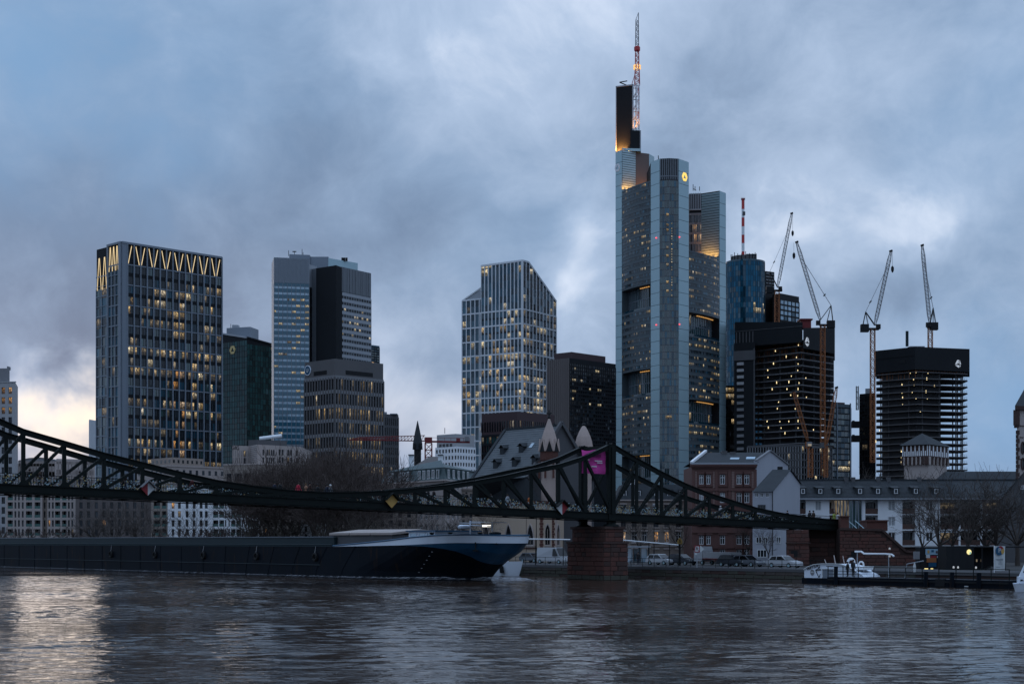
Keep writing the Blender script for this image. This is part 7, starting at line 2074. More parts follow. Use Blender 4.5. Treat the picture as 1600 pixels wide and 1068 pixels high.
for px in(1322,1333,1372,1388,1436):
    p=W3(px,750,Yh+5.2);mb=MB();mb.box(p.x-.3,p.x+.3,Yh+4.8,Yh+5.5,zr_-.5,zr_+.5);mb.build('vent',M['con_dark'],roof)
# taller dark roofs at the right, behind the trees
t=thing('tall_roofed_house','dark broad slate roof rising behind the bare trees on the right','house',(X(1530,285),290,GZ))
a,b=P2(1462,283),P2(1640,283);mb=MB();mb.box(a.x,b.x,283.5,299,GZ,Z(776,283));mb.build('wall',M['white'],t)
mb=MB();z0_,z1_=Z(778,283),Z(736,291);mb.face([(a.x-.4,283,z0_),(b.x,283,z0_),(b.x,291,z1_),(a.x+4,291,z1_)]);mb.face([(b.x,299.5,z0_),(a.x-.4,299.5,z0_),(a.x+4,291,z1_),(b.x,291,z1_)]);mb.face([(a.x-.4,299.5,z0_),(a.x-.4,283,z0_),(a.x+4,291,z1_)]);mb.build('roof',M['slate'],t)
t=thing('gabled_house','dark roofed gable house with a small white window at the right edge behind the trees','house',(X(1592,236),238,GZ))
a,b=P2(1558,234),P2(1650,234);mb=MB();f=Fr(a,b);xm=f.L/2;mb.face([f.p(0,GZ),f.p(f.L,GZ),f.p(f.L,Z(785,234)),f.p(xm,Z(732,234)),f.p(0,Z(785,234))]);mb.build('gable_wall',M['con_dark'],t)
mb=MB();
for(s0,s1)in((-.4,xm),(f.L+.4,xm)):
    g_=Vector((4.2,0,0));q=[f.p(s0,Z(786,234)-.2,.4),f.p(s1,Z(731,234),.4),f.p(s1,Z(731,234),-10)+g_,f.p(s0,Z(786,234)-.2,-10)+g_]
    mb.face(q if s0>0 else q[::-1])
mb.build('roof',M['slate'],t);window(t,f,X(1594,234)-a.x,X(1599,234)-a.x,Z(764,234),Z(757,234),.03,M['frame_w'],M['g_plain'],'bar',.07)
for px in(1590,1602):
    for y in(808,832):window(t,f,X(px,234)-a.x,X(px+8,234)-a.x,Z(y+11,234),Z(y,234),.03,M['frame_d'],M['g_plain'],'bar',.07)

# ---- fortified half timbered tower house
Yk=300
L_,C_,R_,B_=corner(1451,Yk,1409,1483,52)
t=thing('timbered_tower','squat old tower house with a hipped slate roof and dark half timbered top storey','tower',base((L_,C_,R_,B_)))
cen=(L_+R_)/2
def shr(k):return[cen+(p-cen)*k for p in(L_,C_,R_,B_)]
z_corb,z_t0,z_t1=Z(718,Yk),Z(712.5,Yk),Z(694,Yk)
shell('shaft',t,shr(.90),GZ,z_corb+.5,M['beige']);shell('timber_storey',t,shr(.99),z_t0,z_t1,M['sandstone_c'])
mb=MB();lo_,hi=shr(.90),shr(1.0)
for i in range(4):mb.face([(*lo_[i],z_corb),(*lo_[(i+1)%4],z_corb),(*hi[(i+1)%4],z_t0),(*hi[i],z_t0)])
mb.build('corbel',M['sandstone_c'],t)
for(a,b,n)in((shr(.99)[0],shr(.99)[1],13),(shr(.99)[1],shr(.99)[2],11)):
    f=Fr(a,b)
    for k in range(n):
        s0,s1=(k+.22)*f.L/n,(k+.72)*f.L/n;hi_=z_t1-.15 if k%2==0 else z_t0+(z_t1-z_t0)*.48
        mb=MB();f.box(mb,s0,s1,z_t0+.15,hi_,0,.06);mb.build('plaster_panel',M['white'],t)
    for k in range(n+1):
        mb=MB();s=k*f.L/n;f.box(mb,s-.14,s+.14,z_corb-.9,z_t0,-.9,.04);mb.build('bracket',M['beige']if k%2 else M['sandstone_c'],t)
pc=shr(.90)[1]
for k in range(14):
    z=GZ+4+k*.8;w=.7 if k%2 else 1.1
    if z>z_corb-.6:break
    mb=MB();mb.box(pc.x-w/2,pc.x+w/2,pc.y-.3,pc.y+.2,z,z+.74);mb.build('quoin',M['sandstone_c'],t)
mb=MB();ap=Vector((cen.x-.7,cen.y,Z(675,Yk+3)));lo_=shr(1.10)
for i in range(4):mb.face([(*lo_[i],z_t1),(*lo_[(i+1)%4],z_t1),tuple(ap)])
mb.face([(*p,z_t1)for p in reversed(lo_)]);mb.build('roof',M['slate'],t)
# ---- gate tower cut by the right edge
Yk=262
L_,C_,R_,B_=P2(1589,Yk),P2(1604,Yk-3),P2(1650,Yk+4),Vector((X(1640,Yk),Yk+14))
t=thing('gate_tower','tall cream stone tower with jagged dark red quoins cut by the right edge','tower',base((L_,C_,R_)))
pts=[L_,R_,Vector((R_.x+5,Yk+12)),Vector((L_.x+5,Yk+12))]
shell('wall',t,pts,GZ,Z(640,Yk),M['beige']);f=Fr(L_,R_)
mb=MB();f.box(mb,-.35,.30,Z(664,Yk),Z(640,Yk),-.5,.35);f.box(mb,-.2,.2,Z(668,Yk),Z(664,Yk),-.5,.25);mb.build('corner_oriel',M['sandstone_c'],t)
for k in range(26):
    z=Z(672,Yk)-k*.72;w=.28 if k%2 else .55
    mb=MB();f.box(mb,-.08,w,z-.66,z,-.2,.08);mb.build('quoin',M['sandstone_c'],t)
for y in(664,682,716):
    mb=MB();f.box(mb,.3 if y==664 else .6,f.L if y==664 else 1.4,Z(y+1,Yk),Z(y,Yk),0,.12);mb.build('string_course',M['sandstone_c'],t)
for y in(699,724):
    mb=MB();pts_=[(.95+math.cos(R(a))*.40+.35,Z(y,Yk)+math.sin(R(a))*1.0)for a in range(0,360,30)];mb.face([f.p(s,z,.04)for s,z in pts_]);w=mb.build('window',M['g_black'],t);mb=MB()
    for a in range(12):mb.beam(f.p(*pts_[a],.06),f.p(*pts_[(a+1)%12],.06),.2);
    mb.build('window_surround',M['sandstone_c'],t)
mb=MB();q=[Vector((L_.x-.6,Yk-.8)),Vector((R_.x+.6,Yk+3.4)),Vector((R_.x+5.6,Yk+13)),Vector((L_.x+4.6,Yk+13))];ap=Vector((X(1622,Yk),Yk+6,Z(596,Yk)))
mb.prism([tuple(p)for p in q],Z(640,Yk),Z(634,Yk),bottom=True);mb.build('eaves',M['sandstone_c'],t);mb=MB()
for i in range(4):mb.face([(*q[i],Z(634,Yk)),(*q[(i+1)%4],Z(634,Yk)),tuple(ap)])
mb.build('roof',M['slate'],t)

# ================================================================== TREES (bare winter crowns)
def grow(seed,H,spread,trunk_h,tr,limbs,sub,twig,lean=.0,droop=.0,levels=4,tmin=.018,taper=.62,up=.5):
    """one bare tree at the origin: (trunk mesh builder, crown mesh builder)"""
    r=random.Random(seed);tk,cr=MB(),MB()
    def perp(d):
        a=d.cross(Vector((r.uniform(-1,1),r.uniform(-1,1),r.uniform(-1,1))));return a.normalized()if a.length>1e-3 else Vector((1,0,0))
    def branch(p,d,L,rad,lv,n_next):
        seg=4 if lv<2 else(3 if lv<levels-1 else 2);pts=[p.copy()];rr=[rad];dd=d.copy()
        for i in range(seg):
            dd=(dd+perp(dd)*r.uniform(.05,.30)+Vector((0,0,up*.16-droop*lv*.08))).normalized();pts.append(pts[-1]+dd*(L/seg));rr.append(max(tmin*.7,rad*(1-(i+1)/seg*(1-taper*.8))))
        (tk if lv<2 else cr).tube(pts,rr,6 if lv==0 else(4 if lv==1 else 3),cap=False)
        if lv>=levels:return
        n=n_next[lv]if lv<len(n_next)else n_next[-1]
        for k in range(n):
            f=r.uniform(.35,1.0)if k else 1.0;i=min(seg-1,int(f*seg));t=f*seg-i;q=pts[i].lerp(pts[i+1],min(1,t))
            base_d=(pts[i+1]-pts[i]).normalized();ang=r.uniform(.35,.95)*(1.0 if k else .35);nd=(base_d*math.cos(ang)+perp(base_d)*math.sin(ang)).normalized()
            branch(q,nd,L*r.uniform(.52,.78),max(tmin,rr[i]*r.uniform(.50,.68)),lv+1,n_next)
    pts=[Vector((0,0,-.3)),Vector((lean*.4,0,trunk_h*.5)),Vector((lean,r.uniform(-.2,.2),trunk_h))]
    tk.tube(pts,[tr*1.25,tr,tr*.85],8,cap=False)
    for k in range(limbs):
        a=2*math.pi*(k+r.uniform(-.3,.3))/limbs;tilt=r.uniform(.25,.9)*spread;f=r.uniform(.75,1.0)
        d=Vector((math.cos(a)*math.sin(tilt),math.sin(a)*math.sin(tilt),math.cos(tilt)))
        branch(pts[1].lerp(pts[2],f),d,(H-trunk_h)*r.uniform(.42,.58),tr*r.uniform(.42,.6),1,[0,sub,twig,twig,twig])
    return tk,cr
def tree_proto(name,seed,H,mt,mc,**kw):
    tk,cr=grow(seed,H,**kw)
    # scale to the exact height wanted
    zmax=max(v[2]for v in cr.v);s=H/zmax
    for b in(tk,cr):b.v=[(x*s,y*s,z*s)for x,y,z in b.v]
    return tk.mesh('trunk',mt),cr.mesh('crown',mc)
PROT={
    'dense':[tree_proto('d',s,20,M['pale_bark'],M['twig'],spread=.95,trunk_h=4.5,tr=.36,limbs=8,sub=7,twig=6,levels=4,tmin=.036)for s in(1,2,3)],
    'wide':[tree_proto('w',s,14,M['bark'],M['bark'],spread=1.15,trunk_h=3.4,tr=.30,limbs=7,sub=5,twig=4,levels=4,tmin=.026,droop=.15)for s in(11,12,13)],
    'open':[tree_proto('o',s,11,M['bark'],M['bark'],spread=1.0,trunk_h=3.0,tr=.19,limbs=6,sub=4,twig=4,levels=4,tmin=.020)for s in(21,22)],
    'pollard':[tree_proto('p',s,5,M['pale_bark'],M['twig'],spread=1.35,trunk_h=2.6,tr=.20,limbs=6,sub=6,twig=4,levels=3,tmin=.024,up=.2)for s in(31,32)],
    'shrub':[tree_proto('s',s,3.2,M['bark'],M['twig'],spread=1.1,trunk_h=.3,tr=.07,limbs=9,sub=6,twig=4,levels=3,tmin=.016)for s in(41,42)],
}
PH={'dense':20,'wide':14,'open':11,'pollard':5,'shrub':3.2}
rt=random.Random(77)
def tree(kind,px,Y,ytop,label,group,name='bare_tree',cat='tree',wide=1.0,z=GZ):
    Y=max(Y,ray_at(BANK0,BANKD,px).y+9.5) # never out over the water
    h=Z(ytop,Y)-z;s=h/PH[kind]
    o=thing(name,label,cat,(X(px,Y),Y,z),group);tm,cm=rt.choice(PROT[kind])
    a=link('trunk',tm,o);b=link('crown',cm,o)
    o.rotation_euler=(0,0,rt.uniform(0,6.28));o.scale=(s*wide,s*wide,s)
    return o
G1='dense bare trees behind the middle of the bridge'
for px,Y,yt,lab in((392,268,709,'lowest of the brown bare trees behind the bridge, in front of the pale stone office'),(428,262,699,'brown bare tree rising over the bridge just right of the pale stone office'),
                       (462,276,687,'bare brown tree below the pale blue glass slab'),(492,265,681,'tall brown bare tree before the left face of the squat grey tower'),(520,280,675,'tallest brown bare tree, before the middle of the squat grey tower'),
                       (548,266,685,'tall brown bare tree before the right face of the squat grey tower'),(578,278,699,'brown bare tree beside the left end of the mansard building')):
    tree('dense',px,Y,yt,lab,G1,wide=1.0)
for px,Y,yt,lab in((445,255,732,'smaller bare tree in front of the brown trees, below the people on the bridge'),(505,255,727,'smaller bare tree before the tallest brown trees'),(560,255,731,'smaller bare tree before the brown trees, left of the yellow diamond board')):
    tree('dense',px,Y,yt,lab,G1,wide=1.1)
for px,Y,yt,lab in((476,292,690,'bare tree behind the brown clump, behind the red coat'),(506,296,683,'bare tree behind the brown clump, before the corner of the squat grey tower'),(535,294,684,'bare tree behind the brown clump, right of the tallest one'),(562,292,696,'bare tree behind the brown clump, before the right end of the squat tower'),(410,285,720,'bare tree behind the brown clump, below the duct of the stone office')):
    tree('dense',px,Y,yt,lab,G1,wide=1.0)
G2='bare trees along the quay below the bridge deck'
for px,Y,yt,k,lab in((150,262,778,'wide','bare tree before the dark brown house front, left of the red and white diamond board'),(182,268,772,'wide','bare tree directly left below the red and white diamond board'),
                          (212,262,776,'wide','bare tree right below the red and white diamond board'),(240,268,782,'open','thin bare tree before the grey house with deep loggias'),
                          (302,258,780,'open','spreading bare tree in front of the pale grey flats'),(340,262,812,'open','low bare tree before the white flats with awnings'),(378,258,806,'open','low bare tree at the right end of the white flats'),
                          (418,252,784,'wide','bare tree below the deck left of the small white house'),(452,250,780,'wide','bare tree with forked limbs beside the small white house'),(516,250,782,'wide','bare tree above the hatch covers of the barge'),
                          (556,246,786,'wide','bare tree above the cabin of the barge'),(598,244,784,'wide','bare tree under the yellow diamond board'),(640,240,786,'wide','bare tree above the barge foredeck'),
                          (676,238,790,'open','bare tree behind the radar mast of the barge'),(715,236,786,'wide','leaning bare tree beside the bow of the barge'),(752,232,790,'open','bare tree before the left pointed church window')):
    tree(k,px,Y,yt,lab,G2)
G3='pollarded plane trees by the left houses'
for i,(px,lab)in enumerate(((4,'knobbly pollard cut by the left edge'),(26,'knobbly pollard before the left white framed house'),(48,'knobbly pollard before the balconies of the left white framed house'),(72,'knobbly pollard before the narrow brown stone house'),(96,'knobbly pollard before the second white framed house'),(116,'knobbly pollard at the right end of the second white framed house'))):
    tree('pollard',px,268,820+(i%2)*3,lab,G3,'pollard_tree')
G4='brown shrubs above the barge rail'
for px,lab in((268,'brown shrub below the pale grey flats, left of two'),(318,'brown shrub below the pale grey flats, right of two'),(336,'brown shrub at the left end of the flats with awnings'),(358,'brown shrub below the second balcony stack of the flats with awnings'),(382,'brown shrub below the right balcony stack of the flats with awnings'),(404,'brown shrub at the right corner of the flats with awnings'),(428,'brown shrub left of the small white house')):
    tree('shrub',px,262,818,lab,G4,'shrub','shrub',wide=1.6)
G5='bare trees on the right bank'
for px,Y,yt,k,lab in((1468,205,738,'wide','wide bare tree before the balconies left of the black pavilion top'),(1512,198,712,'wide','tallest bare tree behind the black pavilion'),(1556,204,718,'wide','tall bare tree behind the white banner flag'),(1590,200,724,'wide','bare tree cut by the right edge in front of the gate tower foot'),(1440,212,764,'open','low bare tree spreading over the white wall right of the stair wall'),
                          (1490,212,752,'open','bare tree with long low limbs before the brown balcony bays'),(1540,210,748,'wide','bare tree between the two tallest, before the right balconies')):
    tree(k,px,Y,yt,lab,G5,wide=1.1)
tree('wide',1432,285,716,'bare bushy tree before the plastered shaft of the timbered tower','bare trees on the right bank')
tree('wide',1476,286,722,'bare bushy tree at the right corner of the timbered tower','bare trees on the right bank')
tree('open',1201,213,812,'small bare tree on the lawn in front of the small white house','bare trees on the right bank')
tree('open',1188,232,776,'thin bare tree rising behind the chord before the small white house','bare trees on the right bank')
tree('open',1338,700,718,'faint bare tree far off in the gap between the two construction towers','bare trees on the right bank')
tree('open',1062,246,796,'thin bare tree behind the yellow triangle sign','bare trees on the right bank')
tree('open',1000,250,788,'thin bare tree before the cream house behind the bus shelter','bare trees on the right bank')
tree('open',1170,232,798,'bare tree trunk before the right end of the red house','bare trees on the right bank')

# ================================================================== PEOPLE
def skin_person(pose):
    """one continuous body grown over a jointed skeleton, 1.74 m tall, facing +x"""
    v={'pelvis':(0,0,.93,.135),'waist':(0,0,1.08,.130),'chest':(.01,0,1.28,.165),'neck0':(0,0,1.43,.095),'neck':(.01,0,1.50,.055),'head0':(.02,0,1.57,.078),'head':(.03,0,1.65,.095),'crown':(.02,0,1.71,.065)}
    st,arm=pose['stride'],pose['arm']
    for s,nm in((1,'l'),(-1,'r')):
        f=st*s
        v['hip'+nm]=(0,.09*s,.88,.11);v['knee'+nm]=(.10*f+.03,.09*s,.49,.066);v['ankle'+nm]=(.24*f-(.05 if f<0 else 0),.09*s,.09+(.05 if f<-.5 else 0),.046);v['toe'+nm]=(.24*f+.14-(.05 if f<0 else 0),.10*s,.045,.040)
        v['sh'+nm]=(0,.20*s,1.40,.075);a=arm*-s if st else arm
        if pose.get('lean'):
            v['elb'+nm]=(.20,.24*s,1.16,.052);v['wri'+nm]=(.42,.16*s,1.12,.036);v['hand'+nm]=(.50,.14*s,1.11,.042)
        else:
            v['elb'+nm]=(.10*a-.02,.26*s,1.13,.052);v['wri'+nm]=(.26*a+.04,.25*s,.89,.036);v['hand'+nm]=(.30*a+.06,.25*s,.80,.042)
    if pose.get('lean'):
        for k in list(v):
            x,y,z,r=v[k]
            if z>1.0:v[k]=(x+(z-.95)*.22,y,z-(z-.95)*.03,r)
    E=[('pelvis','waist'),('waist','chest'),('chest','neck0'),('neck0','neck'),('neck','head0'),('head0','head'),('head','crown')]
    for nm in 'lr':E+=[('pelvis','hip'+nm),('hip'+nm,'knee'+nm),('knee'+nm,'ankle'+nm),('ankle'+nm,'toe'+nm),('neck0','sh'+nm),('sh'+nm,'elb'+nm),('elb'+nm,'wri'+nm),('wri'+nm,'hand'+nm)]
    keys=list(v);me=bpy.data.meshes.new('person');me.from_pydata([v[k][:3]for k in keys],[(keys.index(a),keys.index(b))for a,b in E],[])
    o=bpy.data.objects.new('person',me);COL.objects.link(o)
    m=o.modifiers.new('skin','SKIN');sv=me.skin_vertices[0].data
    for i,k in enumerate(keys):sv[i].radius=(v[k][3],v[k][3]);sv[i].use_root=(k=='pelvis')
    o.modifiers.new('sub','SUBSURF').levels=1
    dg=bpy.context.evaluated_depsgraph_get();out=bpy.data.meshes.new_from_object(o.evaluated_get(dg));bpy.data.objects.remove(o)
    hd=v['head']
    return out,hd
POSES=[skin_person(p)for p in({'stride':1.0,'arm':.9},{'stride':0.0,'arm':.1},{'stride':.15,'arm':.2,'lean':True})]
_mc={}
def cloth(c):
    if c not in _mc:_mc[c]=mat('cloth_%d'%len(_mc),c,.9,vary=.12,scale=3)
    return _mc[c]
def person(pose,loc,rz,coat,legs,hair,label,group=None,s=1.0):
    key=('person',pose,coat,legs)
    if key not in _mc:
        me=POSES[pose][0].copy();me.materials.clear()
        for m in(cloth(coat),cloth(legs),M['skin'],M['black']):me.materials.append(m)
        for p in me.polygons:
            c=p.center;p.material_index=2 if(c.z>1.50 and pose!=2)or(pose==2 and c.z>1.47)else(3 if c.z<.10 else(1 if c.z<.82 and abs(c.y)<.20 else(2 if c.z<.86 and abs(c.y)>=.20 else 0)))
            if pose==2 and c.x>.47:p.material_index=2
            p.use_smooth=True
        _mc[key]=me
    o=link('person',_mc[key]);o.location=loc;o.rotation_euler=(0,0,rz);o.scale=(s,s,s);tag(o,label,'person',group)
    hk=('hair',pose,hair)
    if hk not in _mc:
        hd=POSES[pose][1];mb=MB();c=(hd[0]-.012,hd[1]);mb.lathe(c,[(.098,hd[2]-.06),(.112,hd[2]+.0),(.105,hd[2]+.06),(.07,hd[2]+.105),(.02,hd[2]+.12)],10);_mc[hk]=mb.mesh('hair',cloth(hair),smooth=True)
    link('hair',_mc[hk],o)
    return o
ry=math.atan2(BD.y,BD.x)
GP='people crossing the footbridge'
def on_bridge(px,lat,pose,back,coat,legs,hair,label,s=1.0,turn=0):
    k=(px-800)/FPX;o0=T0+BP*lat;n=(k*o0.y-o0.x)/(BS.x-k*BS.y);p=o0+BS*n
    person(pose,(p.x,p.y,zbot(n)+GH+.02),ry+(math.pi if back else 0)+turn,coat,legs,hair,label,GP,s)
DK,NV,GR,BR=(.02,.02,.022),(.025,.03,.05),(.10,.10,.105),(.06,.035,.025)
on_bridge(46,3.0,0,0,DK,DK,(.01,.01,.01),'person in a black coat on the bridge near the left edge')
on_bridge(62,3.6,0,1,BR,DK,(.02,.012,.01),'person in a brown coat on the bridge near the left edge')
on_bridge(124,2.0,1,0,(.03,.03,.035),NV,(.01,.01,.01),'dark clothed person by the second slanting brace from the left')
on_bridge(196,2.6,0,1,BR,NV,(.02,.012,.01),'person in brown just left of the red and white diamond board')
on_bridge(300,3.2,0,0,(.10,.02,.02),DK,(.02,.012,.01),'person in dark red on the bridge over the pale grey flats',1.0)
on_bridge(429,3.6,0,0,NV,DK,(.01,.01,.01),'person in navy whose head shows over the low chord, left of the red coat',1.05)
on_bridge(437,2.4,0,1,DK,DK,(.015,.01,.01),'person in black beside the navy coat, over the low chord',1.05)
on_bridge(466,2.2,0,0,(.48,.03,.06),NV,(.03,.02,.015),'person in a bright red coat at the lowest dip of the bridge',1.06)
on_bridge(478,3.1,1,1,(.30,.16,.10),DK,(.10,.06,.03),'person in tan with fair hair right of the red coat',1.05)
on_bridge(484,2.0,0,0,(.05,.025,.02),DK,(.012,.01,.01),'person in dark brown right of the one in tan',1.08)
on_bridge(496,3.4,0,1,DK,NV,(.01,.01,.01),'person in black, left one of a pair past the dip of the chord',1.05)
on_bridge(511,2.4,0,0,NV,DK,(.01,.01,.01),'person in navy left of the white hat',1.05)
on_bridge(516,3.2,0,0,GR,NV,(.60,.60,.60),'person in grey with a white hat at the low chord',1.06)
on_bridge(596,2.4,0,0,DK,DK,(.02,.015,.01),'person in black just left of the yellow diamond board')
on_bridge(669,1.6,1,0,DK,NV,(.01,.01,.01),'left of two dark figures before the white arches right of the yellow board',1.05)
on_bridge(678,1.8,1,1,(.03,.02,.02),DK,(.01,.01,.01),'right of two dark figures before the white arches right of the yellow board',1.08)
on_bridge(729,2.6,0,1,DK,DK,(.01,.01,.01),'person in black on the bridge left of the two in pale jackets',1.03)
on_bridge(767,2.6,0,1,(.40,.40,.42),NV,(.03,.02,.02),'person in a pale jacket, left one of two before the church roof')
on_bridge(793,2.2,0,0,(.42,.43,.46),DK,(.04,.03,.02),'person in a pale jacket, right one of two before the church roof',1.03)
on_bridge(827,1.8,1,0,(.55,.14,.03),NV,(.02,.02,.02),'person in an orange jacket near the church turret')
on_bridge(1126,2.4,0,1,(.45,.45,.46),NV,(.55,.55,.55),'person in a white hooded jacket over the red house front',1.03)
on_bridge(1229,3.4,2,0,NV,DK,(.01,.01,.01),'person in navy resting on the railing before the white gable')
on_bridge(1265,3.0,1,0,DK,DK,(.01,.01,.01),'left of two dark figures at the right end of the bridge',1.06)
on_bridge(1271,3.2,1,1,BR,DK,(.01,.01,.01),'right of two dark figures at the right end of the bridge',1.08)
on_bridge(1309,3.0,1,1,(.50,.50,.52),NV,(.02,.01,.01),'person in white by the end post of the bridge')
on_bridge(1303,1.4,1,0,(.30,.36,.08),DK,(.02,.01,.01),'person in a yellow green jacket by the end post of the bridge')

# ================================================================== QUAY FURNITURE AND VEHICLES
def car_proto(L,Wd,Ht,body_m,van=False,truck=False):
    """parts of a car at the origin, front towards +x; returns [(name, mesh, offset, [subparts])]"""
    hw=Wd/2;mb=MB()
    prof=[(-L/2,.30),(-L/2,.75),(-L/2+.12,.92),(L/2-.95,.90),(L/2-.10,.72),(L/2,.50),(L/2,.28)]if not van else[(-L/2,.32),(-L/2,1.0),(L/2-.75,1.02),(L/2-.08,.86),(L/2,.55),(L/2,.30)]
    top=[(-L/2+.12,.90),(-L/2+.55,Ht-.04),(-L/2+1.1,Ht),(L/2-2.0,Ht-.02),(L/2-1.15,.88)]if not van else[(-L/2+.02,.98),(-L/2+.06,Ht-.08),(-L/2+.2,Ht),(L/2-1.7,Ht),(L/2-.78,1.0)]
    def extr(pf,w0,w1,zsplit):
        a=[Vector((x,-(w0 if z<=zsplit else w1),z))for x,z in pf];b=[Vector((x,(w0 if z<=zsplit else w1),z))for x,z in pf]
        mb.face(a);mb.face(list(reversed(b)))
        for i in range(len(pf)):j=(i+1)%len(pf);mb.face([a[j],a[i],b[i],b[j]])
    extr(prof[::-1],hw,hw*.97,.6);extr(top[::-1],hw*.95,hw*.80,.98)
    body=mb.mesh('body',body_m)
    def strip(p0,p1,inset,m='g_black'):
        return None
    parts=[('body',body,(0,0,0),[])]
    g=MB();xa,xb,xm=top[1][0]+.12,top[3][0]+.02,(top[1][0]+top[3][0])/2+.1
    zb_,zt_=(.95,Ht-.12)if not van else(1.10,Ht-.18)
    for s in(-1,1):
        segs=[(top[0][0]+.32,xa+.05,xm-.05,xm-.05),(xm+.05,xm+.05,xb,top[4][0]-.18)]if not van else[(L/2-2.2,L/2-2.2,L/2-1.75,L/2-1.05)]
        for(b0,t0_,t1_,b1)in segs:
            g=MB();y0,y1=s*(hw*.955),s*(hw*.82);q=[(b0,y0,zb_),(b1,y0,zb_),(t1_,y1,zt_),(t0_,y1,zt_)];g.face(q if s<0 else q[::-1]);parts.append(('side_window',g.mesh('side_window',M['g_black']),(0,s*.012,0),[]))
    g=MB();a,b=top[3],top[4];d=.02;g.face([(b[0]-.05+d,-hw*.82,b[1]+.08),(b[0]-.05+d,hw*.82,b[1]+.08),(a[0]+.06+d,hw*.72,a[1]-.06),(a[0]+.06+d,-hw*.72,a[1]-.06)]);parts.append(('windscreen',g.mesh('windscreen',M['g_black']),(.015,0,.012),[]))
    for s in(-1,1):
        h=MB();h.box(L/2-.12,L/2+.015,s*hw*.72-.16,s*hw*.72+.16,.56,.70);parts.append(('headlight',h.mesh('headlight',M['sign_white']),(0,0,0),[]))
        h=MB();h.box(-L/2-.015,-L/2+.1,s*hw*.78-.12,s*hw*.78+.12,.62,.84);parts.append(('tail_light',h.mesh('tail_light',M['sign_red']),(0,0,0),[]))
    tm=MB();n=12
    ring=lambda r,y:[(math.cos(2*math.pi*k/n)*r,y,math.sin(2*math.pi*k/n)*r)for k in range(n)]
    a,b=ring(.31,-.10),ring(.31,.10);tm.face(a);tm.face(b[::-1])
    for k in range(n):tm.face([a[(k+1)%n],a[k],b[k],b[(k+1)%n]])
    tyre=tm.mesh('wheel',M['tyre']);rm=MB();rm.face(ring(.19,-.112));rm.face(ring(.19,.112)[::-1]);rim=rm.mesh('rim',M['silver'])
    for x in(-L/2+.8,L/2-.8):
        for s in(-1,1):parts.append(('wheel',tyre,(x,s*(hw-.09),.31),[('rim',rim)]))
    return parts
def place_parts(t,parts):
    for(nm,me,off,subs)in parts:
        o=link(nm,me,t);o.location=off
        for(n2,m2)in subs:link(n2,m2,o)
CARS={}
def car(px,inland,body,label,kind='car',flip=False,group='vehicles on the quay road',Lh=(4.2,1.78,1.48),yaw=0.0,night=False):
    key=(kind,body,Lh)
    if key not in CARS:CARS[key]=car_proto(*Lh,M[body],van=(kind=='van'))
    o0=BANK0+BANKN*inland;p=ray_at(o0,BANKD,px)
    t=thing('parked_car' if kind=='car' else 'van',label,kind,(p.x,p.y,GZ+.01),group);place_parts(t,CARS[key])
    t.rotation_euler=(0,0,math.atan2(BANKD.y,BANKD.x)+(math.pi if flip else 0)+yaw)
    return t
M['car_white']=mat('white_car_paint',(.42,.43,.45),.25,vary=.03);M['car_dark']=mat('dark_car_paint',(.025,.03,.04),.22,vary=.05);M['car_grey']=mat('grey_car_paint',(.14,.15,.17),.25,metal=.4,vary=.05);M['car_red']=mat('red_car_paint',(.20,.02,.02),.25,vary=.04)
car(1033,14,'car_white','white hatchback parked right of the bus shelter')
car(1066,15,'car_dark','dark car parked behind the yellow triangle sign')
v=car(866,10.8,'car_white','white van driving left of the red stone pier','van',Lh=(5.6,2.0,2.3))
car(832,16,'car_grey','grey car parked below the pointed church windows')
car(1146,11,'car_dark','dark car on the quay road behind the small poster column')
car(1168,11.2,'car_grey','grey car on the quay road before the door of the red house')
car(1226,9,'car_white','white car close against the left pillar of the bridge abutment')
# flatbed truck in front of the red house
o0=BANK0+BANKN*16;p=ray_at(o0,BANKD,1121);t=thing('flatbed_truck','pale grey flatbed truck with a red stripe before the red stone house','truck',(p.x,p.y,GZ+.01),'vehicles on the quay road')
t_rot=math.atan2(BANKD.y,BANKD.x)+math.pi
mb=MB();mb.box(-3.2,1.6,-1.1,1.1,.95,1.75);bed=mb.mesh('truck_bed',M['con']);mb=MB();mb.box(1.75,3.2,-1.05,1.05,.55,2.0);mb.hexa([(1.75,-1.0,2.0),(3.1,-1.0,2.0),(3.1,1.0,2.0),(1.75,1.0,2.0),(1.8,-.95,2.5),(2.7,-.95,2.5),(2.7,.95,2.5),(1.8,.95,2.5)]);cabm=mb.mesh('cab',M['car_white'])
mb=MB();mb.box(-3.2,1.6,-1.13,1.13,.80,.93);stripe=mb.mesh('side_stripe',M['sign_red'])
place_parts(t,[('truck_bed',bed,(0,0,0),[]),('cab',cabm,(0,0,0),[]),('side_stripe',stripe,(0,0,0),[])]+[(nm,me,(off[0]*1.35,off[1]*1.2,off[2]+.05),s)for nm,me,off,s in CARS[('car','car_white',(4.2,1.78,1.48))]if nm=='wheel'])
t.rotation_euler=(0,0,t_rot)
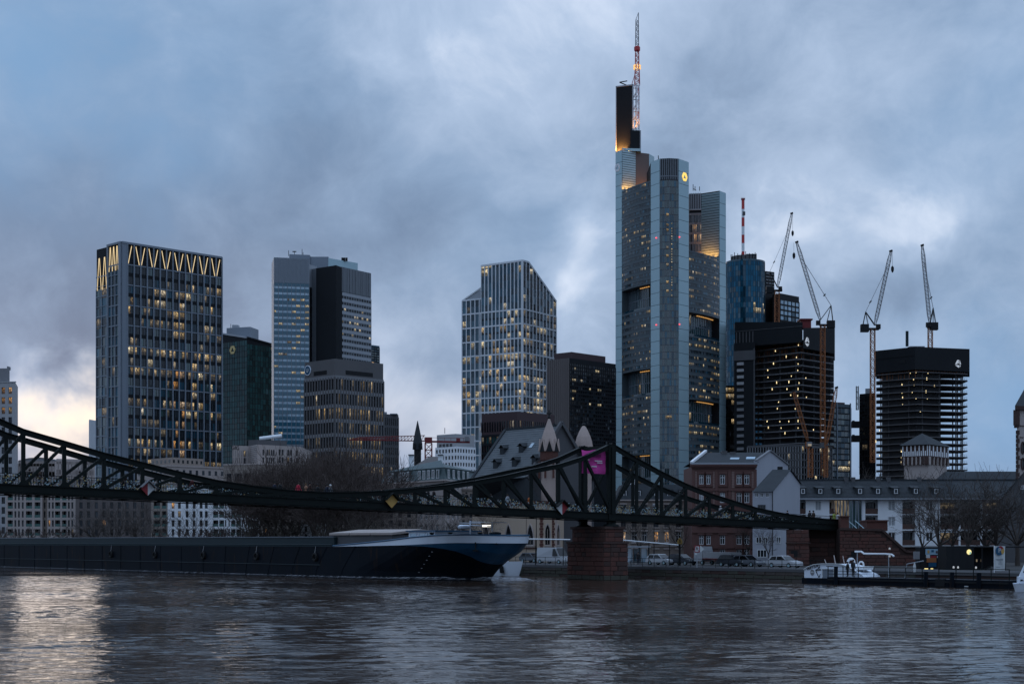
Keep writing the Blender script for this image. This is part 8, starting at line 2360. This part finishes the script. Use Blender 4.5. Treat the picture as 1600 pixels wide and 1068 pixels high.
# bus shelter
Ys=212
a,b=P2(979,Ys),P2(1013,Ys);t=thing('bus_shelter','glass bus shelter with a flat roof just right of the red stone pier','shelter',((a.x+b.x)/2,Ys,GZ));fr=Fr(a,b)
mb=MB();fr.box(mb,-.3,fr.L+.3,Z(855,Ys),Z(852.5,Ys),-1.8,.5);mb.build('roof',M['grey_metal'],t)
for k in range(4):
    mb=MB();s=fr.L*k/3;fr.box(mb,s-.04,s+.04,GZ,Z(855,Ys),-.04,.04);mb.build('post',M['frame_d'],t)
    if k<3:
        mb=MB();fr.box(mb,fr.L*k/3+.06,fr.L*(k+1)/3-.06,GZ+.25,Z(856.5,Ys),-1.5,-1.47);mb.build('glass_panel',M['g_sky']if k!=1 else M['g_blue'],t)
mb=MB();fr.box(mb,.5,2.1,GZ+.42,GZ+.48,-1.3,-.9);fr.box(mb,.6,.7,GZ,GZ+.42,-1.2,-1.0);fr.box(mb,1.9,2.0,GZ,GZ+.42,-1.2,-1.0);mb.build('bench',M['con_grey'],t)
person(1,(X(997,210),210,GZ),-1.2,DK,NV,(.01,.01,.01),'person in black standing at the bus shelter')
# yellow triangle sign, red board sign, poster column
def board_sign(name,label,px,Yq,ytop_pole,cat='sign'):
    t=thing(name,label,cat,(X(px,Yq),Yq,GZ));mb=MB();mb.tube([(X(px,Yq),Yq,GZ),W3(px,ytop_pole,Yq)],.07 if name!='warning_sign' else .13,7);mb.build('post',M['grey_metal']if name!='warning_sign' else M['black'],t);return t
Yq=200;t=board_sign('warning_sign','yellow pointed warning board on a black post in front of the quay houses',1062,Yq,846);f=Fr((X(1062,Yq)-1,Yq-.12),(X(1062,Yq)+1,Yq-.12))
mb=MB();zc_=Z(845,Yq);o=[f.p(1+x,zc_+z,.04)for x,z in((-.33,-.34),(.33,-.34),(.33,.05),(0,.50),(-.33,.05))];mb.face(o);mb.face([q+Vector((0,.06,0))for q in reversed(o)])
for i in range(5):mb.face([o[i],o[i]+Vector((0,.06,0)),o[(i+1)%5]+Vector((0,.06,0)),o[(i+1)%5]])
mb.build('board',M['sign_yellow'],t);mb=MB();mb.beam(f.p(1-.12,zc_-.15,.06),f.p(1,zc_+.22,.06),.05,.02,up=(0,-1,0));mb.beam(f.p(1+.12,zc_-.15,.06),f.p(1,zc_+.22,.06),.05,.02,up=(0,-1,0));mb.beam(f.p(1-.12,zc_-.15,.06),f.p(1.12,zc_-.15,.06),.05,.02,up=(0,-1,0));mb.build('symbol',M['black'],t)
p=ray_at(BANK0+BANKN*.1,BANKD,1089);Yq=p.y;t=board_sign('shipping_sign','red rimmed board with a black R and a white arrow plate at the quay edge',1089,Yq,853);t['group']='signs on the quay'
f=Fr((p.x-1,Yq-.12),(p.x+1,Yq-.12));zc_=Z(857,Yq)
mb=MB();f.box(mb,.68,1.32,zc_-.42,zc_+.42,-.04,.02);mb.build('board',M['sign_red'],t);mb=MB();f.box(mb,.77,1.23,zc_-.32,zc_+.32,.02,.03);mb.build('face',M['sign_white'],t)
text('letter','R',.62,M['black'],t,f.matrix(1.0,zc_,.035),.005)
mb=MB();mb.beam(f.p(.74,zc_+.36,.04),f.p(1.26,zc_-.36,.04),.05,.015,up=(0,-1,0));mb.build('bar',M['sign_red'],t)
mb=MB();o=[f.p(x,zc_+z,.02)for x,z in((1.36,-.42),(1.86,0),(1.36,.42))];mb.face(o);mb.face([q+Vector((0,.04,0))for q in reversed(o)]);mb.build('arrow_plate',M['sign_white'],t)
mb=MB();f.box(mb,.72,1.0,zc_-.72,zc_-.48,-.03,.02);mb.build('small_plate',M['sign_white'],t)
Yq=205;t=thing('poster_column','small white framed poster stand on the quay before the red house','poster stand',(X(1133.5,Yq),Yq,GZ));f=Fr((X(1128.5,Yq),Yq),(X(1138.5,Yq),Yq))
mb=MB();f.box(mb,0,f.L,GZ,Z(866,Yq),-.15,0);mb.build('frame',M['white_metal'],t);mb=MB();f.box(mb,.12,f.L-.12,GZ+.35,Z(867.5,Yq),0,.015);mb.build('poster',M['g_sky'],t);mb=MB();f.box(mb,.3,.5,GZ+.7,GZ+.9,.015,.02);mb.build('print_spot',M['sign_red'],t)
# thin white boom pipes above the quay on posts
for(px0,y0,px1,y1,Yq,lab,posts)in((822,841.5,891,842.5,205,'long thin white pipe rail left of the pier, before the church windows',(837,880)),(964,842.5,1060,851,203,'long thin white pipe rail sloping right of the pier to the yellow sign',(1014,1046))):
    a,b=W3(px0,y0,Yq),W3(px1,y1,Yq);t=thing('pipe_rail',lab,'rail',(a.x,Yq,GZ),'white pipe rails on the quay');mb=MB();mb.tube([a,b],.09,8);mb.build('pipe',M['white_metal'],t)
    for px in posts:
        f_=(px-px0)/(px1-px0);q=a.lerp(b,f_);mb=MB();mb.tube([(q.x,q.y,GZ),q],.055,6);mb.build('post',M['iron'],t)
mb=MB()
# lamp posts
for px,Yq,yt,lab in((838,214,800,'thin dark lamp post before the church wall'),(1022,222,792,'thin dark lamp post between the bus shelter and the white hatchback')):
    t=thing('lamp_post',lab,'lamp post',(X(px,Yq),Yq,GZ),'lamp posts on the quay');mb=MB();mb.tube([(X(px,Yq),Yq,GZ),W3(px,yt,Yq)],[.08,.05],7);mb.build('post',M['black'],t);mb=MB();h=W3(px,yt,Yq);mb.lathe((h.x,h.y),[(.06,h.z),(.22,h.z+.1),(.26,h.z+.35),(.08,h.z+.5)],8);mb.build('lantern',M['con_grey'],t)

# ---- small white boat moored behind the barge's bow
def boat_hull(t,f,L,beam_,z0,z1,rake,m,nm='hull'):
    """f maps (along, across, z) to a point"""
    mb=MB();st_=[0,.25,.5,.75,.9,1.0]
    def row(k,z):
        u=st_[k];w=beam_/2*(1-max(0,(u-.45)/.55)**2.2);zf=(z-z0)/(z1-z0);w*=.72+.28*zf;x=u*L+(rake*zf if u>.8 else 0)*((u-.8)/.2 if u>.8 else 0)-(.25*(1-zf)if u==0 else 0)*-1
        return x,w
    for sg in(-1,1):
        for k in range(5):
            for(za,zb_)in((z0,(z0+z1)/2),((z0+z1)/2,z1)):
                q=[]
                for(kk,z)in((k,za),(k+1,za),(k+1,zb_),(k,zb_)):x,w=row(kk,z);q.append(f(x,sg*w,z+(.18*st_[kk]if z==z1 else 0)))
                mb.face(q if sg<0 else q[::-1])
    top_=[f(row(k,z1)[0],-row(k,z1)[1],z1+.18*st_[k]-.05)for k in range(6)]+[f(row(k,z1)[0],row(k,z1)[1],z1+.18*st_[k]-.05)for k in range(5,-1,-1)]
    mb.face(top_);tr=[f(row(0,z0)[0],-row(0,z0)[1],z0),f(row(0,z1)[0],-row(0,z1)[1],z1),f(row(0,z1)[0],row(0,z1)[1],z1),f(row(0,z0)[0],row(0,z0)[1],z0)];mb.face(tr)
    return mb.build(nm,m,t)
p0=ray_at(BANK0-BANKN*2.2,BANKD,768)
def fb(x,y,z):q=p0+BANKD*x+BANKN*y;return Vector((q.x,q.y,z))
t=thing('motor_boat','small white motor boat moored at the quay just behind the bow of the barge','boat',(*p0,0),'small white boats')
boat_hull(t,fb,5.6,2.4,-.2,1.75,.9,M['hull_white']);mb=MB();a=fb(1.2,-.8,1.7);rail_loft(mb,[fb(.8,0,2.05),fb(2.6,0,2.05)],1.6,.75,BANKN);mb.build('cabin',M['hull_white'],t)
mb=MB();a,b=fb(3.1,-1.16,.35),fb(3.9,-1.13,.35);mb.hexa([a,b,b+Vector((.05,.08,0)),a+Vector((.05,.08,0)),a+Vector((-.1,-.02,.95)),b+Vector((-.1,-.02,.95)),b+Vector((-.05,.06,.95)),a+Vector((-.05,.06,.95))]);mb.build('fender',M['black'],t)

# ---- ice-cream boat and landing stage
P0=Vector((X(1256,168),168.0))
def fl(x,y,z):q=P0+BANKD*x+BANKN*y;return Vector((q.x,q.y,z))
fp_=Fr(P0,P0+BANKD*30)
def sx(px,lat=0.0):
    o=P0+BANKN*lat;q=ray_at(o,BANKD,px);return(q-o).dot(BANKD)
def zx(px,y):s=sx(px);return Z(y,(P0+BANKD*s).y)
t=thing('ice_cream_boat','white ice cream boat with a curved roof and dark lettering at the landing stage','boat',(*P0,0))
mb=MB();L_=sx(1350);rail_loft(mb,[fl(-.2,1.6,.12),fl(L_,1.6,.12)],3.4,1.0,BANKN);mb.build('hull',M['hull'],t)
prof=[(1256.5,903),(1256.5,889.5),(1262,885.5),(1272,881.8),(1284,880.5),(1300,880.5),(1312,881),(1322,884),(1330,888.5),(1338,893),(1346,897),(1349,900),(1349,903)]
o=[fl(sx(px),.02,zx(px,y))for px,y in prof];i_=[q+Vector((*(BANKN*3.1),0))for q in o]
mb=MB();mb.face(o[::-1]);mb.face(i_)
for k in range(len(o)):l=(k+1)%len(o);mb.face([o[k],o[l],i_[l],i_[k]])
mb.build('cabin',M['hull_white'],t)
mb=MB()
for k in range(1,9):
    mb.beam(o[k]+Vector((*(BANKN*-.06),.03)),o[k+1]+Vector((*(BANKN*-.06),.03)),.16,.1)
mb.build('roof_edge',M['sign_white'],t)
s0,s1=sx(1285.5),sx(1303);mb=MB();fp_.box(mb,s0,s1,zx(1290,902.5),zx(1290,888.5),-.1,.03);mb.build('serving_hatch',M['fin'],t)
mb=MB();fp_.box(mb,s0-.05,s1+.05,zx(1290,888.6),zx(1290,887.8),0,.10);fp_.box(mb,s0-.05,s0+.03,zx(1290,902.5),zx(1290,888),0,.07);fp_.box(mb,s1-.03,s1+.05,zx(1290,902.5),zx(1290,888),0,.07);mb.build('hatch_frame',M['sign_white'],t)
for k in range(11): # the words follow the curve of the roof
    ch='MAIN GELATO'[k]
    if ch==' ':continue
    f_=k/10;px=1263+16.5*f_;y=888.6-5.0*math.sin(f_*math.pi*.5);ang=R(34-26*f_)
    text('letter',ch,.40,M['black'],t,fp_.matrix(sx(px),zx(px,y),.03)@Matrix.Rotation(ang,4,'Z'),.004)
mb=MB();c=(sx(1269.3),zx(1269,893.5));pts=[fp_.p(c[0]+math.cos(R(a))*.27,c[1]+math.sin(R(a))*.33,.03)for a in range(0,360,24)];mb.face(pts);mb.build('emblem_disc',M['con_grey'],t)
mb=MB();fp_.box(mb,c[0]-.2,c[0]+.2,c[1]-.03,c[1]+.08,.032,.04);mb.build('emblem_band',M['sign_white'],t)
mb=MB();c=(sx(1278),zx(1278,893.5));
for(x0,z0,x1,z1)in((-.30,.25,.15,-.55),(.15,-.55,.35,-.18),(-.30,.25,.10,.42),(.10,.42,.42,.28),(.42,.28,-.30,.20),(.05,.40,.28,.62)):mb.beam(fp_.p(c[0]+x0,c[1]+z0,.04),fp_.p(c[0]+x1,c[1]+z1,.04),.07,.015,up=(fp_.n.x,fp_.n.y,0))
mb.build('drawn_figure',M['black'],t)
mb=MB();fp_.box(mb,sx(1291),sx(1302),zx(1296,884.2),zx(1296,883.2),.0,.03);mb.build('small_print',M['con_grey'],t)
for px,y0,y1 in((1278.5,880.5,873.5),(1293,880.5,867),(1307,880.5,868)):
    mb=MB();mb.tube([fl(sx(px),1.4,zx(px,y0)),fl(sx(px)-.22,1.4,zx(px,y1))],.05,6);mb.build('pole',M['beige'],t)
for px,y,r in((1319,880,.42),(1335,883,.30)):
    mb=MB();c=fl(sx(px),1.2,zx(px,y));pts=[c+Vector((*(BANKD*(math.cos(R(a))*r)),math.sin(R(a))*r+.1))for a in range(180,-1,-20)];pts=[c+Vector((*(BANKD*-r),-.1 if r<.4 else 0))]+pts+[c+Vector((*(BANKD*r),-.9))];mb.tube(pts,.13 if r>.4 else .09,8);mb.build('cowl_vent',M['white_metal'],t)
mb=MB();rail_loft(mb,[fl(sx(1322),1.5,zx(1330,887.0)),fl(sx(1344),1.5,zx(1330,887.0))],1.8,.35,BANKN);mb.build('roof_hatch',M['white_metal'],t)

st_=thing('landing_stage','long dark floating landing stage with square framed railings at the right bank','pontoon',(*fl(14,1.5,0).xy,0))
LS=sx(1580,-1.0);s_a=sx(1306)
mb=MB();rail_loft(mb,[fl(s_a,.6,.25),fl(LS,.6,.25)],4.2,1.1,BANKN);mb.build('pontoon',M['hull'],st_)
mb=MB();rail_loft(mb,[fl(s_a,-1.53,.55),fl(LS,-1.53,.55)],.12,.18,BANKN);mb.build('fender_strip',M['black'],st_)
zd=.82
n=int((LS-s_a)/1.9)
for k in range(n+1):
    s=s_a+(LS-s_a)*k/n
    mb=MB();mb.beam(fl(s,-1.35,zd),fl(s,-1.35,zd+1.1),.08);mb.build('post',M['iron'],st_)
    if k<n:
        e=s_a+(LS-s_a)*(k+1)/n
        for z in(1.08,.62,.3):
            mb=MB();mb.beam(fl(s,-1.35,zd+z),fl(e,-1.35,zd+z),.05);mb.build('rail',M['iron'],st_)
for px in(1306.5,1447,1488,1530):
    s=sx(px,-1.6);mb=MB();mb.box(fl(s,-1.65,0).x-.18,fl(s,-1.65,0).x+.18,fl(s,-1.65,0).y-.18,fl(s,-1.65,0).y+.18,-.4,1.95 if px<1400 else 1.55);mb.build('mooring_post',M['hull'],st_)
mb=MB();s=sx(1461,-1.5);fp2=Fr(P0-BANKN*1.56,P0-BANKN*1.56+BANKD*40);fp2.box(mb,sx(1461,-1.56),sx(1476,-1.56),.1,.85,-.3,.02);mb.build('boarding_gap',M['black'],st_)
for px in(1490,1497,1525):
    mb=MB();p=fl(sx(px,-1.35),-1.35,zd+1.2);mb.lathe((p.x,p.y),[(.07,p.z-.1),(.1,p.z),(.05,p.z+.12)],7);mb.build('post_lamp',lamp_mat('small_white_lamp',(.95,.97,1),.25),st_)
mb=MB();fp2.box(mb,sx(1507,-1.56),sx(1513,-1.56),.12,.22,0,.03);mb.build('name_plate',M['sign_white'],st_)
GB='people on the landing stage'
person(1,tuple(fl(sx(1324.5,-.6),-.6,zd)),math.pi*.75,DK,NV,(.01,.01,.01),'shorter dark figure on the landing stage beside the ice cream boat',GB,.92)
person(1,tuple(fl(sx(1333,-.6),-.6,zd)),-1.0,(.03,.03,.035),DK,(.02,.012,.01),'taller dark figure on the landing stage beside the ice cream boat',GB,1.06)
# white goal-shaped lamp frame
t=thing('lamp_gantry','white crooked pipe gantry on two thin posts over the landing stage','gantry',(*fl(sx(1366),1.8,0).xy,0));
za,zb_=zx(1366,861.5),zx(1366,865)
pts=[fl(sx(1336,1.8),1.8,za),fl(sx(1346,1.8),1.8,za),fl(sx(1350,1.8),1.8,za-.22),fl(sx(1382,1.8),1.8,zb_),fl(sx(1393,1.8),1.8,zb_-.05),fl(sx(1397,1.8),1.8,zb_-.25)]
mb=MB();mb.tube(pts,.10,8);mb.build('pipe',M['white_metal'],t)
for px,z in((1339.5,za),(1388.5,zb_)):
    mb=MB();mb.tube([fl(sx(px,1.8),1.8,zd),fl(sx(px,1.8),1.8,z)],.05,6);mb.build('post',M['grey_metal'],t)
for z in(2.2,3.0):
    mb=MB();p=fl(sx(1390,1.7),1.7,zd+z);mb.lathe((p.x,p.y),[(.08,p.z-.1),(.12,p.z),(.05,p.z+.12)],7);mb.build('small_lamp',lamp_mat('dim_white_lamp',(.9,.95,1),.15),t)
t=thing('lamp_gantry','bent grey pipe arm rising from the landing stage by the poster kiosk','gantry',(*fl(sx(1418),1.4,0).xy,0));mb=MB();mb.tube([fl(sx(1414,1.4),1.4,zd),fl(sx(1417,1.4),1.4,zx(1417,881)),fl(sx(1443,1.4),1.4,zx(1443,876))],.055,6);mb.build('pipe',M['grey_metal'],t)
mb=MB();p=fl(sx(1429,1.4),1.4,zx(1429,886));mb.lathe((p.x,p.y),[(.12,p.z-.5),(.16,p.z),(.06,p.z+.5)],7);mb.build('hanging_buoy',M['sign_white'],t)
# poster kiosk with lit counter
Yk=178;a,b=P2(1438,Yk),P2(1477,Yk);t=thing('poster_kiosk','dark kiosk with colourful posters and a glowing yellow counter edge','kiosk',((a.x+b.x)/2,Yk+1,GZ));f=Fr(a,b);kx=lambda px:X(px,Yk)-a.x
mb=MB();f.box(mb,0,f.L,GZ-.2,Z(854,Yk),-2.2,-.3);mb.build('back_wall',M['black'],t)
for(x0,x1,y0,y1,m_)in((1447,1467,857,866,'g_sky'),(1448,1454,866,871,'sign_white'),(1455,1464,867.5,871,'sign_red'),(1449,1464,871,878,'rust'),(1452,1464,878.5,885,'hull_blue'),(1465,1471,868,871,'con'),(1475.2,1477,867,886,'sign_white')):
    mb=MB();f.box(mb,kx(x0),kx(x1),Z(y1,Yk),Z(y0,Yk),-.3,-.24);mb.build('poster',M[m_],t)
    if m_=='g_sky':
        for(c0,c1,d0,d1,mm)in((1450,1453,859,864,'sign_yellow'),(1456,1460,858.5,862,'hull_blue'),(1463,1466,860,864,'maroon')):
            mb=MB();f.box(mb,kx(c0),kx(c1),Z(d1,Yk),Z(d0,Yk),-.24,-.22);mb.build('poster_figure',M[mm],t)
mb=MB();f.box(mb,kx(1447),kx(1469),Z(896,Yk),Z(886.5,Yk),-.2,.25);mb.build('counter',M['black'],t)
for(x0,x1,y)in((1445,1468,894.3),(1443.5,1449,887.8),(1453,1457,887.8)):
    mb=MB();f.box(mb,kx(x0),kx(x1),Z(y+.9,Yk),Z(y-.5,Yk),.26,.30);mb.build('counter_light',lamp_mat('yellow_counter_light',(1,.80,.30),1.5),t)
mb=MB();f.box(mb,kx(1429),kx(1437.5),Z(873,Yk),Z(861,Yk),-.6,-.1);mb.build('meter_box',M['con_grey'],t)
# black pavilion
Yk=172;t=thing('pavilion','plain black box pavilion with a small lit yellow and green round sign','pavilion',(X(1520,Yk),Yk+2,GZ));a,b=P2(1478.5,Yk),P2(1522,Yk);f=Fr(a,b)
mb=MB();f.box(mb,0,f.L,.6,Z(852.5,Yk),-3.4,0);mb.build('closed_box',M['black'],t);mb=MB()
for k in range(1,4):f.box(mb,f.L*k/4-.02,f.L*k/4+.02,.6,Z(853,Yk),0,.015)
mb.build('panel_joint',M['dark_panel'],t)
b2=P2(1572,Yk);f2=Fr(b,b2);mb=MB();f2.box(mb,0,f2.L+2.4,Z(855,Yk),Z(852.8,Yk),-3.4,.15);mb.build('canopy',M['black'],t);mb=MB();f2.box(mb,0,f2.L,.6,Z(855,Yk),-3.4,-2.6);mb.build('rear_wall',M['dark_panel'],t)
for x in(.25,.98):
    mb=MB();f2.box(mb,f2.L*x-.06,f2.L*x+.06,.6,Z(855,Yk),-.1,.02);mb.build('canopy_post',M['black'],t)
for px in(1536,1543):
    mb=MB();f2.box(mb,X(px,Yk)-b.x,X(px+2,Yk)-b.x,Z(877.5,Yk),Z(873.5,Yk),-2.6,-2.55);mb.build('wall_lamp',M['l_dim'],t)
mb=MB();c=(X(1514,Yk)-a.x,Z(861.7,Yk));n=20
ring=[f.p(c[0]+math.cos(2*math.pi*k/n)*.27,c[1]+math.sin(2*math.pi*k/n)*.29,.05)for k in range(n)];mb.face(ring);sg=mb.build('round_sign',lamp_mat('yellow_sign_light',(1.0,.82,.28),.75),t)
mb=MB();mb.face([f.p(c[0]+x,c[1]+z,.06)for x,z in((.02,-.27),(.17,-.21),(.24,-.06),(.12,.04),(.06,-.08))]);mb.build('sign_patch',lamp_mat('green_sign_light',(.10,.55,.48),.5),sg)
for k in range(6):
    mb=MB();s=X(1526,Yk)-b.x+k*.35;f2.box(mb,s,s+.34,.7+k*.0,.9+k*.17,-2.0,-.5);mb.build('step',M['con_dark'],t)
for(x0,y0,x1,y1)in((1513,896,1528,884),(1521,896,1537,884.5),(1530,897,1546,885)):
    mb=MB();mb.beam(W3(x0,y0,Yk-.6),W3(x1,y1,Yk-.6),.06);mb.beam(W3(x0,y0+3,Yk-.6),W3(x1,y1+3,Yk-.6),.05);mb.build('stair_rail',M['iron'],t)
# white flag banner
Yk=156;t=thing('flag_banner','tall white flag banner on a pole with a blue, red and yellow round emblem','flag',(X(1553.5,Yk),Yk,.8));f=Fr(P2(1553.5,Yk),P2(1571,Yk));mb=MB();mb.tube([f.p(0,.8),f.p(0,Z(851.5,Yk))],.04,7);mb.build('pole',M['white_metal'],t)
mb=MB();nx,nz=6,10;zt_,zb_=Z(852.5,Yk),Z(891,Yk)
wv_=lambda i,j:f.p(.05+i/nx*(1.02+.06*j/nz),zb_+(zt_-zb_)*j/nz,.05*math.sin(i*1.1+j*.5))
for i in range(nx):
    for j in range(nz):mb.face([wv_(i,j),wv_(i+1,j),wv_(i+1,j+1),wv_(i,j+1)])
mb.build('cloth',M['sign_white'],t,smooth=True)
def disc_on(m_,cx,cz,rx,rz,d,a0=0,a1=360):
    mb=MB();pts=[f.p(cx+math.cos(R(a0+(a1-a0)*k/20))*rx,cz+math.sin(R(a0+(a1-a0)*k/20))*rz,d)for k in range(21 if a1-a0<360 else 20)]
    if a1-a0<360:pts.append(f.p(cx,cz,d))
    mb.face(pts);return mb.build('emblem',M[m_],t)
cz=Z(860,Yk);disc_on('hull_blue',.50,cz,.40,.46,.075);disc_on('sign_red',.62,cz+.08,.34,.40,.08,20,120);disc_on('sign_yellow',.64,cz-.02,.36,.36,.085,-70,50)
text('letter','P',.62,M['sign_white'],t,f.matrix(.53,cz+.02,.095),.004)
for(y,s0,s1)in((872.5,.15,.9),(874,.2,.85),(877,.5,.7),(880,.4,.8),(885,.2,.6),(888.5,.1,.9)):
    mb=MB();f.box(mb,s0,s1,Z(y+.5,Yk),Z(y-.3,Yk),.066,.075);mb.build('print_line',M['fin'],t)
# white day boat at the right edge
Yk=141
p0=P2(1583.5,Yk)
def fb(x,y,z):q=p0+Vector((1,-.25)).normalized()*x+Vector((.25,1)).normalized()*y;return Vector((q.x,q.y,z))
t=thing('motor_boat','white day boat with a raised cabin cut by the right edge of the view','boat',(p0.x,p0.y,0),'small white boats')
boat_hull(t,lambda x,y,z:fb(7-x,y,z)if False else fb(x,y,z),7.0,2.4,-.2,.75,.5,M['hull_white'])
mb=MB();rail_loft(mb,[fb(.4,0,.72),fb(6.6,0,.72)],2.3,.12,Vector((.25,1)).normalized());mb.build('gunwale',M['fin'],t)
mb=MB();rail_loft(mb,[fb(.35,0,1.05),fb(4.5,0,1.05)],1.7,.6,Vector((.25,1)).normalized());mb.build('cabin',M['hull_white'],t)
for k in range(4):
    mb=MB();a,b=fb(.55+k*.3,-.87,1.05),fb(.75+k*.3,-.87,1.05);mb.beam(a,b,.05,.14);mb.build('window',M['g_black'],t)
mb=MB();q=[fb(.5,-.8,1.35),fb(.5,.8,1.35),fb(4.2,.8,1.35),fb(4.2,-.8,1.35)];e=[fb(1.0,-.7,2.5),fb(1.0,.7,2.5),fb(4.0,.7,2.5),fb(4.0,-.7,2.5)];mb.hexa(q+e);mb.build('wheelhouse',M['hull_white'],t)
mb=MB();mb.face([fb(.93,-.55,1.6),fb(.70,-.55,1.6),fb(.95,-.55,2.3)]);mb.face([fb(.78,-.78,1.75),fb(1.8,-.79,1.75),fb(1.8,-.74,2.3),fb(1.0,-.74,2.3)]);mb.build('wheelhouse_window',M['g_black'],t)
